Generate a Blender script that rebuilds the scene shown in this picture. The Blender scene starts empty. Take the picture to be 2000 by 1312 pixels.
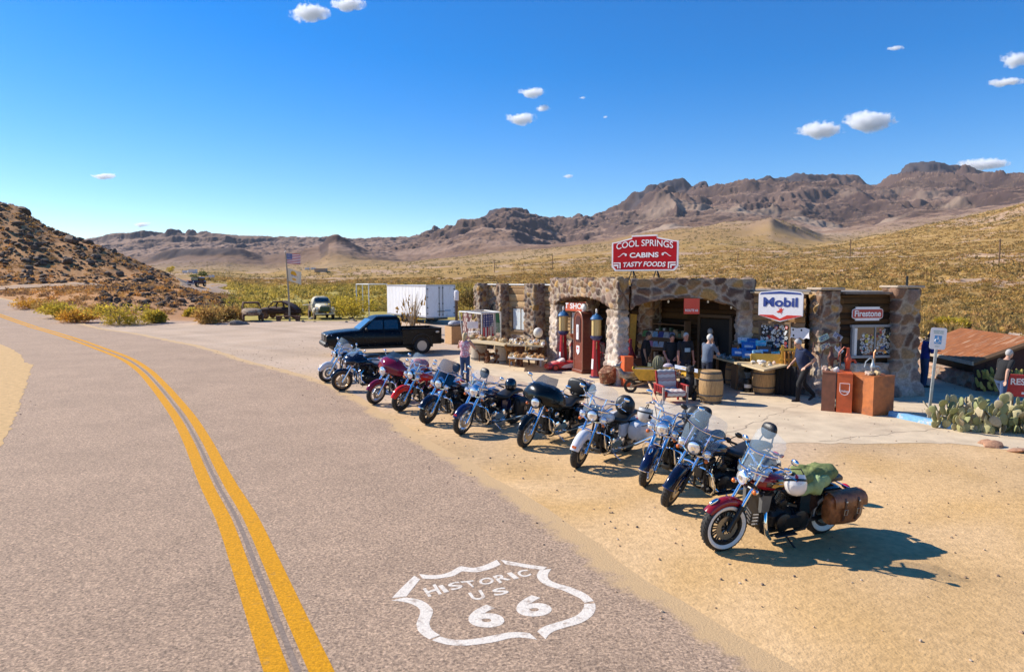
import bpy,math,random
import numpy as np
from mathutils import Vector,Matrix,Euler

# ------------------------------------------------------------------ camera, sky, sun, exposure
S =bpy.context.scene
COL =S.collection
F,CX,CY,HC =1333.3,1000.0,656.0,3.38          # focal length and centre in photo pixels, camera height
PITCH =math.atan((656 -548)/F)
SP,CP =math.sin(PITCH),math.cos(PITCH)
cam_d =bpy.data.cameras.new('camera');cam =bpy.data.objects.new('camera',cam_d);COL.objects.link(cam)
cam_d.sensor_width =36;cam_d.lens =36*F/2000;cam_d.clip_start =0.1;cam_d.clip_end =20000
cam.location =(0,0,HC);cam.rotation_euler =(math.pi/2 -PITCH,0,0)
S.camera =cam
SUN_EL =math.radians(36);SUN_DIR =Vector((-0.93,0.37,0)).normalized()     # direction towards the sun on the ground
world =bpy.data.worlds.new('World');S.world =world;world.use_nodes =True
wn =world.node_tree.nodes;wl =world.node_tree.links;wn.clear()
sky =wn.new('ShaderNodeTexSky');sky.sky_type ='NISHITA';sky.sun_disc =False
sky.sun_elevation =SUN_EL;sky.sun_rotation =math.atan2(SUN_DIR.x,SUN_DIR.y)
sky.altitude =900;sky.air_density =1.0;sky.dust_density =0.3;sky.ozone_density =3.0
bgn =wn.new('ShaderNodeBackground');bgn.inputs['Strength'].default_value =0.085
won =wn.new('ShaderNodeOutputWorld')
hs =wn.new('ShaderNodeHueSaturation');hs.inputs['Hue'].default_value =.508;hs.inputs['Saturation'].default_value =1.5;hs.inputs['Value'].default_value =1.4
wl.new(sky.outputs[0],hs.inputs['Color']);wl.new(hs.outputs[0],bgn.inputs['Color']);wl.new(bgn.outputs[0],won.inputs['Surface'])
sun_d =bpy.data.lights.new('sun','SUN');sun_d.energy =5.0;sun_d.angle =math.radians(0.5);sun_d.color =(1.0,0.93,0.82)
sun =bpy.data.objects.new('sun',sun_d);COL.objects.link(sun)
sd =Vector((SUN_DIR.x*math.cos(SUN_EL),SUN_DIR.y*math.cos(SUN_EL),math.sin(SUN_EL)))
sun.rotation_euler =sd.to_track_quat('Z','Y').to_euler();sun.location =(-30,30,40)
S.view_settings.view_transform ='Standard';S.view_settings.look ='None'
S.view_settings.exposure =0.55;S.view_settings.gamma =1.0
S.render.engine ='CYCLES'

# ------------------------------------------------------------------ helpers
R =random.Random(66)
def ray(px,py):
    u =(px -CX)/F;v =(CY -py)/F
    return Vector((u,CP +SP*v,-SP +CP*v))
def G(px,py,z=0.0):                    # photo pixel -> point on the level z
    d =ray(px,py);t =(z -HC)/d.z
    return Vector((d.x*t,d.y*t,z))
def W(px,py,Y):                        # photo pixel -> point at distance Y
    d =ray(px,py);t =Y/d.y
    return Vector((d.x*t,Y,HC +d.z*t))
def RZ(a): return Matrix.Rotation(a,4,'Z')
def RX(a): return Matrix.Rotation(a,4,'X')
def RY(a): return Matrix.Rotation(a,4,'Y')
def TR(x,y=None,z=None):
    return Matrix.Translation(Vector(x) if y is None else Vector((x,y,z)))
def V(*a): return Vector(a)

def tag(o,label=None,cat=None,group=None,kind=None):
    if label: o['label'] =label
    if cat: o['category'] =cat
    if group: o['group'] =group
    if kind: o['kind'] =kind
    return o
def empty(name,loc,rz=0.0,label=None,cat=None,group=None,rot=None):
    o =bpy.data.objects.new(name,None);COL.objects.link(o)
    o.empty_display_size =0.1
    o.location =loc;o.rotation_euler =rot if rot else (0,0,rz)
    return tag(o,label,cat,group)
def copy_tree(o,parent=None):
    c =o.copy();COL.objects.link(c)
    if parent: c.parent =parent
    for ch in o.children: copy_tree(ch,c)
    return c

class MB:
    """collects shapes and links them as one mesh object"""
    def __init__(s,M=None):
        s.v =[];s.f =[];s.m =[];s.M =M or Matrix.Identity(4);s.cur =0
    def add(s,vs,fs,m=None):
        b =len(s.v);s.v += [tuple(s.M @ Vector(p)) for p in vs]
        s.f += [tuple(i +b for i in f) for f in fs]
        s.m += [s.cur if m is None else m]*len(fs);return s
    def box(s,c,size,rot=None,bev=0.0,m=None):
        x,y,z =size[0]/2,size[1]/2,size[2]/2
        c =Vector(c);rot =rot.to_3x3() if rot else Matrix.Identity(3)
        if bev <= 0:
            vs =[Vector((i*x,j*y,k*z)) for k in (-1,1) for j in (-1,1) for i in (-1,1)]
            fs =[(0,2,3,1),(4,5,7,6),(0,1,5,4),(2,6,7,3),(0,4,6,2),(1,3,7,5)]
        else:
            b =min(bev,x*.95,y*.95,z*.95);vs =[];idx ={}
            for i in (-1,1):
                for j in (-1,1):
                    for k in (-1,1):
                        for a in range(3):
                            p =[i*(x -b),j*(y -b),k*(z -b)]
                            p[a] =(i*x,j*y,k*z)[a]
                            idx[(i,j,k,a)] =len(vs);vs.append(Vector(p))
            fs =[]
            for a in range(3):
                o1,o2 =[q for q in range(3) if q != a]
                for sg in (-1,1):
                    r =[]
                    for (p,q) in ((-1,-1),(1,-1),(1,1),(-1,1)):
                        k =[0,0,0];k[a] =sg;k[o1] =p;k[o2] =q;r.append(idx[(*k,a)])
                    fs.append(tuple(r))
                for p in (-1,1):
                    for q in (-1,1):
                        k1 =[0,0,0];k1[o1] =p;k1[o2] =q;k1[a] =-1;k2 =list(k1);k2[a] =1
                        fs.append((idx[(*k1,o1)],idx[(*k2,o1)],idx[(*k2,o2)],idx[(*k1,o2)]))
            for i in (-1,1):
                for j in (-1,1):
                    for k in (-1,1): fs.append(tuple(idx[(i,j,k,a)] for a in range(3)))
        return s.add([c +rot @ p for p in vs],fs,m)
    def tube(s,pts,r,n=8,caps=True,m=None,closed=False,sy=1.0):
        pts =[Vector(p) for p in pts];N =len(pts)
        rs =[r]*N if not hasattr(r,'__len__') else list(r)
        vs =[];up =None
        for i in range(N):
            if closed: t =pts[(i +1) % N] -pts[i -1]
            else: t =pts[min(i +1,N -1)] -pts[max(i -1,0)]
            t =t.normalized() if t.length > 1e-9 else Vector((0,0,1))
            if up is None:
                up =Vector((0,0,1)) if abs(t.z) < .9 else Vector((1,0,0))
            a =(up -t*up.dot(t))
            if a.length < 1e-6: a =t.orthogonal()
            a.normalize();b =t.cross(a);up =a
            for k in range(n):
                th =2*math.pi*k/n
                vs.append(pts[i] +(a*math.cos(th)*sy +b*math.sin(th))*rs[i])
        fs =[]
        for i in range(N if closed else N -1):
            j =(i +1) % N
            for k in range(n): fs.append((i*n +k,i*n +(k +1) % n,j*n +(k +1) % n,j*n +k))
        if caps and not closed:
            fs.append(tuple(range(n -1,-1,-1)));fs.append(tuple((N -1)*n +k for k in range(n)))
        return s.add(vs,fs,m)
    def lathe(s,prof,M=None,n=20,m=None,a0=0.0,a1=2*math.pi,caps=True):
        M =M or Matrix.Identity(4);full =abs(a1 -a0 -2*math.pi) < 1e-6
        k =n if full else n +1;vs =[];fs =[]
        for (r,z) in prof:
            for i in range(k):
                th =a0 +(a1 -a0)*i/n;vs.append(M @ Vector((r*math.cos(th),r*math.sin(th),z)))
        for j in range(len(prof) -1):
            for i in range(n):
                i2 =(i +1) % k;fs.append((j*k +i,j*k +i2,(j +1)*k +i2,(j +1)*k +i))
        if full and caps:
            if prof[0][0] > 1e-5: fs.append(tuple(range(k -1,-1,-1)))
            if prof[-1][0] > 1e-5: fs.append(tuple((len(prof) -1)*k +i for i in range(k)))
        return s.add(vs,fs,m)
    def ell(s,c,r,rot=None,nu=12,nv=8,m=None):
        r =(r,r,r) if not hasattr(r,'__len__') else r
        rot =rot.to_3x3() if rot else Matrix.Identity(3);c =Vector(c);vs =[];fs =[]
        for j in range(nv +1):
            ph =math.pi*j/nv -math.pi/2
            for i in range(nu):
                th =2*math.pi*i/nu
                vs.append(c +rot @ Vector((r[0]*math.cos(ph)*math.cos(th),r[1]*math.cos(ph)*math.sin(th),r[2]*math.sin(ph))))
        for j in range(nv):
            for i in range(nu): fs.append((j*nu +i,j*nu +(i +1) % nu,(j +1)*nu +(i +1) % nu,(j +1)*nu +i))
        return s.add(vs,fs,m)
    def loft(s,secs,caps=True,m=None,closed=True):
        n =len(secs[0]);vs =[p for sc in secs for p in sc];fs =[]
        for j in range(len(secs) -1):
            for i in range(n if closed else n -1):
                i2 =(i +1) % n;fs.append((j*n +i,j*n +i2,(j +1)*n +i2,(j +1)*n +i))
        if caps and closed:
            fs.append(tuple(range(n -1,-1,-1)));fs.append(tuple((len(secs) -1)*n +i for i in range(n)))
        return s.add(vs,fs,m)
    def prism(s,poly,d,M=None,m=None):          # polygon in xy, extruded along z by d
        M =M or Matrix.Identity(4);n =len(poly)
        vs =[M @ Vector((p[0],p[1],0)) for p in poly] +[M @ Vector((p[0],p[1],d)) for p in poly]
        fs =[tuple(range(n -1,-1,-1)),tuple(range(n,2*n))]
        fs += [(i,(i +1) % n,n +(i +1) % n,n +i) for i in range(n)]
        return s.add(vs,fs,m)
    def sheet(s,rows,m=None,closed=False):        # grid of points
        n =len(rows[0]);fs =[]
        for j in range(len(rows) -1):
            for i in range(n if closed else n -1): fs.append((j*n +i,j*n +(i +1) % n,(j +1)*n +(i +1) % n,(j +1)*n +i))
        return s.add([p for r in rows for p in r],fs,m)
    def slab(s,rows,t,m=None):                    # grid of points given a thickness t along the mean normal
        rows =[[Vector(p) for p in r] for r in rows]
        nr =(rows[-1][0] -rows[0][0]).cross(rows[0][-1] -rows[0][0]).normalized()*t
        n =len(rows[0]);k =len(rows)
        s.sheet(rows,m);s.sheet([[p +nr for p in r[::-1]] for r in rows],m)
        edge =rows[0] +[r[-1] for r in rows[1:]] +rows[-1][-2::-1] +[r[0] for r in rows[-2:0:-1]]
        return s.sheet([edge +[edge[0]],[p +nr for p in edge +[edge[0]]]],m)
    def build(s,name,mats,parent=None,ang=38,flat=False,label=None):
        me =bpy.data.meshes.new(name);me.from_pydata(s.v,[],s.f)
        mats =mats if isinstance(mats,(list,tuple)) else [mats]
        for q in mats: me.materials.append(q)
        if len(mats) > 1: me.polygons.foreach_set('material_index',s.m)
        if not flat:
            me.polygons.foreach_set('use_smooth',[True]*len(me.polygons))
            try: me.set_sharp_from_angle(angle=math.radians(ang))
            except Exception: pass
        me.update()
        o =bpy.data.objects.new(name,me);COL.objects.link(o)
        if parent: o.parent =parent
        if label: o['label'] =label
        return o

def np_mesh(name,verts,faces,mats,col=None,parent=None,smooth=True,mi=None):
    """mesh from numpy arrays; faces (n,3) or (n,4); col per-vertex rgb written to the attribute Col"""
    me =bpy.data.meshes.new(name);nv =len(verts);nf,k =faces.shape
    me.vertices.add(nv);me.vertices.foreach_set('co',np.ascontiguousarray(verts,dtype=np.float32).ravel())
    me.loops.add(nf*k);me.loops.foreach_set('vertex_index',np.ascontiguousarray(faces,dtype=np.int32).ravel())
    me.polygons.add(nf);me.polygons.foreach_set('loop_start',np.arange(0,nf*k,k,dtype=np.int32))
    if smooth: me.polygons.foreach_set('use_smooth',np.ones(nf,dtype=bool))
    for q in (mats if isinstance(mats,(list,tuple)) else [mats]): me.materials.append(q)
    if mi is not None: me.polygons.foreach_set('material_index',np.ascontiguousarray(mi,dtype=np.int32))
    me.update(calc_edges=True);me.validate()
    if col is not None:
        at =me.color_attributes.new('Col','FLOAT_COLOR','POINT')
        c4 =np.ones((nv,4),np.float32);c4[:,:3] =col;at.data.foreach_set('color',c4.ravel())
    o =bpy.data.objects.new(name,me);COL.objects.link(o)
    if parent: o.parent =parent
    return o

# numpy noise
def _h(ix,iy,iz,seed):
    n =(ix.astype(np.int64)*374761393 +iy.astype(np.int64)*668265263 +iz.astype(np.int64)*2147483647 +seed*1274126177) & 0xffffffff
    n =((n ^ (n >> 13))*1274126177) & 0xffffffff
    n =((n ^ (n >> 16))*2246822519) & 0xffffffff
    return ((n ^ (n >> 15)) & 0xffffff)/float(0xffffff)
def vnoise(x,y,seed=0):
    x0 =np.floor(x);y0 =np.floor(y);fx =x -x0;fy =y -y0
    fx =fx*fx*fx*(fx*(fx*6 -15) +10);fy =fy*fy*fy*(fy*(fy*6 -15) +10);z =np.zeros_like(x0)
    a =_h(x0,y0,z,seed);b =_h(x0 +1,y0,z,seed);c =_h(x0,y0 +1,z,seed);d =_h(x0 +1,y0 +1,z,seed)
    return (a*(1 -fx) +b*fx)*(1 -fy) +(c*(1 -fx) +d*fx)*fy
def fbm(x,y,oct=5,seed=0,gain=.5):
    t =0;a =1.0;n =0
    for i in range(oct): t =t +a*(vnoise(x*2 ** i +17.3*i,y*2 ** i -9.1*i,seed +i)*2 -1);n += a;a *= gain
    return t/n
def ridged(x,y,oct=5,seed=0,gain=.5):
    t =0;a =1.0;n =0
    for i in range(oct): t =t +a*(1 -np.abs(vnoise(x*2 ** i +5.3*i,y*2 ** i -3.7*i,seed +i)*2 -1)*2);n += a;a *= gain
    return t/n
def sstep(a,b,x):
    t =np.clip((x -a)/(b -a),0,1);return t*t*(3 -2*t)


# ------------------------------------------------------------------ materials
_mc ={}
def add_grain(m,sc=34,lo=.5,hi=1.35):
    nt =m.node_tree;b =nt.nodes['Principled BSDF'];tc =nt.nodes.new('ShaderNodeTexCoord');n =nt.nodes.new('ShaderNodeTexNoise');n.inputs['Scale'].default_value =sc;n.inputs['Detail'].default_value =6;n.inputs['Roughness'].default_value =.75;nt.links.new(tc.outputs['Object'],n.inputs['Vector']);r =nt.nodes.new('ShaderNodeMapRange');r.inputs['From Min'].default_value =.32;r.inputs['From Max'].default_value =.62;r.inputs['To Min'].default_value =lo;r.inputs['To Max'].default_value =hi;nt.links.new(n.outputs['Fac'],r.inputs['Value']);x =nt.nodes.new('ShaderNodeMix');x.data_type ='RGBA';x.blend_type ='MULTIPLY';x.inputs['Factor'].default_value =1;nt.links.new(b.inputs['Base Color'].links[0].from_socket,x.inputs['A']);c =nt.nodes.new('ShaderNodeCombineColor');[nt.links.new(r.outputs[0],c.inputs[k]) for k in range(3)];nt.links.new(c.outputs[0],x.inputs['B']);nt.links.new(x.outputs['Result'],b.inputs['Base Color'])
    p =nt.nodes.new('ShaderNodeBump');p.inputs['Distance'].default_value =.01;nt.links.new(n.outputs['Fac'],p.inputs['Height']);nt.links.new(p.outputs[0],b.inputs['Normal'])
def mat(name,col=(.5,.5,.5),rough=.6,metal=0.0,var=0.0,scale=6.0,bump=0.0,bscale=None,coat=0.0,col2=None,attr=False,
        trans=0.0,alpha=1.0,spec=None,emit=None,ior=None,coords='Object',detail=5.0,stretch=None,c2lo=.45,c2hi=.65,rvar=0.0):
    if name in _mc: return _mc[name]
    m =bpy.data.materials.new(name);m.use_nodes =True;nt =m.node_tree;N =nt.nodes;L =nt.links
    b =N['Principled BSDF']
    b.inputs['Base Color'].default_value =(*col,1);b.inputs['Roughness'].default_value =rough;b.inputs['Metallic'].default_value =metal
    if coat: b.inputs['Coat Weight'].default_value =coat;b.inputs['Coat Roughness'].default_value =.04
    if trans: b.inputs['Transmission Weight'].default_value =trans
    if ior: b.inputs['IOR'].default_value =ior
    if alpha < 1: b.inputs['Alpha'].default_value =alpha
    if spec is not None: b.inputs['Specular IOR Level'].default_value =spec
    if emit: b.inputs['Emission Color'].default_value =(*emit[0],1);b.inputs['Emission Strength'].default_value =emit[1]
    src =None
    tc =N.new('ShaderNodeTexCoord');out =tc.outputs[coords]
    if stretch:
        mp =N.new('ShaderNodeMapping');mp.inputs['Scale'].default_value =stretch;L.new(out,mp.inputs['Vector']);out =mp.outputs[0]
    if attr:
        at =N.new('ShaderNodeAttribute');at.attribute_name ='Col';src =at.outputs['Color']
    if var or col2 or rvar:
        no =N.new('ShaderNodeTexNoise');no.inputs['Scale'].default_value =scale;no.inputs['Detail'].default_value =detail;no.inputs['Roughness'].default_value =.62
        L.new(out,no.inputs['Vector'])
        if col2:
            mr =N.new('ShaderNodeMapRange');mr.inputs['From Min'].default_value =c2lo;mr.inputs['From Max'].default_value =c2hi
            L.new(no.outputs['Fac'],mr.inputs['Value'])
            mx =N.new('ShaderNodeMix');mx.data_type ='RGBA'
            if src: L.new(src,mx.inputs['A'])
            else: mx.inputs['A'].default_value =(*col,1)
            mx.inputs['B'].default_value =(*col2,1);L.new(mr.outputs[0],mx.inputs['Factor']);src =mx.outputs['Result']
        if var:
            mr =N.new('ShaderNodeMapRange');mr.inputs['From Min'].default_value =.25;mr.inputs['From Max'].default_value =.75
            mr.inputs['To Min'].default_value =1 -var;mr.inputs['To Max'].default_value =1 +var
            n2 =N.new('ShaderNodeTexNoise');n2.inputs['Scale'].default_value =scale*2.7;n2.inputs['Detail'].default_value =detail;L.new(out,n2.inputs['Vector'])
            L.new(n2.outputs['Fac'],mr.inputs['Value'])
            mm =N.new('ShaderNodeMix');mm.data_type ='RGBA';mm.blend_type ='MULTIPLY';mm.inputs['Factor'].default_value =1
            if src: L.new(src,mm.inputs['A'])
            else: mm.inputs['A'].default_value =(*col,1)
            cb =N.new('ShaderNodeCombineColor')
            for k in range(3): L.new(mr.outputs[0],cb.inputs[k])
            L.new(cb.outputs[0],mm.inputs['B']);src =mm.outputs['Result']
        if rvar:
            mr =N.new('ShaderNodeMapRange');mr.inputs['From Min'].default_value =.3;mr.inputs['From Max'].default_value =.7
            mr.inputs['To Min'].default_value =max(0.02,rough -rvar);mr.inputs['To Max'].default_value =min(1,rough +rvar)
            L.new(no.outputs['Fac'],mr.inputs['Value']);L.new(mr.outputs[0],b.inputs['Roughness'])
    if src: L.new(src,b.inputs['Base Color'])
    if bump:
        nb =N.new('ShaderNodeTexNoise');nb.inputs['Scale'].default_value =bscale or scale*4;nb.inputs['Detail'].default_value =4
        L.new(out,nb.inputs['Vector'])
        bp =N.new('ShaderNodeBump');bp.inputs['Strength'].default_value =1.0;bp.inputs['Distance'].default_value =bump
        L.new(nb.outputs['Fac'],bp.inputs['Height']);L.new(bp.outputs[0],b.inputs['Normal'])
    _mc[name] =m;return m
def sr(h):     # sRGB hex -> linear
    c =[int(h[i:i +2],16)/255 for i in (0,2,4)]
    return tuple(x/12.92 if x <= .04045 else ((x +.055)/1.055) ** 2.4 for x in c)

CHROME =mat('chrome',(.82,.83,.85),.08,1.0,rvar=.05,scale=14)
ALU =mat('brushed_aluminium',(.55,.55,.55),.32,1.0,var=.1,scale=20)
BLKM =mat('black_metal',(.012,.012,.013),.38,.2,var=.3,scale=10,rvar=.12)
BLKGLOSS =mat('black_gloss_paint',(.008,.008,.011),.16,0,coat=.9,rvar=.06,scale=5)
RUBBER =mat('rubber',(.022,.021,.02),.8,0,var=.35,scale=30,col2=(.07,.06,.045),c2lo=.55,c2hi=.8,bump=.002,bscale=120)
VINYL =mat('black_vinyl',(.014,.014,.015),.45,0,var=.2,scale=18,bump=.002,bscale=60)
WINDSH =mat('windshield_acrylic',(.5,.64,.75),.03,0,alpha=.12,spec=1.0)
WINDTINT =mat('tinted_acrylic',(.04,.07,.11),.06,0,alpha=.5,spec=.7)
LENS =mat('headlight_lens',(.85,.88,.92),.06,.55,coat=1.0,var=.25,scale=40)
AMBER =mat('amber_lens',(.75,.16,.01),.18,0,coat=.6)
REDLENS =mat('red_lens',(.5,.01,.01),.18,0,coat=.6)
WHITEPAINT =mat('white_paint',(.78,.78,.77),.3,0,coat=.5,var=.05)


# ------------------------------------------------------------------ the lie of the land
def flat_y(Y):
    t =-HC/Y;v =(t*CP +SP)/(CP -t*SP);return CY -v*F
_rows =[
 (10,{}),(36,{}),
 (46,{-2000: 630,-800: 638}),
 (60,{-2000: 560,-800: 600,-300: 606,0: 616,200: 618,400: 623.5,520: None}),
 (75,{-2000: 500,-800: 568,-300: 578,0: 589,55: 589,110: 578,200: 570,300: 573,400: 588,470: 605,530: None,3200: None,4600: 590}),
 (95,{-2000: 420,-800: 500,-300: 553,0: 564,100: 562,200: 560.5,300: 560,360: 562,400: 574,500: 592,600: None,1100: None,1500: 592,1800: 588,2000: 584,2600: 566,4600: 500}),
 (112,{-2000: 350,-800: 430,-300: 515,0: 545,100: 550,200: 553,300: 556,380: 561,450: 574,520: 586,700: None,1200: None,1500: 583,1800: 570,2000: 560,2600: 525,4600: 430}),
 (152,{-2000: 180,-800: 200,-300: 300,-100: 366,0: 394,50: 410,100: 442,150: 462,200: 479,250: 500,300: 522,350: 544,385: 561,450: 572,500: 576,700: 577,1000: 577,1300: 573,1500: 566,1800: 543,2000: 527,2600: 470,4600: 360}),
 (230,{-2000: 200,-800: 250,-300: 350,0: 480,200: 532,300: 546,400: 553,500: 562,700: 564,1000: 562,1300: 553,1500: 544,1800: 518,2000: 500,2600: 430,4600: 320}),
 (400,{-2000: 250,-300: 500,0: 535,300: 538,400: 541,500: 549,700: 548,1000: 540,1300: 524,1500: 510,1700: 495,1800: 482,2000: 453,2600: 370,4600: 260}),
 (700,{-2000: 300,0: 530,300: 531,400: 533,500: 534,700: 525,850: 517,1000: 508,1100: 498,1300: 481,1400: 474,1500: 476,1580: 479,1640: 476,1700: 463,1800: 441,1900: 420,2000: 393,2600: 300,4600: 200}),
 (1000,{-2000: 350,0: 527,300: 530,500: 532,700: 522,900: 508,1000: 498,1100: 487,1200: 478,1300: 458,1400: 447,1460: 440,1500: 429,1540: 446,1600: 470,1640: 474,1700: 468,1800: 450,2000: 415,2600: 330,4600: 250}),
 (1440,{-2000: 450,200: 524,280: 519,320: 509,350: 504,450: 501,475: 503,520: 514,560: 508,600: 500,630: 494,645: 480,662: 479,680: 483,720: 498,780: 509,840: 510,900: 502,1000: 491,1100: 483,1200: 471,1300: 453,1400: 447,1500: 450,1600: 456,1700: 446,1800: 429,2000: 401,3000: 330,4600: 330}),
 (1500,{-2000: 450,200: 522,280: 514,320: 494,350: 488,450: 484,475: 486,520: 506,560: 500,600: 488,630: 480,645: 464,662: 463,680: 468,720: 490,780: 506,840: 508,900: 501,1000: 490,1100: 482,1200: 470,1300: 452,1400: 446,1500: 450,1600: 455,1700: 445,1800: 428,2000: 400,3000: 330,4600: 330}),
 (2000,{-2000: 450,200: 512,320: 506,450: 500,600: 500,700: 500,780: 497,850: 482,900: 465,950: 458,1000: 462,1040: 478,1100: 480,1160: 470,1250: 445,1320: 430,1400: 425,1500: 430,1560: 425,1640: 437,1700: 430,1800: 415,1900: 405,2000: 385,3000: 330,4600: 330}),
 (2600,{-2000: 450,200: 496,400: 490,600: 488,700: 488,780: 486,850: 470,900: 452,1000: 445,1100: 450,1180: 440,1260: 412,1300: 400,1380: 412,1450: 396,1550: 378,1640: 384,1700: 395,1780: 368,1850: 370,1920: 384,2000: 365,3000: 330,4600: 330}),
 (3215,{-2000: 479,100: 489,205: 478,230: 469,300: 468,355: 463,440: 466,480: 471,560: 473,660: 474,700: 477,750: 471,800: 473,850: 462,900: 446,945: 437,985: 423,1010: 426,1055: 438,1100: 437,1150: 432,1200: 416,1230: 411,1262: 391,1290: 380,1320: 384,1340: 391,1360: 373,1385: 384,1410: 383,1440: 378,1480: 367,1560: 362,1640: 364,1680: 378,1700: 377,1730: 360,1760: 343,1800: 340,1850: 348,1900: 360,1960: 367,2000: 355,2200: 346,3000: 396,4600: 436}),
 (3300,{-2000: 470,100: 480,205: 469,230: 460,300: 459,355: 454,440: 457,480: 462,560: 466,660: 467,700: 470,750: 464,800: 466,850: 455,900: 439,945: 430,985: 416,1010: 419,1055: 431,1100: 430,1150: 425,1200: 409,1230: 389,1262: 369,1290: 358,1320: 362,1340: 369,1360: 366,1385: 377,1410: 376,1440: 362,1480: 351,1560: 346,1640: 348,1680: 362,1700: 361,1730: 344,1760: 327,1800: 324,1850: 332,1900: 344,1960: 351,2000: 339,2200: 330,3000: 380,4600: 420}),
 (4300,{-2000: 480,200: 476,600: 476,900: 470,1200: 450,1500: 420,2000: 410,3000: 430,4600: 460}),
]
def _rowz(Y,d,pxs):
    fy =flat_y(Y)
    if not d: y =np.full(len(pxs),fy)
    else:
        k =sorted(d);vals =[fy if d[q] is None else d[q] for q in k]
        if k[-1] < 1500: k =k +[k[-1] +1,5000];vals =vals +[fy,fy]
        y =np.interp(pxs,k,vals)
    v =(CY -y)/F
    return HC +Y*(-SP +CP*v)/(CP +SP*v)
_A =np.concatenate([np.linspace(-2400,-120,60),np.linspace(-110,2110,1010),np.linspace(2120,4600,60)])
_YR =[r[0] for r in _rows]
_T =np.array([_rowz(Y,d,_A) for Y,d in _rows])
for i in range(len(_YR)):                                    # soften the drawn profiles a little
    k =np.array([1,2,3,2,1.0]);k /= k.sum()
    for _ in range(2 if _YR[i] < 2500 else 1):
        _T[i,62:-62] =np.convolve(_T[i],k,'same')[62:-62]
def _interp_rows(Yq):
    """heights of every column at distances Yq (monotone cubic in log Y)"""
    lx =np.log(np.array(_YR));q =np.log(np.clip(Yq,_YR[0],_YR[-1]))
    h =np.diff(lx)[:,None];dl =np.diff(_T,axis=0)/h
    m =np.zeros_like(_T)
    w =np.where(dl[:-1]*dl[1:] > 0,2*dl[:-1]*dl[1:]/(dl[:-1] +dl[1:] +1e-12),0)
    m[1:-1] =w;m[0] =0;m[-1] =dl[-1]
    i =np.clip(np.searchsorted(lx,q) -1,0,len(lx) -2);t =((q -lx[i])/(lx[i +1] -lx[i]))[:,None];hh =h[i]
    return ((2*t ** 3 -3*t ** 2 +1)*_T[i] +(t ** 3 -2*t ** 2 +t)*hh*m[i] +(-2*t ** 3 +3*t ** 2)*_T[i +1] +(t ** 3 -t ** 2)*hh*m[i +1])
_Yq =np.concatenate([np.linspace(12,56,20),np.geomspace(57.5,260,130),np.geomspace(263,1000,110),np.geomspace(1006,3600,330),np.linspace(3650,4300,8)])
_Z =_interp_rows(_Yq)
_X =(_A[None,:] -CX)/F*_Yq[:,None]/CP
_YY =np.repeat(_Yq[:,None],len(_A),1);_PX =np.repeat(_A[None,:],len(_Yq),0)
# relief: rubble near, gullies and cliffs far
w1 =sstep(62,115,_YY)*(1 -sstep(500,900,_YY))
roadside =sstep(2.0,7.0,np.abs(_YY -95))*0.8 +.2
_Z =_Z +w1*roadside*(fbm(_X/14,_YY/14,5,3)*1.1 +fbm(_X/3.2,_YY/3.2,3,9)*.35*(1 -sstep(150,300,_YY)))
w2 =sstep(700,1300,_YY)
rd =ridged(_X/250 +fbm(_X/800,_YY/800,3,40)*.7,_YY/1000,7,21,.56)
hgt =np.clip(_Z/300,0,1)
nf =(.35 +.65*sstep(760,900,_PX))*(1 -.55*sstep(2900,3200,_YY));cone =np.exp(-((_PX -1500)/90) ** 2)*sstep(800,950,_YY)*(1 -sstep(1150,1300,_YY))
_Z =_Z +w2*nf*(rd*(12 +60*sstep(1300,3000,_YY))*(.35 +hgt) +fbm(_X/130,_YY/130,5,31,.6)*(6 +13*sstep(1500,2800,_YY))) +w2*fbm(_X/34,_YY/60,4,33,.6)*(4 +9*sstep(1400,2600,_YY)) +sstep(350,700,_YY)*(1 -w2)*fbm(_X/60,_YY/60,4,35)*4 +cone*ridged(_X/60,_YY/90,4,37)*5
# benches of harder rock make cliffs
cl =fbm(_X/500,_YY/500,3,55)
per =62.0;ph =_Z/per +cl*1.1;fr =ph -np.floor(ph)
ter =(sstep(.28,.62,fr) -fr)*per
_Z =_Z +ter*w2*sstep(-.15,.25,fbm(_X/260,_YY/260,4,77))*sstep(60,160,_Z)*.38
_GX =(_A.copy(),_Yq.copy())
def zfun(x,y):
    """height of the land at (x, y)"""
    y =max(y,12.01);px =x/y*F*CP +CX
    i =int(np.clip(np.searchsorted(_Yq,y) -1,0,len(_Yq) -2));j =int(np.clip(np.searchsorted(_A,px) -1,0,len(_A) -2))
    t =min(max((y -_Yq[i])/(_Yq[i +1] -_Yq[i]),0),1);u =min(max((px -_A[j])/(_A[j +1] -_A[j]),0),1)
    return float((_Z[i,j]*(1 -u) +_Z[i,j +1]*u)*(1 -t) +(_Z[i +1,j]*(1 -u) +_Z[i +1,j +1]*u)*t)
def GT(px,py,y0=2.5,y1=900):
    """where the line of sight through a photo pixel meets the land"""
    d =ray(px,py);Y =y0
    while Y < y1:
        p =W(px,py,Y)
        if p.z <= zfun(p.x,p.y): return Vector((p.x,p.y,zfun(p.x,p.y)))
        Y *= 1.004
    return W(px,py,y1)
def on(x,y,dz=0.0): return Vector((x,y,zfun(x,y) +dz))

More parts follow.
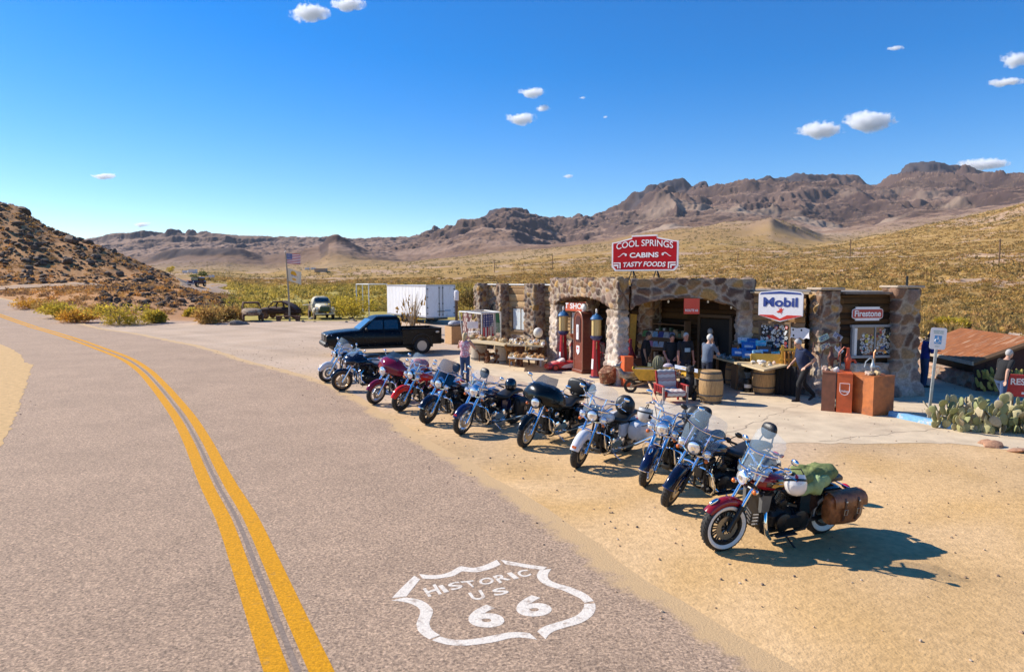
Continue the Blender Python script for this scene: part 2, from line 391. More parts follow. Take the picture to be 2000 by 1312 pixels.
# ---- colours of the land (its own colours: soil, scrub cover, rock)
def zone_colours(X,Y,Z,PX):
    n1 =fbm(X/30,Y/30,4,101)[...,None];n2 =fbm(X/6,Y/6,4,102)[...,None];n3 =fbm(X/200,Y/200,4,103)[...,None]
    c =lambda *a: np.array(a,float)
    lot =c(.42,.31,.235) +n2*.03
    sand =c(.47,.31,.16)
    hill =c(.46,.24,.105) +n2*c(.10,.062,.03) +n1*.03
    olive =c(.38,.30,.08) +n2*c(.07,.06,.02)
    ochre =c(.38,.235,.08) +n2*c(.09,.06,.025)
    pink =c(.44,.29,.18) +n2*.05
    slope =ochre*(1 -sstep(.08,.38,n1 +.35*n2)) +pink*sstep(.08,.38,n1 +.35*n2)
    farflat =c(.36,.235,.115) +n3*.05
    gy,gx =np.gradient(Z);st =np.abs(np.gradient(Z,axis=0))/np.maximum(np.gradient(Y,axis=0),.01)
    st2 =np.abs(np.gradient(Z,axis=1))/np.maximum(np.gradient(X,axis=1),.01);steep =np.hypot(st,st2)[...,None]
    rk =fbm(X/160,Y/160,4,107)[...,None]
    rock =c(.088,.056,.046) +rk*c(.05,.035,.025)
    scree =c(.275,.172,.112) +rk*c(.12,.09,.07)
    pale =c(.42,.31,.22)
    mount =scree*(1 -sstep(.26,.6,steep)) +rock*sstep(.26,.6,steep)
    pm =sstep(.05,.4,fbm(X/170,Y/170,3,111)[...,None])*sstep(900,1300,Y)[...,None]*(1 -sstep(2100,2600,Y))[...,None]
    pm =pm*sstep(1150,1300,PX)[...,None]
    mount =mount*(1 -pm*.7) +pale*pm*.7
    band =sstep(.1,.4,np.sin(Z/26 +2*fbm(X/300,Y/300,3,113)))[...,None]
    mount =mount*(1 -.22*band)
    Yk =Y[...,None];Pk =PX[...,None] +n1*40
    near =lot
    mid =hill*(1 -sstep(385,470,Pk)) +(olive*(1 -sstep(850,1150,Pk)) +slope*sstep(850,1150,Pk))*sstep(385,470,Pk)
    ol2 =sstep(230,330,Yk +n1*40)
    mid =mid*(1 -ol2) +slope*ol2
    t1 =sstep(56,60,Yk +n1*3)
    col =near*(1 -t1) +mid*t1
    t2 =sstep(600,900,Yk +n1*60)*(1 -sstep(1560,1680,Pk)*(1 -sstep(1000,1150,Yk)))
    col =col*(1 -t2) +farflat*t2
    t3 =np.maximum(sstep(1050,1400,Yk +n3*150),.75*np.exp(-((Pk -1500)/80) ** 2)*sstep(820,950,Yk));col =col*(1 -t3) +mount*t3
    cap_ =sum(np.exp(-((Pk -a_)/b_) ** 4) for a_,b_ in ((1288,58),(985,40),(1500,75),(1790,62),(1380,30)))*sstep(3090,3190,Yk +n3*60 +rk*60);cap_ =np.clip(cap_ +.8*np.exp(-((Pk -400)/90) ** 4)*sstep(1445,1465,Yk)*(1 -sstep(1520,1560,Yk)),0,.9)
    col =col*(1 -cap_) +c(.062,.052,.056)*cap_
    return np.clip(col,.01,.9)
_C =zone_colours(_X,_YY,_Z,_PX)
nr,nc =_Z.shape
idx =np.arange(nr*nc).reshape(nr,nc)
quads =np.stack([idx[:-1,:-1],idx[:-1,1:],idx[1:,1:],idx[1:,:-1]],-1).reshape(-1,4)
M_LAND =mat('desert_land',(.3,.2,.1),.95,0,attr=True,var=.22,scale=.9,bump=.05,bscale=3.0,spec=.1,detail=8)
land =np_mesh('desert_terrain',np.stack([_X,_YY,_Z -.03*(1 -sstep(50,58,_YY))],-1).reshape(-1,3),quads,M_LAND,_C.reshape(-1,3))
tag(land,'rising desert land of scrub plains, rocky hills and distant mountains','terrain',kind='structure')

# ---- the gravel lot beside the road (near sheet)
def grid_sheet(name,x0,x1,y0,y1,step,z,mats,colf=None,smooth=True):
    xs =np.arange(x0,x1 +step,step);ys =np.arange(y0,y1 +step,step);Xg,Yg =np.meshgrid(xs,ys)
    Zg =np.full_like(Xg,z);ii =np.arange(Xg.size).reshape(Xg.shape)
    q =np.stack([ii[:-1,:-1],ii[:-1,1:],ii[1:,1:],ii[1:,:-1]],-1).reshape(-1,4)
    return np_mesh(name,np.stack([Xg,Yg,Zg],-1).reshape(-1,3),q,mats,None if colf is None else colf(Xg,Yg).reshape(-1,3))
def lot_col(X,Y):
    c =lambda *a: np.array(a,float)
    n =fbm(X/5,Y/5,4,201)[...,None];n2 =fbm(X/1.1,Y/1.1,4,202)[...,None]
    sand =c(.60,.388,.186) +n2*.07;pink =c(.52,.385,.275) +n2*.035
    # sandy strip along the road, paler trodden gravel further back
    t =sstep(-2.5,3.5,(Y -16.5)*.5 +(X +4)*.10 +n[...,0]*4.0)[...,None]
    s_ =X*-.75 +Y*.66;w_ =X*.66 +Y*.75;st =sstep(.05,.5,fbm(w_*1.1,s_*.09,4,205))[...,None];n4 =fbm(X/2.2,Y/2.2,5,207)[...,None]
    return np.clip((sand*(1 -t) +pink*t)*(1 -.13*st)*(1 +.16*n4),0,1)
M_LOT =mat('gravel_lot',(.5,.35,.2),.95,0,attr=True,var=.2,scale=3.5,bump=.012,bscale=26,spec=.1,detail=9,coords='Object')
lot =grid_sheet('gravel_lot',-70,70,-40,57,.5,0.0,M_LOT,lot_col);tag(lot,'sandy gravel lot between the road and the stone building','ground',kind='structure')

# ---- road
_cl_px =[(584,1312),(540,1204),(499,1100),(463,1012),(431,956),(406,905),(389,868),(361,819),(333,781),(308,751),(280,723),(245,700),(196,681),(140,661),(70,640),(0,618)]
_cl =[GT(*p) for p in _cl_px]
_d0 =(_cl[0] -_cl[2]).normalized()
_cl =[_cl[0] +_d0*k for k in (30,16,7,3)] +_cl
_far =[(-56.5,71),(-65,79),(-71.5,87.5),(-72.5,94),(-67,98.5),(-59,100.5),(-52,104),(-50,111),(-54,122),(-62,137),(-70,153),(-79,172),(-86,190),(-88,215)]
_cl += [on(*p) for p in _far]
def resample(P,step):
    P =[Vector(p) for p in P];out =[]
    for i in range(len(P) -1):                    # catmull-rom
        p0,p1,p2,p3 =P[max(i -1,0)],P[i],P[i +1],P[min(i +2,len(P) -1)]
        k =max(2,int((p2 -p1).length/step))
        for j in range(k):
            t =j/k;out.append(.5*((2*p1) +(p2 -p0)*t +(2*p0 -5*p1 +4*p2 -p3)*t*t +(3*p1 -p0 -3*p2 +p3)*t ** 3))
    return out +[P[-1]]
CLN =resample(_cl,.7)
def offs(P,d):
    out =[]
    for i,p in enumerate(P):
        t =(P[min(i +1,len(P) -1)] -P[max(i -1,0)]);n =Vector((t.y,-t.x,0)).normalized()
        out.append(p +n*(d(p,i) if callable(d) else d))
    return out
# right edge traced from the photograph as distance from the centre line
_re =[GT(*p) for p in [(1575,1340),(1290,1150),(1100,1030),(1000,955),(870,873),(760,808),(700,775),(648,748),(526,714),(421,684),(350,667),(298,656),(210,643),(168,635),(105,622),(70,609),(35,593)]]
def rdist(p):
    b =1e9
    for i in range(len(_re) -1):
        a,c =_re[i],_re[i +1];t =max(0,min(1,(p -a).dot(c -a)/(c -a).length_squared));b =min(b,(p -a -(c -a)*t).length)
    return b
_rd =[min(8.5,max(3.4,rdist(p))) if 3 < p.y < 62 else (4.3 if p.y <= 3 else 4.0) for p in CLN]
for _ in range(6): _rd =[(_rd[max(i -1,0)] +_rd[i] +_rd[min(i +1,len(_rd) -1)])/3 for i in range(len(_rd))]
def strip(P,lo,hi,n,dz,dzf=0.09):
    rows =[]
    for i,p in enumerate(P):
        t =(P[min(i +1,len(P) -1)] -P[max(i -1,0)]);nn =Vector((t.y,-t.x,0)).normalized()
        a,b =(lo(i) if callable(lo) else lo),(hi(i) if callable(hi) else hi)
        r =[]
        for k in range(n +1):
            q =p +nn*(a +(b -a)*k/n);far =float(sstep(50,62,q.y))
            r.append(Vector((q.x,q.y,max(zfun(q.x,q.y),0)*(1 if far > 0 else 0) +dz +dzf*far)))
        rows.append(r)
    return rows
M_ROAD =mat('worn_asphalt',(.43,.312,.222),.9,0,var=.05,scale=.5,col2=(.365,.266,.19),c2lo=.35,c2hi=.7,bump=.0,spec=.2)
nt =M_ROAD.node_tree;b_ =nt.nodes['Principled BSDF']                     # stone chips in the surface
tc_ =nt.nodes.new('ShaderNodeTexCoord')
vo =nt.nodes.new('ShaderNodeTexVoronoi');vo.inputs['Scale'].default_value =38;nt.links.new(tc_.outputs['Object'],vo.inputs['Vector'])
n9 =nt.nodes.new('ShaderNodeTexNoise');n9.inputs['Scale'].default_value =34;n9.inputs['Detail'].default_value =6;n9.inputs['Roughness'].default_value =.75;nt.links.new(tc_.outputs['Object'],n9.inputs['Vector'])
mr =nt.nodes.new('ShaderNodeMapRange');mr.inputs['From Min'].default_value =.3;mr.inputs['From Max'].default_value =.7;mr.inputs['To Min'].default_value =.35;mr.inputs['To Max'].default_value =1.7;nt.links.new(n9.outputs['Fac'],mr.inputs['Value'])
old =b_.inputs['Base Color'].links[0].from_socket
mx =nt.nodes.new('ShaderNodeMix');mx.data_type ='RGBA';mx.blend_type ='MULTIPLY';mx.inputs['Factor'].default_value =1
cc =nt.nodes.new('ShaderNodeCombineColor');[nt.links.new(mr.outputs[0],cc.inputs[k]) for k in range(3)]
nt.links.new(old,mx.inputs['A']);nt.links.new(cc.outputs[0],mx.inputs['B'])
m3 =nt.nodes.new('ShaderNodeMix');m3.data_type ='RGBA';m3.blend_type ='MULTIPLY';m3.inputs['Factor'].default_value =.5
nt.links.new(mx.outputs['Result'],m3.inputs['A']);vg =nt.nodes.new('ShaderNodeMix');vg.data_type ='RGBA';vg.inputs['A'].default_value =(.42,.36,.32,1);vg.inputs['B'].default_value =(1.5,1.36,1.2,1);sx9 =nt.nodes.new('ShaderNodeSeparateColor');nt.links.new(vo.outputs['Color'],sx9.inputs[0]);nt.links.new(sx9.outputs[0],vg.inputs['Factor']);nt.links.new(vg.outputs['Result'],m3.inputs['B']);da =nt.nodes.new('ShaderNodeAttribute');da.attribute_name ='Dust';dn =nt.nodes.new('ShaderNodeTexNoise');dn.inputs['Scale'].default_value =2.2;dn.inputs['Detail'].default_value =8;dn.inputs['Roughness'].default_value =.7;nt.links.new(tc_.outputs['Object'],dn.inputs['Vector']);dm =nt.nodes.new('ShaderNodeMath');dm.operation ='MULTIPLY_ADD';dm.inputs[1].default_value =.62;nt.links.new(da.outputs['Fac'],dm.inputs[0]);nt.links.new(dn.outputs['Fac'],dm.inputs[2]);dr_ =nt.nodes.new('ShaderNodeMapRange');dr_.inputs['From Min'].default_value =.74;dr_.inputs['From Max'].default_value =.95;nt.links.new(dm.outputs[0],dr_.inputs['Value']);m4 =nt.nodes.new('ShaderNodeMix');m4.data_type ='RGBA';m4.inputs['B'].default_value =(.56,.375,.195,1);nt.links.new(dr_.outputs[0],m4.inputs['Factor']);nt.links.new(m3.outputs['Result'],m4.inputs['A']);nt.links.new(m4.outputs['Result'],b_.inputs['Base Color'])
bp =nt.nodes.new('ShaderNodeBump');bp.inputs['Distance'].default_value =.012;nt.links.new(n9.outputs['Fac'],bp.inputs['Height']);nt.links.new(bp.outputs[0],b_.inputs['Normal'])
jit =[R.uniform(-.1,.1) +.12*math.sin(i*.33) for i in range(len(CLN))]
mb =MB();mb.sheet(strip(CLN,lambda i: -4.6 +jit[-i]*.6,lambda i: _rd[i] +jit[i]*.8,36,.004));road =mb.build('asphalt_road',M_ROAD)
at_ =road.data.color_attributes.new('Dust','FLOAT_COLOR','POINT')
for i_ in range(len(road.data.vertices)):
    r_,k_ =divmod(i_,37);dd_ =(36 -k_)/36*(_rd[r_] +4.6);v_ =max(float(1 -sstep(0,.75,dd_)),.8*float(1 -sstep(0,.8,k_/36*(_rd[r_] +4.6))));at_.data[i_].color =(v_,v_,v_,1)
tag(road,'two lane worn asphalt road curving away to the left','road',kind='structure')
# paler worn margin of the road beside the lot
M_YEL =mat('yellow_road_paint',(.70,.315,.008),.8,0,var=.12,scale=7,col2=(.42,.24,.07),c2lo=.60,c2hi=.78,spec=.15);add_grain(M_YEL,34,.62,1.1)
for off,lb in ((-.172,'left stripe of the double yellow centre line on the asphalt'),(.172,'right stripe of the double yellow centre line on the asphalt')):
    mb =MB();mb.sheet(strip(CLN,off -.10,off +.10,1,.0062,.11));o =mb.build('centre_line_stripe',M_YEL)
    tag(o,lb,'road marking','double yellow centre line')
M_TAR =mat('dark_tar_strip',(.24,.18,.14),.9,0,var=.35,scale=9,spec=.2)
mb =MB();mb.sheet(strip([p for p in CLN if -5 < p.y < 40],-.035,.02,1,.0055));tag(mb.build('tar_seam',M_TAR),'dark worn seam between the two yellow stripes','road seam',kind='structure')
# sand washed over the road edge on the left
def poly_sheet(name,pts,z,m,jitter=.0,sub=1):
    P =[]
    for i in range(len(pts)):
        a,b =pts[i],pts[(i +1) % len(pts)]
        k =max(1,int((Vector(b) -Vector(a)).length/.25)) if sub else 1
        for j in range(k):
            q =Vector(a).lerp(Vector(b),j/k);P.append(Vector((q.x +R.uniform(-jitter,jitter),q.y +R.uniform(-jitter,jitter),z)))
    me =MB();me.add(P,[tuple(range(len(P)))]);return me.build(name,m,flat=True)
M_SAND =mat('loose_sand',(.58,.38,.18),.95,0,var=.16,scale=2.2,bump=.02,bscale=14,spec=.1)
pts =[G(*p) for p in [(-40,940),(0,872),(20,838),(42,780),(56,735),(64,712),(48,708),(40,692),(24,682),(0,672),(-60,664),(-260,660),(-420,720),(-420,900)]]
tag(poly_sheet('sand_patch',pts,.0085,M_SAND,.05),'pale sand washed over the asphalt at the left edge','sand',kind='structure')
# concrete apron round the building
M_CONC =mat('old_concrete',(.62,.49,.335),.9,0,var=.14,scale=.8,col2=(.47,.36,.25),c2lo=.5,c2hi=.72,bump=.006,bscale=20,spec=.15,detail=9)
pts =[G(*p) for p in [(2300,905),(2000,882),(1860,866),(1600,866),(1500,864),(1420,850),(1330,828),(1250,808),(1180,785),(1080,758),(1000,742),(930,724),(885,704),(905,690),(1000,682),(1100,660)]] +[V(14,36,0),V(30,20,0)]
for k_,(a_,b_) in enumerate((((1240,806),(1660,742)),((1420,848),(1560,790)),((1010,742),(1200,720)),((1600,862),(1880,832)))):
    A_,B_ =G(*a_),G(*b_);d_ =(B_ -A_).normalized();n_ =V(-d_.y,d_.x,0);L_ =(B_ -A_).length;m_ =int(L_/.18);mb =MB();rows =[[A_ +d_*(L_*i/m_) +n_*(.06*math.sin(i*.9 +k_) +.03*math.sin(i*2.3) +h_*(1 +.6*math.sin(i*1.7))*.011) +V(0,0,.0068) for i in range(m_ +1)] for h_ in (-1,1)];mb.sheet(rows);tag(mb.build('concrete_crack',mat('crack_dirt',(.33,.25,.175),.95)),'dark crack across the concrete apron','crack',kind='structure')
tag(poly_sheet('concrete_apron',pts,.0045,M_CONC,.07),'pale concrete apron in front of the stone building','pavement',kind='structure')

# ---- painted route shield on the lane
M_WPAINT =mat('white_road_paint',(.80,.71,.60),.8,0,var=.06,scale=9,col2=(.46,.35,.27),c2lo=.53,c2hi=.70,spec=.15);add_grain(M_WPAINT,34,.78,1.08)
def font_mesh(txt,size=1.0,ext=0.0,spacing=1.0,bold=0.0):
    cu =bpy.data.curves.new('t','FONT');cu.body =txt;cu.size =size;cu.extrude =ext;cu.space_character =spacing;cu.offset =bold
    cu.align_x ='CENTER';cu.align_y ='CENTER';cu.resolution_u =5
    o =bpy.data.objects.new('t',cu);COL.objects.link(o);dg =bpy.context.evaluated_depsgraph_get();dg.update()
    me =o.evaluated_get(dg).to_mesh();vs =[v.co.copy() for v in me.vertices];fs =[tuple(p.vertices) for p in me.polygons]
    o.evaluated_get(dg).to_mesh_clear();bpy.data.objects.remove(o);bpy.data.curves.remove(cu)
    return vs,fs
def fit(vs):
    x0 =min(v.x for v in vs);x1 =max(v.x for v in vs);y0 =min(v.y for v in vs);y1 =max(v.y for v in vs)
    return [Vector(((v.x -x0)/max(x1 -x0,1e-6),(v.y -y0)/max(y1 -y0,1e-6),v.z)) for v in vs]
zs =.0062
def band(mb,outer,inner):
    A =resample([G(*p) for p in outer],.05);B =resample([G(*p) for p in inner],.05);n =max(len(A),len(B))
    ra =[A[int(i*(len(A) -1)/(n -1))] for i in range(n)];rb =[B[int(i*(len(B) -1)/(n -1))] for i in range(n)]
    mb.sheet([[V(p.x,p.y,zs) for p in ra],[V(p.x,p.y,zs) for p in rb]])
q =lambda L: [(740 +x*.23,1060 +y*.23) for x,y in L]
mb =MB()
band(mb,q([(110,470),(200,375),(300,280)]),q([(235,455),(290,385),(350,310)]))
band(mb,q([(340,265),(430,275),(530,270),(610,245),(660,215),(700,200),(800,214),(900,190),(1000,145)]),q([(370,303),(450,308),(550,298),(640,280),(700,245),(740,245),(830,250),(940,225),(1035,185)]))
band(mb,q([(1030,143),(1150,165),(1300,190),(1430,207)]),q([(1075,183),(1180,200),(1280,217),(1395,230)]))
band(mb,q([(1465,222),(1435,270),(1445,310),(1510,345),(1620,375),(1710,410),(1780,450),(1825,495)]),q([(1365,232),(1340,275),(1360,320),(1430,365),(1550,400),(1650,445),(1710,475),(1745,510)]))
band(mb,q([(1835,515),(1840,560),(1810,620),(1720,680),(1600,715),(1490,750),(1440,785),(1415,820)]),q([(1745,520),(1735,560),(1690,610),(1600,650),(1500,680),(1420,705),(1370,730),(1345,755)]))
band(mb,q([(105,492),(200,500),(290,525),(350,570),(340,630),(318,690),(335,750),(385,795),(430,820)]),q([(215,465),(320,478),(400,510),(458,570),(450,620),(430,670),(435,715),(470,755),(520,785)]))
band(mb,q([(450,828),(560,862),(700,875),(860,862),(1000,840),(1130,808),(1240,808),(1345,824)]),q([(520,796),(600,818),(720,825),(850,810),(980,785),(1100,762),(1200,760),(1280,768)]))
def glyph(mb,ch,quad,bold=.0):                 # quad: bottom-left, bottom-right, top-right, top-left in crop pixels
    vs,fs =font_mesh(ch,bold=bold);vs =fit(vs);Q =[G(*p) for p in q(quad)]
    pts =[Q[0]*(1 -v.x)*(1 -v.y) +Q[1]*v.x*(1 -v.y) +Q[2]*v.x*v.y +Q[3]*(1 -v.x)*v.y for v in vs]
    mb.add([V(p.x,p.y,zs) for p in pts],fs)
for ch,qd in [('H',[(420,460),(535,435),(480,350),(372,392)]),('I',[(555,425),(597,415),(540,357),(503,367)]),('S',[(620,408),(720,380),(680,325),(575,350)]),
               ('T',[(775,385),(830,370),(800,318),(688,330)]),('O',[(870,365),(990,340),(955,285),(835,315)]),('R',[(1025,345),(1120,310),(1060,258),(965,285)]),
               ('I',[(1150,312),(1190,300),(1125,250),(1085,260)]),('C',[(1215,300),(1300,275),(1255,225),(1155,245)]),
               ('U',[(800,490),(915,475),(870,400),(755,428)]),('S',[(985,455),(1112,428),(1070,375),(955,395)])]:
    glyph(mb,ch,qd,.025)
for qd in ([(775,725),(1090,715),(1010,515),(735,545)],[(1195,640),(1500,610),(1390,432),(1125,470)]):
    glyph(mb,'6',qd,.045)
o =mb.build('route_shield_marking',M_WPAINT,flat=True)
tag(o,'white shield painted on the asphalt reading HISTORIC US 66','road marking')


# ------------------------------------------------------------------ the stone building
def voro(P,cell):
    q =P/np.array(cell);b =np.floor(q);f1 =np.full(len(P),9.0);f2 =np.full(len(P),9.0);hid =np.zeros((len(P),3))
    for dx in (-1,0,1):
        for dy in (-1,0,1):
            for dz in (-1,0,1):
                c =b +np.array([dx,dy,dz]);hx =_h(c[:,0],c[:,1],c[:,2],1);hy =_h(c[:,0],c[:,1],c[:,2],2);hz =_h(c[:,0],c[:,1],c[:,2],3)
                s =c +.1 +.8*np.stack([hx,hy,hz],1);d =np.linalg.norm(q -s,axis=1)
                cl =d < f1;f2 =np.where(cl,f1,np.minimum(f2,d));f1 =np.where(cl,d,f1)
                hid =np.where(cl[:,None],np.stack([_h(c[:,0],c[:,1],c[:,2],11),_h(c[:,0],c[:,1],c[:,2],12),_h(c[:,0],c[:,1],c[:,2],13)],1),hid)
    return f1,f2,hid
PAL_A =np.array([(.27,.16,.095),(.17,.10,.07),(.36,.23,.12),(.13,.085,.07),(.38,.27,.16),(.22,.155,.125),(.42,.25,.09),(.29,.20,.15),(.21,.12,.075)])
PAL_B =np.array([(.50,.40,.32),(.42,.33,.27),(.36,.26,.21),(.48,.37,.26),(.40,.33,.29),(.55,.46,.38)])
MORT_A,MORT_B =np.array((.38,.31,.24)),np.array((.54,.46,.38))
M_STONE =mat('field_stone',(.3,.2,.15),.88,0,attr=True,var=.28,scale=7,bump=.012,bscale=28,spec=.25,detail=8)
def stone_skin(name,P,parent,cell=(.30,.30,.24),amp=.06,pal=PAL_A,mort=MORT_A,closed=True,blend=None,rough=0.02,edge=.115):
    """stones set in mortar over a grid of points (rows along the first axis, rings along the second)"""
    P =np.array(P,float);nv,nu,_ =P.shape
    du =np.roll(P,-1,1) -np.roll(P,1,1) if closed else np.gradient(P,axis=1)
    dv =np.gradient(P,axis=0);N =np.cross(du,dv);N /= np.linalg.norm(N,axis=2,keepdims=True) +1e-9
    p =P.reshape(-1,3);n =N.reshape(-1,3)
    wob =np.stack([fbm(p[:,0]*3 +p[:,2],p[:,1]*3 +p[:,2]*2,2,5),fbm(p[:,0]*3 -p[:,2]*2,p[:,1]*3 +7,2,6),fbm(p[:,2]*3,p[:,0]*2 +p[:,1]*2,2,7)],1)*.08
    f1,f2,h =voro(p +wob,cell);d =f2 -f1
    t =sstep(edge*.35,edge*1.5,d)
    fine =fbm(p[:,0]*9 +p[:,2]*7,p[:,1]*9 -p[:,2]*8,3,8)
    disp =amp*(sstep(edge*.3,edge*3.2,d)*(.55 +.7*h[:,2]) -.45) +fine*rough
    pi =(h[:,0]*len(pal)).astype(int) % len(pal);c =pal[pi]*(.75 +.5*h[:,1])[:,None]
    if blend is not None:
        pal2,mort2,z0,z1 =blend;k =sstep(z0,z1,p[:,2] +.15*fine)[:,None]
        c2 =pal2[(h[:,0]*len(pal2)).astype(int) % len(pal2)]*(.75 +.5*h[:,1])[:,None];c =c*(1 -k) +c2*k;mort =mort*(1 -k) +mort2*k
    c =c*t[:,None] +mort*(1 -t)[:,None];c =c*(1 +.25*fine)[:,None]
    v =p +n*disp[:,None]
    ii =np.arange(nv*nu).reshape(nv,nu)
    if closed: q =np.stack([ii[:-1],np.roll(ii,-1,1)[:-1],np.roll(ii,-1,1)[1:],ii[1:]],-1).reshape(-1,4)
    else: q =np.stack([ii[:-1,:-1],ii[:-1,1:],ii[1:,1:],ii[1:,:-1]],-1).reshape(-1,4)
    return np_mesh(name,v,q,M_STONE,np.clip(c,0,1),parent)
def rrect(w,d,r,step=.045):
    """closed outline of a rounded rectangle, counter-clockwise"""
    pts =[];r =min(r,w/2 -.01,d/2 -.01)
    for (cx,cy,a0) in ((w/2 -r,d/2 -r,0),(-w/2 +r,d/2 -r,90),(-w/2 +r,-d/2 +r,180),(w/2 -r,-d/2 +r,270)):
        for k in range(4): a =math.radians(a0 +30*k);pts.append(V(cx +r*math.cos(a),cy +r*math.sin(a),0))
    out =[]
    for i in range(len(pts)):
        a,b =pts[i],pts[(i +1) % len(pts)];k =max(1,int((b -a).length/step))
        for j in range(k): out.append(a.lerp(b,j/k))
    return out
def stone_pillar(name,M,w,d,h,parent,w0=None,d0=None,skirt=0.0,top=True,step=.045,**kw):
    """tapered stone pier; M places the middle of its base; skirt adds a rubble foot"""
    w0 =w0 or w;d0 =d0 or d;base =rrect(1,1,.12,step/max(w,.5));rows =[]
    zs_ =np.arange(0,h +step/2,step);zs_[-1] =h
    for z in zs_:
        t =z/h;a =w0 +(w -w0)*min(1,t*1.6);b =d0 +(d -d0)*min(1,t*1.6)
        if skirt: e =skirt*math.exp(-(z/.42) ** 2);a += 2*e;b += 2*e
        rows.append([tuple(M @ V(p.x*a,p.y*b,z)) for p in base])
    if top:
        for k in (.75,.4,.05): rows.append([tuple(M @ V(p.x*w*k,p.y*d*k,h +.0)) for p in base])
    return stone_skin(name,rows,parent,**kw)
def stone_beam(name,M,L,thick,top,botf,parent,x0=0.0,step=.045,ends=True,**kw):
    """wall or beam along local x, thick along local y (0..-thick), lower edge botf(x)"""
    xs =np.linspace(x0,x0 +L,max(3,int(L/step)));rows =[]
    nb =max(4,int((top -min(botf(x) for x in xs))/step));nt_ =max(2,int(thick/step))
    def ring(x,k=1.0):
        b =botf(x);pts =[(0,b +(top -b)*i/nb) for i in range(nb)] +[(-thick*i/nt_,top) for i in range(nt_)]
        pts += [(-thick,top -(top -b)*i/nb) for i in range(nb)] +[(-thick +thick*i/nt_,b) for i in range(nt_)]
        cy,cz =-thick/2,(top +b)/2
        return [tuple(M @ V(x,cy +(y -cy)*k,cz +(z -cz)*k)) for y,z in pts]
    if ends: rows += [ring(xs[0],.05),ring(xs[0],.5),ring(xs[0],.9)]
    rows += [ring(x) for x in xs]
    if ends: rows += [ring(xs[-1],.9),ring(xs[-1],.5),ring(xs[-1],.05)]
    return stone_skin(name,rows,parent,**kw)

def frame(o,xdir):
    """matrix with x along xdir, z up, y = z cross x"""
    x =Vector((xdir[0],xdir[1],0)).normalized();y =Vector((-x.y,x.x,0))
    return Matrix(((x.x,y.x,0,o[0]),(x.y,y.y,0,o[1]),(0,0,1,o[2] if len(o) > 2 else 0),(0,0,0,1)))
TH =math.radians(35)
P0 =G(1600,775)
Fu =V(-math.sin(TH),math.cos(TH),0);Fn =V(-math.cos(TH),-math.sin(TH),0)
FM =frame(P0,Fu)                        # facade frame: x runs away along the facade, y points out of it
C0 =G(1204,752);C1 =G(1074,713)
Q0 =G(1779,770)
PAL_A =PAL_A*.86;MORT_A =MORT_A*.88
bld =empty('stone_building',P0,0,'low stone roadside store with arched canopy and wooden walls','building');bld.location =(0,0,0)
kA =dict(pal=PAL_A,mort=MORT_A)
kmix =dict(pal=PAL_B,mort=MORT_B,blend=(PAL_A,MORT_A,1.9,2.7))
# canopy front (C0 to C1) and side (C0 to the facade)
fx =(C1 -C0);Lf =fx.length;CFf =frame(C0,fx)          # y of this frame points out to the left/front
SF =FM @ V(2.25,0,0);sx =(C0 -SF);Ls =sx.length;CFs =frame(SF,sx)   # y points out towards the camera
def arch(x0,x1,zs_,rise):
    c,w =(x0 +x1)/2,(x1 -x0)/2
    return lambda x: zs_ if abs(x -c) >= w else zs_ +rise*math.sqrt(max(0,1 -((x -c)/w) ** 2)) ** 1.1
stone_beam('canopy_beam',CFf,Lf +.1,.42,3.46,arch(.58,Lf -.5,2.44,.37),bld,x0=-.02,**kA)
stone_beam('canopy_beam',CFs,Ls -.44,.40,3.44,arch(.55,Ls -.45,2.42,.40),bld,x0=0,cell=(.40,.40,.32),pal=PAL_A*.9,mort=MORT_A)
stone_pillar('canopy_pillar',CFf @ TR(.40,-.22,0),.80,.42,2.46,bld,1.05,.5,.05,top=False,**kmix)
stone_pillar('canopy_pillar',CFf @ TR(Lf -.28,-.22,0),.72,.42,2.46,bld,.95,.5,.05,top=False,**kmix)
stone_pillar('canopy_pillar',CFs @ TR(.26,-.22,0),.5,.42,2.46,bld,.6,.46,.08,top=False,**kmix)
SL =FM @ V(9.75,0,0);CFl =frame(C1,SL -C1)
stone_beam('canopy_beam',CFl,(SL -C1).length -.3,.36,3.44,lambda x: 2.55,bld,x0=.2,ends=False,**kA)
stone_pillar('canopy_pillar',FM @ TR(9.7,.18,0),.5,.42,3.0,bld,top=False,**kA)
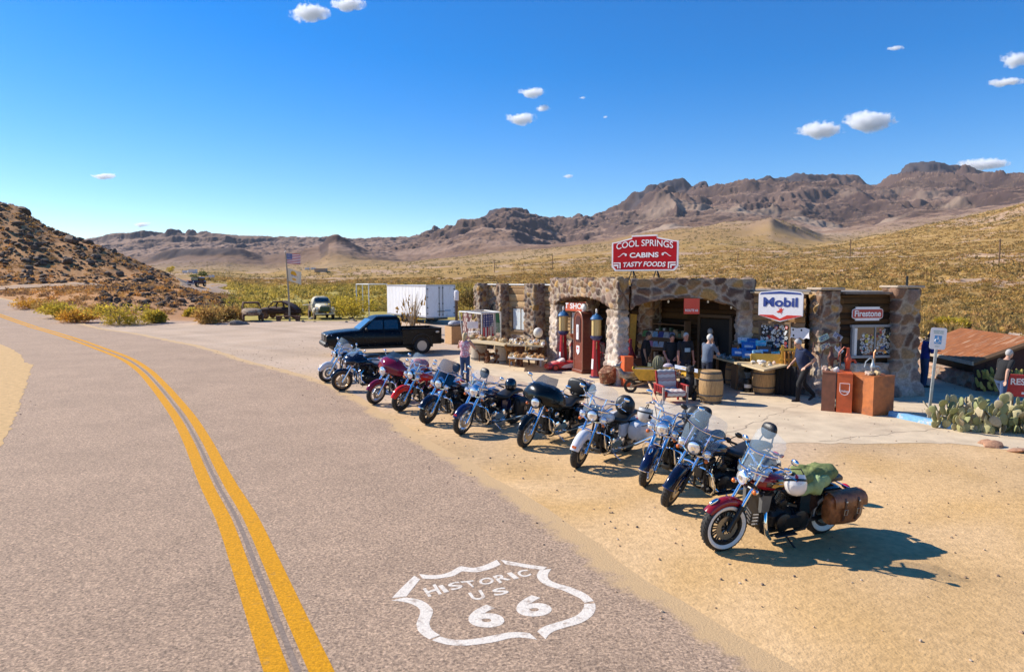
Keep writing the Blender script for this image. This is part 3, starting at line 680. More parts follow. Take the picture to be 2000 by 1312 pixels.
# wooden plank walls
M_PLANK =mat('weathered_planks',(.3,.2,.1),.85,0,attr=True,var=.35,scale=5,stretch=(1,1,7),bump=.006,bscale=30,spec=.2)
def plank_wall(name,M,L,z0,z1,parent,cols,bh=.2,seed=1,thick=.05,base=0.0):
    rr =random.Random(seed);vs =[];fs =[];cs =[];z =z0
    while z < z1 -.03:
        h =min(bh*rr.uniform(.75,1.25),z1 -z);x =0
        while x < L -.01:
            w =min(rr.uniform(.7,2.6),L -x);o =base +rr.uniform(0,.03);c =cols[rr.randrange(len(cols))];k =rr.uniform(.65,1.25)
            b =len(vs);zz =z +rr.uniform(-.008,.008)
            for (dx,dy,dz) in ((.004,o,.006),(w -.004,o,.006),(w -.004,o +.022,h*.25),(.004,o +.022,h*.25),(w -.004,o +.022,h*.8),(.004,o +.022,h*.8),(w -.004,o -.012,h -.004),(.004,o -.012,h -.004)):
                vs.append(tuple(M @ V(x +dx,dy,zz +dz)));cs.append([q*k for q in c])
            fs += [(b,b +1,b +2,b +3),(b +3,b +2,b +4,b +5),(b +5,b +4,b +6,b +7)]
            x += w
        z += h
    b =len(vs)
    for (x,y,z) in ((0,-.03,z0),(L,-.03,z0),(L,-.03,z1),(0,-.03,z1)): vs.append(tuple(M @ V(x,y +base,z)));cs.append((.03,.02,.015))
    fs.append((b,b +1,b +2,b +3))
    return np_mesh(name,np.array(vs),np.array(fs),M_PLANK,np.array(cs),parent,smooth=False)
WARM =[(.36,.22,.10),(.42,.27,.13),(.30,.18,.085),(.46,.31,.17),(.26,.16,.09)]
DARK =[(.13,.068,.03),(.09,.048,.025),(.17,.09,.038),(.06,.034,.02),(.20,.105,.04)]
flip =TR(0,0,0)
plank_wall('wood_wall',FM @ TR(.5,0,0),1.9,.7,2.98,bld,WARM,seed=3)
plank_wall('wood_wall',FM @ TR(2.4,0,0),7.1,.5,2.98,bld,[tuple(q*.45 for q in c) for c in DARK],seed=4)  # bay under the canopy: planks darkened so its shade sits in the colour
plank_wall('wood_wall',FM @ TR(9.9,0,0),3.2,.9,3.16,bld,WARM,seed=5,bh=.18)
plank_wall('wood_wall',FM @ TR(13.8,0,0),2.2,.85,3.16,bld,[(.44,.29,.15),(.38,.23,.11),(.5,.35,.19),(.33,.2,.1)],seed=6,bh=.3)
stone_beam('stone_base_wall',FM,6.2,.3,.92,lambda x: 0,bld,x0=9.9,**kmix)
stone_beam('stone_base_wall',FM @ TR(0,.05,0),1.8,.3,.75,lambda x: 0,bld,x0=.5,**kmix)
stone_beam('stone_wall',FM,1.7,.35,3.2,lambda x: 0,bld,x0=16.2,**kA)
for sx_,w_,pr in ((13.45,.85,.62),(16.05,.45,.5),(18.0,.6,.5)):
    stone_pillar('pilaster',FM @ TR(sx_,pr/2 -.1,0),w_,pr +.2,3.22,bld,w_ +.12,pr +.26,.06,**kA)
stone_pillar('pilaster',FM @ TR(6.5,.25,0),.75,.5,2.9,bld,top=False,**kA)
# right corner pier, end wall towards the camera
ex =(Q0 -P0);Le =ex.length;EM =frame(P0,-ex)           # y would point away, so build with x from Q to P
EM =frame(Q0,P0 -Q0)                                        # x from Q to P, y out of the wall ... towards the camera
stone_pillar('corner_pier',EM @ TR(Le -.28,-.30,0),.66,.62,3.10,bld,.74,.7,.16,pal=PAL_B*.8,mort=MORT_B*.85,blend=(PAL_A,MORT_A,.7,1.3))
stone_pillar('corner_pier',EM @ TR(.38,-.1,0),.80,.7,3.16,bld,.86,.8,.15,cell=(.42,.42,.36),pal=PAL_B*.7,mort=MORT_B*.8,blend=(PAL_A,MORT_A,.7,1.2))
mb =MB();mb.box((0,0,0),(.86,.82,.06),bev=.015);mb.M =Matrix.Identity(4)
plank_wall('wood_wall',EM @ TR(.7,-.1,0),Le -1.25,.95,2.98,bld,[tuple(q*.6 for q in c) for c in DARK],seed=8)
stone_beam('stone_base_wall',EM @ TR(0,.06,0),Le -1.2,.3,.98,lambda x: 0,bld,x0=.65,pal=PAL_B*.8,mort=MORT_B*.85,cell=(.5,.5,.3))
# roofs, back walls, trim
M_ROOF =mat('tar_roof',(.20,.17,.14),.9,0,var=.2,scale=3)
M_TRIMW =mat('white_trim',(.75,.73,.7),.6,0,var=.1,scale=8)
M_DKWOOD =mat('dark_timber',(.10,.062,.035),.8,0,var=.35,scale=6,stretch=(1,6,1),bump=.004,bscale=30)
M_DARKIN =mat('painted_interior_shade',(.018,.015,.013),.9)  # near-black paint standing for the unlit inside of openings
bk =-Fn*5.5
Qb =Q0 +V(-.4,3.6,0);Eb =FM @ V(18.2,-5.5,0)
def poly_prism(name,pts,z0,z1,m,parent):
    k =MB();n =len(pts);k.add([V(p.x,p.y,z0) for p in pts] +[V(p.x,p.y,z1) for p in pts],[tuple(range(n))[::-1],tuple(range(n,2*n))] +[(i,(i +1) % n,n +(i +1) % n,n +i) for i in range(n)])
    return k.build(name,m,parent,flat=True)
poly_prism('roof',[P0 +V(.25,.1,0),Q0 +V(-.2,.35,0),Qb,Eb,FM @ V(18.0,-.05,0)],2.99,3.06,M_ROOF,bld)
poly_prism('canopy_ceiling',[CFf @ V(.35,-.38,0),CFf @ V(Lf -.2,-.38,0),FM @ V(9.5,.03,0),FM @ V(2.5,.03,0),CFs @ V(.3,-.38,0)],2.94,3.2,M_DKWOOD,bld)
for a,b in ((Q0 +V(.1,.5,0),Qb),(Qb,Eb),(Eb,FM @ V(18.2,-.2,0))):
    stone_beam('back_wall',frame(b,a -b),(a -b).length,.3,3.0,lambda x: 0,bld,step=.12,**kA)
mb =MB(FM);mb.box((14.6,.02,3.20),(7.2,.12,.05));mb.build('white_roof_edge',M_TRIMW,bld)
mb =MB(FM);mb.box((1.35,.05,3.01),(2.0,.16,.06));mb.build('roof_edge',mat('tan_roof_edge',(.36,.27,.17),.8,var=.2),bld)
mb =MB(EM);mb.box((Le/2,.0,3.02),(Le -1.3,.2,.06));mb.build('roof_edge',mat('grey_roof_edge',(.17,.14,.12),.8,var=.25),bld)
mb =MB(EM);mb.box((.38,-.1,3.2),(.9,.8,.07),bev=.02);mb.build('pier_cap',mat('cap_slab',(.42,.33,.24),.85,var=.25,bump=.01),bld)
mb =MB(EM);mb.box((Le -.28,-.3,3.14),(.78,.74,.07),bev=.02);mb.build('pier_cap',mat('cap_slab',),bld)
mb =MB(EM);mb.tube([(.22,-.1,3.2),(.22,-.1,3.52)],.035,8);mb.build('vent_pipe',BLKM,bld)
for i in range(7):
    mb =MB(FM);mb.tube([(16.9 -i*0.95,-.15,3.2),(16.9 -i*.95 -.12,.1,3.34)],.012,5);mb.build('bent_roof_rod',BLKM,bld)
# windows and doors
M_GLASSD =mat('dark_window_glass',(.03,.035,.04),.05,0,coat=1,spec=.8)
M_CURT =mat('pale_curtain',(.62,.66,.66),.7,0,var=.3,scale=3,stretch=(14,14,.4))
M_FRAME =mat('brown_window_frame',(.17,.105,.06),.7,0,var=.3,scale=12)
M_GREYF =mat('grey_window_frame',(.28,.28,.29),.5,0,var=.15)
def window(M,x0,x1,z0,z1,fm,pane,mull=1,y=.03,curtain=None):
    w =MB(M);t =.07
    w.box(((x0 +x1)/2,y,z1),(x1 -x0 +2*t,.09,t));w.box(((x0 +x1)/2,y +.02,z0),(x1 -x0 +2*t,.13,t))
    for x in (x0,x1): w.box((x,y,(z0 +z1)/2),(t,.085,z1 -z0 -t))
    for k in range(mull): w.box((x0 +(x1 -x0)*(k +1)/(mull +1),y,(z0 +z1)/2),(.04,.075,z1 -z0 -t))
    o =w.build('window',fm,bld)
    p =MB(M);p.box(((x0 +x1)/2,y,(z0 +z1)/2),(x1 -x0 -t,.03,z1 -z0 -t));p.build('pane',pane,o)
    if curtain:
        rows =[[],[]]
        for i in range(60):
            x =x0 +t +(x1 -x0 -2*t)*i/59
            for k,z in enumerate((z0 +t,z1 -t)): rows[k].append((x,y +.022 +.008*math.sin(i*1.3),z))
        c =MB(M);c.sheet(rows);c.build('curtain',curtain,o)
    return o
window(FM,14.15,15.5,1.03,2.13,M_FRAME,M_GLASSD,1,.03,M_CURT)
window(FM,10.3,11.2,.95,2.12,M_FRAME,M_GLASSD,1,.03,M_CURT)
STK =mat('window_stickers',(.5,.5,.5),.5,0,attr=True)
def stickers(M,x0,x1,z0,z1,y,n,seed,parent,cols):
    rr =random.Random(seed);vs =[];fs =[];cs =[];pos =[]
    for i in range(n*3):
        r =rr.uniform(.028,.06);g_ =rr.choice((0,0,.4));x =rr.uniform(x0 +r,x1 -r);z =rr.uniform(z0 +r,z1 -r)
        if any((x -a) ** 2 +(z -c) ** 2 < (r +q) ** 2*.6 for a,c,q in pos): continue
        pos.append((x,z,r));col =cols[rr.randrange(len(cols))];k =rr.choice((4,14,14,4,6));b =len(vs);a0 =rr.uniform(0,1.5);yy =y +.001*len(pos)/20
        for ring,s_ in ((0,1),(1,.62)):
            b =len(vs);c_ =col if ring == 0 else [q*.35 +g_ for q in col]
            for j in range(k): vs.append(tuple(M @ V(x +r*s_*math.cos(a0 +2*math.pi*j/k)*(1.25 if k == 4 else 1),yy +ring*.002,z +r*s_*math.sin(a0 +2*math.pi*j/k))));cs.append(c_)
            vs.append(tuple(M @ V(x,yy +ring*.002,z)));cs.append(c_)
            fs += [(b +j,b +(j +1) % k,b +k) for j in range(k)]
        if len(pos) >= n: break
    return np_mesh('stickers',np.array(vs),np.array(fs),STK,np.array(cs),parent,smooth=False)
WCOL =[(.62,.62,.6)]*14 +[(.5,.06,.05),(.06,.14,.4),(.75,.6,.1),(.05,.05,.05),(.1,.4,.45),(.55,.5,.4)]
w_ =window(EM,Le -2.42,Le -1.0,1.16,2.06,M_GREYF,M_GLASSD,1,-.02)
stickers(EM,Le -2.35,Le -1.75,1.22,2.0,.003,62,5,w_,WCOL);stickers(EM,Le -1.68,Le -1.22,1.22,1.85,.003,34,6,w_,WCOL)
mb =MB(EM);mb.box((Le -1.08,.0,1.6),(.1,.02,.8));mb.build('white_panel',M_TRIMW,w_)
w2_ =window(FM,.95,2.0,1.25,2.1,M_FRAME,M_GLASSD,1,.05)
stickers(FM,1.0,1.95,1.3,2.05,.09,75,7,w2_,[(.75,.75,.73)]*8 +[(.5,.06,.05),(.06,.1,.25),(.1,.1,.1)])
mb =MB(FM);mb.box((3.7,.06,1.05),(1.2,.08,2.1));dr =mb.build('doorway_shade',M_DARKIN,bld)  # solid block with the doorway's dark inside painted on
mb =MB(FM);[mb.box((x,.09,1.08),(.1,.1,2.2)) for x in (3.05,4.35)];mb.box((3.7,.09,2.2),(1.3,.1,.1));mb.build('door_frame',M_DKWOOD,dr)
mb =MB(FM);mb.box((8.3,.06,1.5),(1.5,.06,1.1));mb.build('dark_window',M_DARKIN,bld)  # interior darkness painted as a flat block, no room behind
mb =MB(FM)
mb.add([V(17.1 +.42*math.cos(a),.09,1.5 +.75*math.sin(a)) for a in [math.pi*i/12 for i in range(13)]] +[V(16.68,.09,.4),V(17.52,.09,.4)],[tuple(range(13)) +(13,14)]);mb.build('arch_shade_panel',M_DARKIN,bld,flat=True)  # flat sheet painted dark for the shade inside the arch

# ------------------------------------------------------------------ signs on the building
M_SRED =mat('sign_red_enamel',(.42,.006,.014),.6,0,spec=.15,var=.12,scale=5)
M_SWHITE =mat('sign_white_enamel',(.80,.78,.80),.4,0,coat=.2,var=.06,scale=6)
M_SBLUE =mat('sign_blue_enamel',(.012,.045,.26),.35,0,coat=.3)
M_SBRIGHT =mat('sign_bright_red',(.62,.03,.02),.35,0,coat=.3)
def face_frame(p,nrm):
    """frame for a flat sign: x to the right as seen, z up, y into the sign"""
    n =Vector((nrm[0],nrm[1],0)).normalized();x =Vector((-n.y,n.x,0));y =-n
    return Matrix(((x.x,y.x,0,p[0]),(x.y,y.y,0,p[1]),(0,0,1,p[2]),(0,0,0,1)))
def text(mb,txt,M,x0,x1,z0,z1,y=-.012,bold=.0,arc=0.0,m=None,shear=0.0,ext=.004):
    vs,fs =font_mesh(txt,bold=bold);a =fit(vs);out =[]
    for v in a:
        x =x0 +(x1 -x0)*v.x;t =v.x*2 -1;z =z0 +(z1 -z0)*v.y +arc*(1 -t*t)
        out.append(M @ V(x +shear*(v.y -.5)*(z1 -z0),y,z))
    mb.add(out,fs,m)
p =W(1258,494,22.4);SM =face_frame((p.x,p.y,p.z),(-.55,-.835))
sg =empty('roof_sign',(0,0,0),0,'dark red roof sign with white border reading COOL SPRINGS CABINS TASTY FOODS','sign')
w,h =1.15,.58
out =[(-w,-h +.14),(-w +.12,-h),(-.95,-h),(w -.2,-h),(w -.12,-h),(w,-h +.14),(w,h -.22),(.98,h -.2),(.44,h -.08),(.44,h),(-.44,h),(-.44,h -.08),(-.98,h -.2),(-w,h -.22)]
XZ =SM @ RX(math.pi/2)
def sc(P,dx,dz): return [(x*dx,z*dz) for x,z in P]
mb =MB();mb.prism(sc(out,1,1),.05,XZ @ TR(0,0,-.05));mb.build('white_border',M_SWHITE,sg,flat=True)
mb =MB();mb.prism(sc(out,.955,.92),.01,XZ @ TR(0,0,-.005));mb.build('red_panel',M_SRED,sg,flat=True)
mb =MB()
text(mb,'COOL SPRINGS',SM,-.98,.98,.12,.33,-.012,.01,.10)
mb.build('lettering',M_SWHITE,sg,flat=True);mb =MB();text(mb,'CABINS',SM,-.5,.5,-.15,.015,-.012,.03);mb.build('lettering',M_SWHITE,sg,flat=True);mb =MB();text(mb,'TASTY FOODS',SM,-.74,.74,-.46,-.30,-.012,.025,.02,shear=.2)
mb.build('lettering',M_SWHITE,sg,flat=True)
for s in (-1,1):
    mb =MB();c =[V(s*(.62 +.3*t),0,-.06 +.05*math.sin(t*5)) for t in [i/10 for i in range(11)]]
    mb.sheet([[SM @ V(q.x,-.012,q.z +.022*(1 -abs(i -2)/10)) for i,q in enumerate(c)],[SM @ V(q.x,-.012,q.z -.012) for q in c]])
    mb.add([SM @ V(s*.64 +.04*math.cos(a),-.012,-.05 +.045*math.sin(a)) for a in [math.pi*2*i/10 for i in range(10)]],[tuple(range(10))])
    for a,b,c_,d in ((.82,1.08,-.335,-.30),(.82,.86,-.50,-.335),(.90,1.08,-.42,-.37),(.90,.94,-.5,-.42)): mb.add([SM @ V(s*x,-.012,z) for x,z in ((a,c_),(b,c_),(b,d),(a,d))],[(0,1,2,3)])
    mb.build('ornament',M_SWHITE,sg,flat=True)
for x in (-.42,.42):
    mb =MB(SM)
    for dx,dy in ((-.1,-.06),(.1,-.06),(0,.35)): mb.tube([(x,.05,-h +.1),(x +dx,.05 +dy,-h -.30)],.018,6)
    mb.tube([(x,.06,-h +.1),(x,.06,h -.3)],.02,6);mb.build('steel_stand',BLKM,sg)
# petrol shield sign
p =W(1524,598,20.3);SM =face_frame((p.x,p.y,p.z),(-.62,-.785))
sg =empty('shield_sign',(0,0,0),0,'white shield sign with blue top and red point reading Mobil','sign')
w,h =.63,.43;XZ =SM @ RX(math.pi/2)
out =[(-w,h -.08),(-w +.06,h -.02),(0,h +.03),(w -.06,h -.02),(w,h -.08),(w,-h +.16),(0,-h -.02),(-w,-h +.16)]
mb =MB();mb.prism(sc(out,1.02,1.03),.07,XZ @ TR(0,0,-.07));mb.build('sign_body',M_SWHITE,sg,flat=True)
mb =MB();mb.prism([(-w*.96,h -.085),(-w*.9,h -.035),(0,h +.015),(w*.9,h -.035),(w*.96,h -.085),(.45,h -.075),(0,h -.06),(-.45,h -.075)],.006,XZ)
text(mb,'Mobil',SM,-.5,.5,-.02,.26,-.008,.035);mb.build('blue_lettering',M_SBLUE,sg,flat=True)
mb =MB();mb.prism([(-w*.97,-h +.165),(-.2,-h +.17),(0,-h +.06),(.2,-h +.17),(w*.97,-h +.165),(w*.97,-h +.15),(0,-h -.0),(-w*.97,-h +.15)],.006,XZ)
mb.prism([(-.11,-.16),(-.02,-.12),(-.05,-.05),(.0,-.09),(.02,-.03),(.05,-.09),(.10,-.07),(.06,-.13),(.07,-.19),(.03,-.18),(.05,-.25),(0,-.19),(-.06,-.2)],.006,XZ);mb.build('red_emblem',M_SBRIGHT,sg,flat=True)
for z_ in (.2,-.1):
    mb =MB(SM);mb.tube([(0,.05,z_),(0,.45,z_)],.02,6);mb.build('bracket',BLKM,sg)
# tyre sign
p =EM @ V(Le -1.4,.06,2.42);SM =face_frame((p.x,p.y,p.z),tuple((EM.to_3x3() @ V(0,1,0)))[:2])
sg =empty('tyre_sign',(0,0,0),0,'red and white sign reading Firestone on the dark plank wall','sign')
XZ =SM @ RX(math.pi/2)
mb =MB();mb.prism([(-.38,-.2),(.38,-.2),(.38,-.15),(.42,-.15),(.42,.15),(.38,.15),(.38,.2),(-.38,.2),(-.38,.15),(-.42,.15),(-.42,-.15),(-.38,-.15)],.03,XZ @ TR(0,0,-.03));mb.build('white_plate',M_SWHITE,sg,flat=True)
mb =MB();mb.prism([(p_.x,p_.y) for p_ in rrect(.98,.28,.06,.1)],.03,XZ @ TR(0,0,-.028));mb.build('white_rim',M_SWHITE,sg,flat=True)
mb =MB();mb.prism([(p_.x,p_.y) for p_ in rrect(.95,.25,.05,.1)],.034,XZ @ TR(0,0,-.028));mb.build('red_panel',mat('sign_tyre_red',(.42,.012,.02),.35,coat=.3),sg,flat=True)
mb =MB();text(mb,'Firestone',SM,-.42,.42,-.085,.10,-.010,.028);mb.build('lettering',M_SWHITE,sg,flat=True)
# shop sign
p =FM @ V(11.0,.24,2.33);SM =face_frame((p.x,p.y,p.z),(Fn.x,Fn.y))
sg =empty('shop_sign',(0,0,0),0,'orange red wooden board reading GIFT SHOP under the arch','sign')
mb =MB(SM);mb.box((0,.02,0),(2.0,.04,.36),bev=.006);mb.box((0,.0,.19),(2.04,.09,.04));mb.box((0,.0,-.19),(2.04,.09,.04));mb.build('board',mat('orange_board',(.50,.085,.03),.6,0,var=.2),sg)
mb =MB();text(mb,'GIFT SHOP',SM,-.92,.92,-.12,.12,-.006,.03);mb.build('lettering',M_SWHITE,sg,flat=True)
# hide shaped white sheet and licence plates
p =FM @ V(.62,.09,1.82);SM =face_frame((p.x,p.y,p.z),(Fn.x,Fn.y));XZ =SM @ RX(math.pi/2)
mb =MB();mb.prism([(-.3,.17),(-.1,.15),(.15,.18),(.3,.14),(.29,0),(.31,-.14),(.2,-.12),(.12,-.17),(.0,-.12),(-.1,-.18),(-.2,-.13),(-.31,-.15),(-.29,0)],.012,XZ);mb.cur =1
for x,z in ((-.22,.1),(.05,.1),(-.2,-.07)): mb.prism([(x +.03*math.cos(a),z +.035*math.sin(a)) for a in [i*math.pi/4 for i in range(8)]],.014,XZ)
tag(mb.build('scalloped_notice',[M_SWHITE,BLKM],None,flat=True),'white notice sheet with scalloped lower edge beside the corner pier','notice')
for i,(px,py,rot,colr,lb) in enumerate([(1609,660,25,(.35,.5,.42),'green tinted licence plate tilted on the corner pier'),(1612,676,22,(.52,.50,.36),'yellowish licence plate just below the green tinted plate'),
                                      (1636,657,-32,(.42,.42,.45),'grey licence plate on the planks, upper one beside the sticker window'),(1638,682,-42,(.7,.7,.72),'white licence plate with blue print, lower one beside the sticker window')]):
    d =ray(px,py);o_ =Vector((0,0,HC));n_ =EM.to_3x3() @ V(0,1,0);pl =EM @ V(0,.10 if i < 2 else .0,0);t =(pl -o_).dot(n_)/d.dot(n_);p =o_ +d*t
    SM =face_frame((p.x,p.y,p.z),(n_.x,n_.y)) @ RY(math.radians(-rot))
    mb =MB(SM);mb.box((0,0,0),(.31,.012,.16),bev=.003);mb.cur =1;mb.box((0,-.008,.055),(.2,.004,.025));mb.M =Matrix.Identity(4)
    text(mb,('4K7 21','AZ 66','83 RTE','66 ABQ')[i],SM,-.12,.12,-.05,.03,-.009,.02)
    tag(mb.build('licence_plate',[mat('plate_paint_%s' % 'abcd'[i],colr,.5),M_SBLUE],None,flat=True),lb,'licence plate')
# red banner and bulbs under the side arch
mb =MB(CFs);xb =Ls*.40
mb.slab([[(xb +.0 +i*.07,.03 +.012*math.sin(i*1.2),2.82 -k*.1) for i in range(8)] for k in range(6)],.012);mb.cur =1
mb.M =Matrix.Identity(4);SMb =face_frame(tuple(CFs @ V(xb +.25,.06,2.5)),tuple(CFs.to_3x3() @ V(0,1,0))[:2]);text(mb,'ROUTE 66',SMb,-.2,.2,-.1,-.02,-.003,.02)
tag(mb.build('hanging_banner',[M_SBRIGHT,M_SWHITE]),'red banner hanging from the middle of the side arch','banner')
M_BULB =mat('glass_bulb',(.85,.8,.68),.1,0,coat=1)
bnames =['bare light bulb under the side arch, left of the red banner','bare light bulb under the side arch just right of the red banner','bare light bulb under the side arch nearest the right pillar']
for k,fx_ in enumerate((.62,.33,.16)):
    pb =CFs @ V(Ls*fx_,-.2,2.80 if k < 2 else 2.62);e =empty('light_bulb',pb,0,bnames[k],'light bulb','bulbs under the side arch')
    mb =MB();mb.ell((0,0,-.09),(.035,.035,.05));mb.build('glass',M_BULB,e);mb =MB();mb.tube([(0,0,-.04),(0,0,.05)],.02,8);mb.build('socket',BLKM,e)


# ------------------------------------------------------------------ motorcycles
def paint(name,c,rough=.14): return mat(name,c,rough,0,coat=.45,spec=.35,var=.08,scale=3,rvar=.05)
MAROON =paint('maroon_gloss',(.20,.006,.03));REDP =paint('red_gloss',(.72,.018,.004));NAVY =paint('navy_gloss',(.006,.010,.045));BLUEP =paint('deep_blue_gloss',(.008,.02,.10))
WHITEP =paint('white_gloss',(.74,.74,.75));WINE =paint('wine_red_gloss',(.26,.010,.016));CREAM =paint('cream_gloss',(.70,.66,.56));GREENBLK =mat('greenish_black_gloss',(.003,.005,.006),.24,0,coat=.2,spec=.25,var=.08);DKBLUE =paint('midnight_gloss',(.005,.007,.022))
LEATHER =mat('brown_leather',(.31,.105,.032),.42,0,var=.4,scale=7,bump=.006,bscale=45,col2=(.17,.055,.018),c2lo=.5,c2hi=.7)
WHITEWALL =mat('whitewall_rubber',(.72,.71,.67),.6,0,var=.08,scale=20)
ENGBLK =mat('engine_black',(.022,.021,.021),.5,.3,var=.35,scale=14)
DISC =mat('brake_disc_steel',(.42,.40,.37),.35,1.0,var=.2,scale=30)
GREYFIN =mat('fin_grey',(.22,.21,.20),.45,.6,var=.2,scale=10)
BRONZE =mat('bronze_rim',(.30,.20,.10),.35,.9,var=.15)

def wheel(parent,M,r,w,rimm,style='cast',white=False,n=5,disc=True):
    """M: axle frame, axis along y"""
    A =M @ RX(math.pi/2);rr =r -w*.78
    t =MB();pr =[(rr,-w*.36),(rr +w*.25,-w*.47),(r -w*.30,-w*.5),(r -w*.10,-w*.36),(r -.004,-w*.15),(r,0),(r -.004,w*.15),(r -w*.10,w*.36),(r -w*.30,w*.5),(rr +w*.25,w*.47),(rr,w*.36)]
    t.lathe(pr,A,44,caps=False)
    for k in range(36):                               # tread blocks
        a =2*math.pi*k/36
        for sg in (-1,1):
            c =A @ V((r -.004)*math.cos(a +sg*.05),(r -.004)*math.sin(a +sg*.05),sg*w*.17)
            t.box(c,(w*.26,.016,.012),(A.to_3x3() @ Matrix.Rotation(a,3,'Z') @ Matrix.Rotation(math.pi/2,3,'Y') @ Matrix.Rotation(sg*.6,3,'Z')).to_4x4())
    o =t.build('wheel',RUBBER,parent)
    if white:
        k =MB()
        for sg in (-1,1): k.lathe([(rr +.004,sg*w*.40),(rr +w*.16,sg*(w*.5)),(r -w*.42,sg*(w*.53)),(r -w*.34,sg*(w*.48))],A,44,caps=False)
        k.build('whitewall',WHITEWALL,o)
    k =MB();k.lathe([(rr -.028,-w*.36),(rr +.004,-w*.40),(rr +.010,-w*.36),(rr -.012,-w*.2),(rr -.012,w*.2),(rr +.010,w*.36),(rr +.004,w*.40),(rr -.028,w*.36),(rr -.034,w*.2),(rr -.034,-w*.2),(rr -.028,-w*.36)],A,40,caps=False)
    k.lathe([(.0,-w*.45),(.035,-w*.45),(.045,-w*.3),(.03,0),(.045,w*.3),(.035,w*.45),(0,w*.45)],A,16)
    if style == 'wire':
        for i in range(36):
            a =2*math.pi*i/36;b =a +(.5 if i % 2 else -.5);z =w*.28*(1 if (i // 2) % 2 else -1)
            k.tube([A @ V(.04*math.cos(b),.04*math.sin(b),z),A @ V((rr -.03)*math.cos(a),(rr -.03)*math.sin(a),0)],.0028,4,caps=False)
    else:
        for i in range(n):
            a =2*math.pi*i/n
            for d in ((-.10,.10) if style == 'twin' else (0,)):
                p0 =A @ V(.035*math.cos(a +d*2),.035*math.sin(a +d*2),0);p1 =A @ V((rr -.03)*math.cos(a +d),(rr -.03)*math.sin(a +d),0)
                k.tube([p0,p0.lerp(p1,.5),p1],[.021,.015,.020] if style == 'cast' else [.011,.009,.013],6)
    k.build('rim',rimm,o)
    if disc:
        k =MB();z =w*.42
        for sg in (-1,):
            k.lathe([(.085,sg*z),(.155,sg*z),(.155,sg*(z +.006)),(.085,sg*(z +.006)),(.085,sg*z)],A,36,caps=False)
            for i in range(8):
                a =2*math.pi*i/8;k.tube([A @ V(.04*math.cos(a),.04*math.sin(a),sg*z),A @ V(.09*math.cos(a),.09*math.sin(a),sg*z)],.007,5)
        k.M =Matrix.Identity(4)
        k.build('brake_disc',DISC,o)
        k2 =MB()
        for i in range(20):
            a =2*math.pi*i/20;k2.lathe([(0,z +.007),(.006,z +.007)],A @ TR(.115*math.cos(a),.115*math.sin(a),-2*z -.014),6)
    return o
def fender(parent,M,r,w,a0,a1,m,flare=0.0,side=.09,n=22,trim=None,label=None):
    """mudguard round an axle (axis y); angles from straight ahead, over the top, to the back"""
    k =MB(M);secs =[]
    for i in range(n +1):
        a =math.radians(a0 +(a1 -a0)*i/n);e =1 +flare*(i/n) ** 3;sc_ =[]
        sd =side*(1 -.65*max(0,1 -i/(n*.16)) -.35*max(0,1 -(n -i)/(n*.12)))
        prof =[(-1,-sd),(-1,-sd*.35),(-.86,.012),(-.5,.032),(0,.040),(.5,.032),(.86,.012),(1,-sd*.35),(1,-sd)]
        for (y,d) in prof: sc_.append(V((r +d)*math.cos(a)*e,y*w/2,(r +d)*math.sin(a)*e))
        for (y,d) in prof[::-1]: sc_.append(V((r +d -.008)*math.cos(a)*e,y*(w/2 -.006),(r +d -.008)*math.sin(a)*e))
        secs.append(sc_)
    k.loft(secs);o =k.build('fender',m,parent,ang=50,label=label)
    if trim:
        k =MB(M)
        for sg in (-1,1): k.tube([V((r -side*.9)*math.cos(a),sg*(w/2 +.004),(r -side*.9)*math.sin(a)) for a in [math.radians(a0 +(a1 -a0)*i/n) for i in range(4,n +1)]],.007,6)
        a =math.radians(a0);k.tube([V((r +d)*math.cos(a)*1.004,y*w/2,(r +d)*math.sin(a)) for y,d in [(-1,-side*.3),(-.86,.012),(-.5,.034),(0,.042),(.5,.034),(.86,.012),(1,-side*.3)]],.011,6)
        k.build('fender_trim',trim,o)
    return o
def ring_sec(x,w,h,z,n=16,p=2.6,top=1.0):
    out =[]
    for i in range(n):
        a =2*math.pi*i/n;c,s =math.cos(a),math.sin(a)
        y =w*math.copysign(abs(c) ** (2/p),c);zz =h*math.copysign(abs(s) ** (2/p),s)
        out.append(V(x,y*(1 -(0.25*(1 -top) if s < 0 else 0)),z +zz))
    return out
def lamp(parent,c,r,d,shell,lens=LENS,name='headlight',axis=None,M=None):
    A =(M or Matrix.Identity(4)) @ TR(c) @ (axis or Matrix.Identity(4)) @ RY(math.pi/2)
    k =MB();k.lathe([(0,-d),(r*.55,-d*.9),(r*.9,-d*.5),(r,-d*.1),(r*1.05,.0),(r*1.05,.012),(r*.93,.02),(r*.90,.005)],A,24,caps=False)
    o =k.build(name,shell,parent)
    k =MB();k.lathe([(r*.93,.006),(r*.7,.022),(r*.35,.030),(0,.033)],A,24);k.build('lens',lens,o)
    if lens is LENS and r > .05:
        k =MB();k.lathe([(r*.28,.034),(r*.30,.040),(r*.22,.041),(.0,.037)],A,14);k.build('bulb_cover',CHROME,o)
    return o

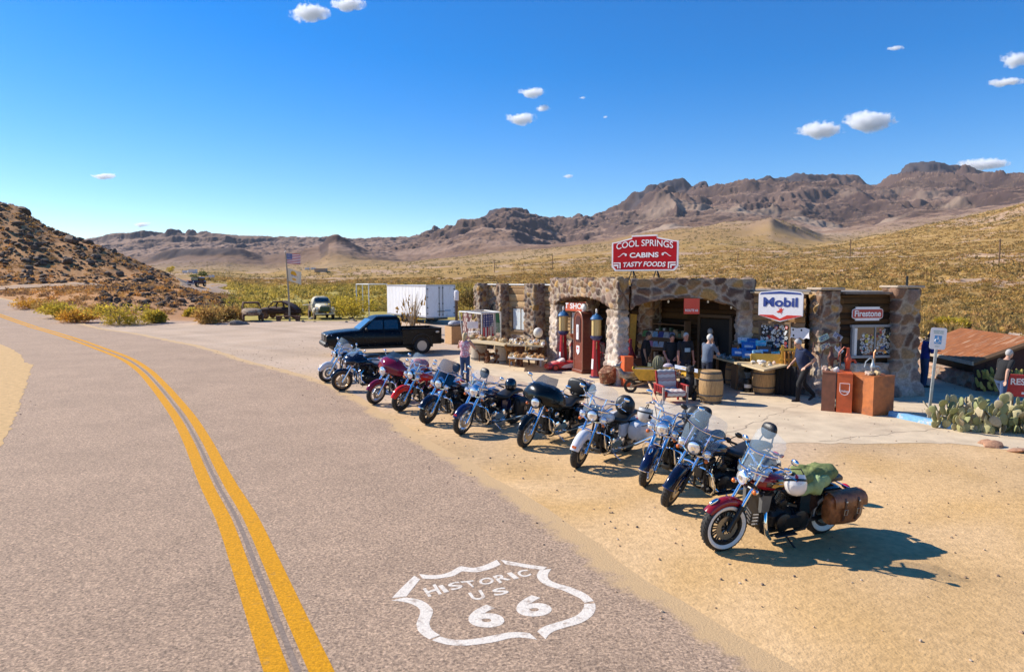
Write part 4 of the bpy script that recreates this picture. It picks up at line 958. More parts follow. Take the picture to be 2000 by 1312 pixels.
def make_bike(label,px,yaw,steer=12,lean=-7,body=BLKGLOSS,fend=None,ftrim=None,rim=ALU,wstyle='cast',nsp=9,white=False,screen=None,fairing=None,passing=True,
              bags=None,pack=None,backrest=None,guard=True,nacelle=CHROME,fork=CHROME,eng=CHROME,light=BLKM,scout=False,bars=CHROME,deep=.09,tank2=None,fa=(22,150),fcov=None,hbar=0.0,s=1.0,marker=None,mirrors=2):
    fend =fend or body
    rt =empty('motorcycle',(0,0,0),0,label,'motorcycle','motorcycles parked in a slanted row')
    yaw =math.radians(yaw);fc =G(*px);fw =Vector((math.cos(yaw),math.sin(yaw),0))
    rt.location =fc -fw*(.82*s);rt.rotation_euler =(math.radians(lean),0,yaw);rt.scale =(s,s,s)
    rf,rr_ =.328,.322
    AX =V(.82,0,rf);RX_ =V(-.80,0,rr_)
    piv =V(.44,0,.98);axd =V(-.5,0,.866)
    SM =TR(piv) @ Matrix.Rotation(math.radians(steer),4,axd) @ TR(-piv)         # steering
    # wheels and mudguards
    wheel(rt,SM @ TR(AX),rf,.125,rim,wstyle,white,nsp)
    wheel(rt,TR(RX_),rr_,.165,rim,wstyle,white,nsp)
    fender(rt,SM @ TR(AX),rf +.022,.17 if deep > .1 else .15,fa[0],fa[1],fend,side=deep,trim=ftrim)
    if fcov: 
        k =MB(SM @ TR(AX));k.ell(((rf +.075)*math.cos(math.radians(62)),0,(rf +.062)*math.sin(math.radians(62))),(.075,.026,.028),RY(.5));k.build('marker_lamp',CHROME,rt)
    if marker:
        k =MB(SM @ TR(AX));a =math.radians(fa[0] +9);k.box(((rf +.058)*math.cos(a),0,(rf +.058)*math.sin(a)),(.03,.085,.045),RY(-a),bev=.01);k.build('marker_lamp',marker,rt)
    fender(rt,TR(RX_),rr_ +.035,.21,58 if scout else 66,182,fend if not scout else BLKGLOSS,side=.11)
    # fork, clamps
    for sg in (-1,1):
        k =MB(SM);y =sg*.105
        k.tube([V(.835,y,rf -.02),V(.66,y,.62)],[.036,.033],10);k.cur =1
        k.tube([V(.665,y,.61),V(.40,y,1.065)],.024 if not nacelle else .036,10);k.build('fork_tube',[fork,CHROME if nacelle is not BLKM else BLKM],rt)
    k =MB(SM);k.box(V(.52,0,.86),(.07,.27,.05),RY(math.radians(-30)),bev=.012);k.box(V(.42,0,1.035),(.07,.26,.04),RY(math.radians(-30)),bev=.012);k.build('fork_clamp',BLKM,rt)
    # frame, engine
    k =MB()
    for sg in (-1,1):
        k.tube([V(.40,sg*.03,.93),V(.36,sg*.09,.62),V(.34,sg*.13,.24),V(.22,sg*.14,.17),V(-.38,sg*.14,.19),V(-.46,sg*.14,.36),V(-.50,sg*.12,.62)],.02,8)
        k.tube([V(-.36,sg*.14,.30),V(-.80,sg*.135,rr_)],.028,8);k.tube([V(-.62,sg*.145,.66),V(-.78,sg*.14,.34)],.024,8)
        k.tube([V(.40,0,.92),V(.1,sg*.03,.80),V(-.5,sg*.08,.66),V(-.95,sg*.10,.66)],.018,6)
    k.build('frame',BLKM,rt)
    k =MB();k.box((.02,0,.36),(.44,.26,.26),bev=.07);k.box((-.30,0,.34),(.30,.24,.24),bev=.06);k.box((.05,0,.21),(.4,.2,.1),bev=.03)
    for a,x in ((-24,.10),(24,-.02)):
        T_ =TR(x,0,.44) @ RY(math.radians(-a))
        for i in range(9): k.lathe([(.05,i*.024),(.088 -.0008*i,i*.024),(.088,i*.024 +.010),(.05,i*.024 +.010)],T_,14)
        k.box(T_ @ V(0,0,.26),(.17,.15,.08),T_.to_3x3().to_4x4(),bev=.02)
    en =k.build('engine',ENGBLK,rt)
    k =MB()
    for a,x in ((-24,.10),(24,-.02)):
        T_ =TR(x,0,.44) @ RY(math.radians(-a));k.box(T_ @ V(0,0,.325),(.18,.14,.06),T_.to_3x3().to_4x4(),bev=.022)
        for d in (-.03,.03): k.tube([T_ @ V(d,-.12,-.05),T_ @ V(d,-.10,.26)],.011,6)
    k.build('rocker_cover',eng,en)
    k =MB()
    k.lathe([(0,0),(.10,0),(.125,.02),(.12,.05),(.09,.065),(0,.07)],TR(.02,.125,.34) @ RX(-math.pi/2),22);k.lathe([(0,0),(.12,0),(.14,.02),(.135,.045),(.1,.06),(0,.065)],TR(-.26,.125,.33) @ RX(-math.pi/2),22)
    k.box((-.12,.16,.335),(.3,.07,.19),bev=.03);k.build('primary_cover',eng,en)
    k =MB();k.lathe([(0,0),(.085,0),(.1,.02),(.09,.05),(.03,.062),(0,.062)],TR(.05,-.14,.62) @ RX(math.pi/2),20);k.lathe([(0,0),(.05,0),(.06,.015),(.05,.035),(0,.04)],TR(.05,.13,.60) @ RX(-math.pi/2),16);k.build('air_cleaner',CHROME if eng is CHROME else BLKM,en)
    k =MB();k.box((.375,0,.50),(.035,.16 if not scout else .24,.17 if not scout else .52),bev=.008) if not scout else k.box((.37,0,.52),(.05,.26,.5),RY(.10),bev=.015)
    k.build('oil_cooler',BLKM,rt)
    if scout:
        k =MB()
        for i in range(11):
            for sg in (-1,1): k.box((.395 -i*.004,sg*.065,.32 +i*.043),(.02,.11,.02),RX(sg*.5),bev=.004)
        k.build('radiator_grille',GREYFIN,rt)
        for sg in (-1,1):
            k =MB();k.loft([[V(x,sg*y,z) for x,z in ((.30,z0),(.42,z0 +.01),(.43,z0 +.22),(.28,z0 +.20))] for y,z0 in ((.12,.50),(.165,.52),(.175,.54))])
            k.build('radiator_side',mat('grey_plastic',(.12,.12,.115),.5,var=.15),rt)
    # exhaust
    if not scout:
        k =MB()
        for sg in (-1,1):
            k.tube([V(.18,sg*.06,.62),V(.28,sg*.13,.55),V(.27,sg*.17,.34),V(.14,sg*.19,.22),V(-.2,sg*.21,.22),V(-.5,sg*.235,.24),V(-.62,sg*.245,.25)],[.024]*5 +[.028,.04],9)
            k.tube([V(-.60,sg*.245,.25),V(-.72,sg*.25,.258),V(-1.16,sg*.26,.29),V(-1.24,sg*.262,.295)],[.042,.052,.050,.046],12)
        k.build('exhaust',CHROME,rt)
    else:
        k =MB();k.tube([V(.1,-.1,.55),V(.2,-.16,.4),V(0,-.2,.26),V(-.5,-.22,.28),V(-1.05,-.23,.36)],[.025,.025,.03,.042,.04],10);k.build('exhaust',BLKM,rt)
        k =MB();k.tube([V(.28,.10,.52),V(.33,.17,.40),V(.30,.19,.24),V(.24,.20,.16)],[.022,.026,.028,.022],10);k.build('exhaust_header',CHROME,rt)
    # tank and seat
    tk =MB();secs =[]
    for x,w,h,z in ((.47,.03,.03,.90),(.44,.10,.075,.895),(.36,.145,.105,.885),(.24,.165,.115,.872),(.10,.155,.108,.852),(-.04,.11,.085,.825),(-.14,.06,.055,.80),(-.18,.02,.02,.79)): secs.append(ring_sec(x,w,h,z,18,2.5))
    tk.loft(secs);tk_o =tk.build('fuel_tank',body,rt,ang=60)
    if tank2:
        k =MB()
        for sg in (-1,1):
            rows =[]
            for t in (-1,-.5,0,.5,1): rows.append([V(x,sg*(w*(1 -.16*t*t) +.0045),z +.075*t*f) for x,w,z,f in ((.36,.1455,.88,.55),(.28,.160,.875,.85),(.20,.164,.866,1),(.10,.156,.852,.9),(.02,.132,.836,.5))])
            k.sheet(rows)
        k.build('tank_panel',tank2,tk_o);k =MB()
        for sg in (-1,1): k.add([V(x,sg*(.1655 +.004*(1 -abs(x -.2)*6)),z) for x,z in ((.30,.85),(.26,.90),(.18,.915),(.10,.90),(.06,.855),(.12,.84),(.18,.85),(.24,.835))],[tuple(range(8))])
        k.build('gold_emblem',mat('gold_leaf',(.62,.42,.12),.35,.6,var=.4,scale=40),tk_o)
    k =MB();k.lathe([(0,.0),(.045,0),(.05,.015),(.035,.03),(0,.033)],TR(.22,0,.985),16);k.box((.05,0,.955),(.3,.06,.02),RY(.12),bev=.008)
    k.lathe([(.058,0),(.066,.01),(.055,.022),(0,.024)],TR(.32,0,.985) @ RY(.2),18);k.build('tank_console',CHROME,tk_o)
    k =MB()
    for sg in (-1,1):
        k.tube([V(.30,sg*.166,.90),V(.22,sg*.172,.89),V(.12,sg*.165,.875)],[.006,.016,.004],8,sy=.5)
    k.build('tank_emblem',CHROME,tk_o)
    k =MB();secs =[]
    for x,w,h,z in ((-.06,.06,.03,.80),(-.12,.10,.05,.775),(-.24,.17,.06,.745),(-.38,.19,.055,.73),(-.50,.17,.075,.77),(-.60,.15,.07,.81),(-.80,.14,.055,.82),(-.96,.11,.045,.80),(-1.0,.04,.03,.79)): secs.append(ring_sec(x,w,h,z,16,2.8))
    k.loft(secs);k.build('seat',VINYL,rt,ang=60)
    k =MB()
    for sg in (-1,1): k.loft([[V(x,sg*y,z) for x,z in ((-.20,.68),(-.48,.68),(-.52,.5),(-.40,.42),(-.22,.45))] for y in (.12,.165,.17)])
    k.build('side_cover',BLKGLOSS if scout else (fend if fend in (WHITEP,) else body),rt)
    # tail lamp, plate, signals
    k =MB();k.ell((-1.165,0,.62),(.035,.07,.035));k.build('tail_lamp',REDLENS,rt)
    k =MB();k.box((-1.20,0,.48),(.012,.19,.11),RY(.25),bev=.004);k.build('number_plate',mat('plate_white',(.7,.7,.68),.5,var=.1),rt)
    k =MB()
    k.tube([V(-1.08,-.19,.66),V(-1.08,.19,.66)],.011,6);k.cur =1
    for sg in (-1,1): k.ell((-1.085,sg*.19,.66),(.045,.03,.03))
    k.build('rear_signals',[CHROME,REDLENS],rt)
    # handlebar, grips, levers, mirrors
    hz =hbar
    k =MB(SM)
    for sg in (-1,1): k.tube([V(.40,sg*.0,1.10),V(.40,sg*.07,1.11),V(.36,sg*.14,1.17 +hz),V(.31,sg*.28,1.20 +hz),V(.20,sg*.37,1.145 +hz),V(.12,sg*.42,1.115 +hz)],.0135,8)
    for sg in (-1,1): k.tube([V(.405,sg*.045,1.05),V(.40,sg*.045,1.12)],.02,8)
    for sg in (-1,1): k.tube([V(.25,sg*.36,1.165 +hz),V(.29,sg*.40,1.155 +hz),V(.22,sg*.47,1.11 +hz)],.007,5)
    hb =k.build('handlebar',bars,rt)
    for sg in (-1,1):
        k =MB(SM);k.tube([V(.21,sg*.362,1.15 +hz),V(.085,sg*.437,1.10 +hz)],.0185,10);k.build('grip',RUBBER,hb)
        k =MB(SM);k.ell((.235,sg*.345,1.165 +hz),(.045,.035,.032));k.lathe([(0,0),(.038,0),(.04,.02),(0,.022)],SM.inverted() @ SM @ TR(.25,sg*.33,1.185 +hz),12);k.build('control_housing',CHROME if bars is CHROME else BLKM,hb)
    for sg in ((-1,1) if mirrors == 2 else (1,)):
        k =MB(SM);k.tube([V(.25,sg*.34,1.18 +hz),V(.28,sg*.39,1.27 +hz),V(.27,sg*.43,1.315 +hz)],.007,6)
        k.ell((.265,sg*.45,1.335 +hz),(.022,.062,.040));k.cur =1;k.ell((.250,sg*.45,1.335 +hz),(.012,.054,.034));k.build('mirror',[bars if bars is BLKM else CHROME,mat('mirror_glass',(.7,.75,.8),.02,1.0)],hb)
    # cables
    k =MB(SM)
    for sg in (-1,1): k.tube([V(.24,sg*.33,1.18 +hz),V(.42,sg*.25,1.20),V(.53,sg*.13,1.03),V(.50,sg*.08,.86),V(.36,sg*.06,.72)],.006,5,caps=False)
    k.build('cables',RUBBER,hb)
    # headlamp, passing lamps, turn signals
    if fairing != 'shark':
        hp =V(.62,0,.955) if fairing != 'bat' else V(.70,0,.935)
        lamp(rt,hp,.112 if not scout else .092,.15,light if light else CHROME,M=SM)
    if nacelle is CHROME and not fairing:
        k =MB(SM);k.loft([[V(.60,.10*math.cos(a),.97 +.11*math.sin(a)) for a in [2*math.pi*i/16 for i in range(16)]],[V(.50,.13*math.cos(a),1.0 +.13*math.sin(a)) for a in [2*math.pi*i/16 for i in range(16)]],[V(.40,.14*math.cos(a),1.03 +.12*math.sin(a)) for a in [2*math.pi*i/16 for i in range(16)]],[V(.34,.10*math.cos(a),1.06 +.06*math.sin(a)) for a in [2*math.pi*i/16 for i in range(16)]]])
        k.build('headlight_nacelle',CHROME,rt,ang=60)
    if passing:
        k =MB(SM);k.tube([V(.50,-.27,.93),V(.56,-.2,.89),V(.60,-.12,.86),V(.61,0,.845),V(.60,.12,.86),V(.56,.2,.89),V(.50,.27,.93)],.013,8);k.build('lamp_bar',CHROME,rt)
        for sg in (-1,1): lamp(rt,V(.57,sg*.205,.925),.066,.09,CHROME,name='passing_lamp',M=SM)
    for sg in (-1,1):
        y =.235 if not scout else .20
        k =MB(SM);k.ell((.56,sg*y,.83),(.035,.034,.034));k.cur =1;k.ell((.585,sg*y,.83),(.025,.030,.030));k.tube([V(.55,sg*y,.83),V(.53,sg*.11,.86)],.009,6);k.build('turn_signal',[CHROME,AMBER],rt)
    # screens and fairings
    def sheet_screen(z0,z1,w0,w1,x0,x1,curve,m,name='windshield',round_=.35,thick=.006):
        k =MB(SM);rows =[]
        for j in range(9):
            t =j/8;z =z0 +(z1 -z0)*t;w =(w0 +(w1 -w0)*min(1,t*1.6))*(math.sqrt(max(0.02,1 -(max(0,t -(1 -round_))/round_) ** 2))*.5 +.5 if t > 1 -round_ else 1)
            if t == 1: w *= .8
            rows.append([V(x0 +(x1 -x0)*t -curve*(u*w/.3) ** 2,u*w,z) for u in [-1 +i/6 for i in range(13)]])
        k.slab(rows,thick);return k.build(name,m,rt,ang=60)
    if screen:
        kind,m,hh =screen
        if kind == 'tall':
            sc_ =sheet_screen(.98,.98 +hh,.24,.29,.60,.60 -hh*.52,.13,m)
            k =MB(SM)
            for z,x in ((1.06,.565),(1.06 +hh*.38,.565 -hh*.2)): k.tube([V(x +.01 -.13*(y/.3) ** 2,y,z) for y in [-.27 +i*.06 for i in range(10)]],.012,6,sy=1.4)
            for sg in (-1,1): k.tube([V(.54,sg*.12,.96),V(.575 -.03,sg*.13,1.06),V(.575 -hh*.24,sg*.14,1.06 +hh*.42)],.011,6)
            k.build('windshield_brace',CHROME if m is not WINDTINT else BLKM,sc_)
        if kind == 'split':                       # clear top, dark lower half
            sheet_screen(.94,.94 +hh*.52,.26,.29,.62,.62 -hh*.27,.12,m,'windshield_lower',.01)
            sc_ =sheet_screen(.95 +hh*.52,.94 +hh,.29,.27,.615 -hh*.27,.62 -hh*.55,.12,WINDTINT if m is BLKGLOSS else WINDSH,'windshield',.5)
            k =MB(SM);zz =.945 +hh*.52;k.tube([V(.622 -hh*.27 +.01 -.12*(y/.3) ** 2,y,zz) for y in [-.29 +i*.058 for i in range(11)]],.010,6)
            for sg in (-1,1): k.tube([V(.63,sg*.14,.95),V(.63 -hh*.27,sg*.14,zz)],.011,6)
            k.build('windshield_brace',CHROME,sc_)
    if fairing == 'bat':
        out =[(0,.20),(.14,.20),(.27,.17),(.37,.09),(.45,-.02),(.485,-.13),(.43,-.20),(.34,-.14),(.24,-.15),(.16,-.21),(.08,-.235),(0,-.24)]
        out =out +[(-y,z) for y,z in out[-2:0:-1]]
        k =MB(SM);cz =1.07;secs =[]
        for x,s_,b in ((.30,.97,0),(.40,1.0,0),(.50,.96,.0),(.58,.84,-.01),(.645,.62,-.03),(.68,.40,-.06),(.69,.15,-.09)): secs.append([V(x -.16*abs(y)*(1 if s_ > .5 else .6),y*s_,cz +z*s_ +b) for y,z in out])
        k.loft(secs);fo =k.build('fairing',body,rt,ang=50)
        k =MB(SM);rows =[]
        for j in range(6):
            t =j/5;rows.append([V(.56 -.30*t -.30*abs(u*.26)*(1 -.3*t),u*(.25 -.07*t*t),1.21 +.20*t) for u in [-1 +i/6 for i in range(13)]])
        k.slab(rows,.005);k.build('windshield',WINDTINT,fo)
        k =MB(SM);k.lathe([(.100,-.01),(.125,.0),(.118,.022),(.10,.026)],TR(.695,0,.935) @ RY(math.pi/2),24,caps=False);k.build('headlight_ring',CHROME if light is CHROME else body,fo)
    if fairing == 'shark':
        k =MB();cz =1.02;secs =[]
        out =[(0,.16),(.14,.16),(.28,.10),(.40,.02),(.42,-.06),(.34,-.13),(.22,-.19),(.1,-.22),(0,-.22)];out =out +[(-y,z) for y,z in out[-2:0:-1]]
        for x,s_,b in ((.20,.9,.02),(.36,1.0,.01),(.52,.98,0),(.66,.84,-.02),(.76,.6,-.05),(.81,.3,-.08)): secs.append([V(x -.12*abs(y),y*s_,cz +z*s_ +b) for y,z in out])
        k.loft(secs);fo =k.build('fairing',body,rt,ang=50)
        k =MB();rows =[]
        for j in range(6):
            t =j/5;rows.append([V(.68 -.28*t -.4*abs(u*.26),u*(.27 -.08*t*t),1.13 +.22*t) for u in [-1 +i/6 for i in range(13)]])
        k.slab(rows,.005);k.build('windshield',WINDSH,fo)
        for sg in (-1,1):
            k =MB();k.ell((.735,sg*.115,.945),(.04,.09,.05),RZ(-sg*.5));k.build('headlight',LENS,fo)
    # highway guard, floorboards, stand
    if guard:
        k =MB()
        for sg in (-1,1): k.tube([V(.40,sg*.05,.60),V(.42,sg*.18,.62),V(.43,sg*.33,.60),V(.42,sg*.38,.50),V(.38,sg*.37,.36),V(.34,sg*.26,.25),V(.30,sg*.12,.21)],.0165,8)
        k.build('crash_bar',CHROME,rt)
    k =MB()
    for sg in (-1,1): k.box((.10,sg*.29,.255),(.34,.10,.022),bev=.01);k.tube([V(.1,sg*.12,.24),V(.1,sg*.28,.245)],.014,6)
    k.build('floorboard',BLKM,rt)
    k =MB();k.tube([V(-.02,.14,.19),V(-.06,.24,.10),V(-.10,.30,.035 +.0)],[.015,.014,.013],7);k.box((-.10,.31,.030),(.09,.05,.014),RX(.12),bev=.005);k.build('side_stand',BLKM if scout else CHROME,rt)
    # luggage
    if bags:
        kind,m =bags
        for sg in (-1,1):
            k =MB()
            if kind == 'hard':
                secs =[]
                for x,h,zc,w in ((-.42,.10,.56,.09),(-.48,.17,.55,.12),(-.70,.19,.55,.135),(-1.0,.18,.55,.13),(-1.14,.13,.56,.11),(-1.17,.06,.57,.07)): secs.append([V(p.x,p.y +sg*.30,p.z) for p in ring_sec(x,w,h,zc,16,4.5)])
                k.loft(secs);o =k.build('saddlebag',m,rt,ang=45)
                k =MB();k.tube([V(x,sg*(.30 +y),.665) for x,y in ((-.44,.085),(-.6,.132),(-.8,.138),(-1.05,.128),(-1.16,.06))],.008,6);k.build('lid_seam',BLKM,o)
                k =MB();k.box((-.8,sg*.44,.62),(.05,.012,.09),bev=.005);k.build('latch',CHROME,o)
            else:
                secs =[]
                for x,h,zc,w in ((-.56,.14,.50,.07),(-.60,.20,.49,.10),(-.80,.215,.49,.115),(-1.02,.21,.49,.11),(-1.10,.17,.50,.09),(-1.12,.11,.51,.06)): secs.append([V(p.x,p.y +sg*.27,p.z) for p in ring_sec(x,w,h,zc,18,3.6)])
                k.loft(secs);o =k.build('saddlebag',m,rt,ang=50)
                k =MB();secs =[]
                rows =[[V(x,sg*(.27 +y),z) for x in [-.57 -i*.055 for i in range(11)]] for y,z in ((-.08,.70),(.0,.715),(.07,.70),(.112,.66),(.128,.60),(.13,.55))];k.slab(rows,.006);k.build('flap',m,o)
                for x in (-.74,-.96):
                    k =MB();k.slab([[V(x +dx,sg*(.27 +y),z) for dx in (-.018,.018)] for y,z in ((.05,.712),(.118,.665),(.142,.6),(.142,.46),(.118,.36))],.005);k.build('strap',mat('dark_strap_leather',(.09,.03,.012),.5,var=.2),o)
                    k =MB();k.tube([V(x +dx,sg*(.27 +.152),z) for dx,z in ((-.026,.53),(.026,.53),(.026,.46),(-.026,.46))],.006,6,closed=True);k.ell((x,sg*(.27 +.146),.63),(.016,.006,.016));k.build('buckle',ALU,o)
    if pack:
        k =MB();secs =[]
        for z,w,l in ((.84,.22,.17),(.87,.26,.21),(.98,.28,.23),(1.08,.27,.22),(1.13,.23,.18),(1.14,.10,.08)): secs.append([V(-1.02 +p.x,p.y,z) for p in [V(q.z,q.y,0) for q in ring_sec(0,w,l,0,18,3.4)]])
        k.loft(secs);o =k.build('tour_pack',pack,rt,ang=50)
        k =MB();k.tube([V(-1.02 +l_*math.copysign(abs(math.cos(a)) ** .6,math.cos(a)),.285*math.copysign(abs(math.sin(a)) ** .6,math.sin(a)),1.0) for l_ in (.235,) for a in [2*math.pi*i/24 for i in range(24)]],.009,6,closed=True);k.build('lid_seam',CHROME,o)
        k =MB();k.loft([ring_sec(-.74,.20,.12,1.08,16,3.2),ring_sec(-.76,.24,.15,1.09,16,3.2),ring_sec(-.80,.25,.16,1.10,16,3.2),ring_sec(-.82,.2,.12,1.10,16,3.2)]);k.build('backrest',VINYL,rt,ang=60)
        k =MB();[k.tube([V(-.85,y,1.15),V(-.87,y,1.19),V(-1.17,y,1.19),V(-1.19,y,1.15)],.009,6) for y in (-.18,-.06,.06,.18)];[k.tube([V(x,-.2,1.19),V(x,.2,1.19)],.009,6) for x in (-.9,-1.15)];k.build('luggage_rack',CHROME,rt)
    if backrest:
        bz =backrest;k =MB()
        for sg in (-1,1): k.tube([V(-.72,sg*.145,.62),V(-.88,sg*.14,.78),V(-.95,sg*.10,bz -.04),V(-.955,sg*.06,bz)],.012,6)
        k.build('sissy_bar',CHROME if eng is CHROME else BLKM,rt)
        k =MB();secs =[]
        for x,w,h in ((-.885,.06,.05),(-.90,.125,.11),(-.93,.145,.13),(-.97,.14,.125),(-.985,.10,.09)): secs.append([V(p.x -(p.z -bz)*.12,p.y*(1 -.25*max(0,-(p.z -bz -.05)/.13)),p.z) for p in ring_sec(x,w,h,bz +.05,18,2.7)])
        k.loft(secs);k.build('backrest',VINYL,rt,ang=60)
    return rt,SM

BK =[]
def bike(*a,**k): BK.append(make_bike(*a,**k));return BK[-1]
bike('white fendered motorcycle with tall clear windshield, farthest left of the row',(640,746),214,12,fend=WHITEP,body=DKBLUE,screen=('tall',WINDSH,.50),wstyle='wire',deep=.10,marker=CHROME,fa=(18,150),backrest=None)
bike('black touring motorcycle with shark nose fairing and low clear screen',(668,763),207,2,body=DKBLUE,fairing='shark',wstyle='cast',nsp=5,rim=BRONZE,passing=False,bags=('hard',DKBLUE),eng=BLKM,nacelle=None,guard=True)
bike('maroon touring motorcycle with batwing fairing and red bag on its rear',(734,789),221,14,body=MAROON,fairing='bat',wstyle='cast',nsp=5,rim=ALU,passing=False,bags=('hard',MAROON),eng=BLKM,light=CHROME)
bike('motorcycle with bright red fender and tank and clear windshield',(783,803),224,12,body=REDP,screen=('tall',WINDSH,.52),wstyle='cast',nsp=9,rim=BLKM,deep=.10,fa=(15,150),backrest=.95)
bike('dark blue motorcycle with tall windshield, dark in its lower half',(836,827),227,13,body=DKBLUE,ftrim=CHROME,screen=('split',BLKGLOSS,.56),wstyle='cast',rim=BLKM,deep=.14,bags=('hard',BLKGLOSS),light=BLKGLOSS,eng=BLKM,fa=(22,152),backrest=1.0)
bike('chrome and blue motorcycle with small clear windshield and orange fender lamp',(903,848),227,12,body=NAVY,fend=BLUEP,screen=('tall',WINDSH,.40),wstyle='wire',rim=CHROME,marker=REDLENS,deep=.10,fa=(20,150),bags=('leather',VINYL),light=CHROME)
bike('black touring motorcycle with batwing fairing and padded tour pack',(1026,873),229,13,body=GREENBLK,fairing='bat',wstyle='cast',nsp=9,rim=ALU,passing=False,bags=('hard',BLKGLOSS),pack=BLKGLOSS,deep=.12)
bike('white motorcycle with hard white saddlebags and tall clear windshield',(1130,913),229,13,body=WHITEP,screen=('tall',WINDSH,.52),wstyle='cast',nsp=9,rim=BLKM,deep=.11,marker=AMBER,bags=('hard',WHITEP),light=BLKGLOSS,nacelle=None,fa=(15,152),pack=None)
bike('dark blue motorcycle with large chrome headlight housing and chrome fork',(1263,949),228,16,body=NAVY,ftrim=CHROME,screen=('tall',WINDSH,.38),wstyle='wire',rim=CHROME,deep=.16,fa=(8,155),fcov=True,light=CHROME,bags=('leather',VINYL),backrest=.93,hbar=.06)
bike('black motorcycle with deep valanced front fender, split windshield and round backrest',(1313,990),205,33,body=DKBLUE,ftrim=BLUEP,screen=('split',WINDSH,.50),wstyle='cast',rim=BRONZE,deep=.15,fa=(20,155),light=BLKGLOSS,eng=BLKM,backrest=.98,nacelle=None,fork=BLKM,hbar=-.03,bars=BLKM)
bike('red and black motorcycle with whitewall tyres and brown leather saddlebags',(1408,1073),202,-2,lean=-8,body=WINE,fend=WINE,screen=('tall',WINDSH,.56),wstyle='twin',nsp=12,rim=BLKM,white=True,deep=.045,fa=(38,128),passing=False,guard=False,scout=True,bags=('leather',LEATHER),eng=BLKM,nacelle=None,fork=BLKM,tank2=BLKGLOSS,light=CHROME,s=1.0,hbar=-.05,fcov=True)


# ------------------------------------------------------------------ pickup, trailer, old wrecks
CARGLASS =mat('car_glass',(.02,.03,.04),.03,0,coat=1,spec=.9,alpha=.82)
GLASSBLUE =mat('windscreen_glass',(.03,.06,.09),.02,.0,coat=1,spec=1.0,alpha=.9)
PLBLK =mat('black_plastic',(.02,.02,.021),.6,var=.2)
def car_wheel(parent,c,r,w,rimm,sg=1,name='wheel',M=None,hub=True,tyre=RUBBER,n=6):
    A =(M or Matrix.Identity(4)) @ TR(c) @ RX(-math.pi/2*sg)
    k =MB();k.lathe([(r*.62,-w/2),(r*.8,-w*.52),(r*.95,-w*.45),(r,-w*.25),(r,w*.25),(r*.95,w*.45),(r*.8,w*.52),(r*.62,w/2)],A,30,caps=False)
    o =k.build(name,tyre,parent)
    k =MB();k.lathe([(r*.62,w*.48),(r*.6,w*.40),(r*.50,w*.22),(r*.3,w*.26),(r*.16,w*.36),(0,w*.38)],A,30)
    k.lathe([(0,-w*.2),(r*.6,-w*.2)],A,20,caps=False)
    k.build('rim',rimm,o)
    k =MB()
    for i in range(n):
        a =2*math.pi*i/n;k.lathe([(0,w*.262),(r*.085,w*.262)],A @ TR(r*.41*math.cos(a),r*.41*math.sin(a),0),10,caps=False)
    k.build('rim_hole',PLBLK,o)
    return o
def body_secs(spec,n=20,p=4.0):
    """spec rows: x, half width, z bottom, z top"""
    return [ring_sec(x,w,(z1 -z0)/2,(z0 +z1)/2,n,p) for x,w,z0,z1 in spec]
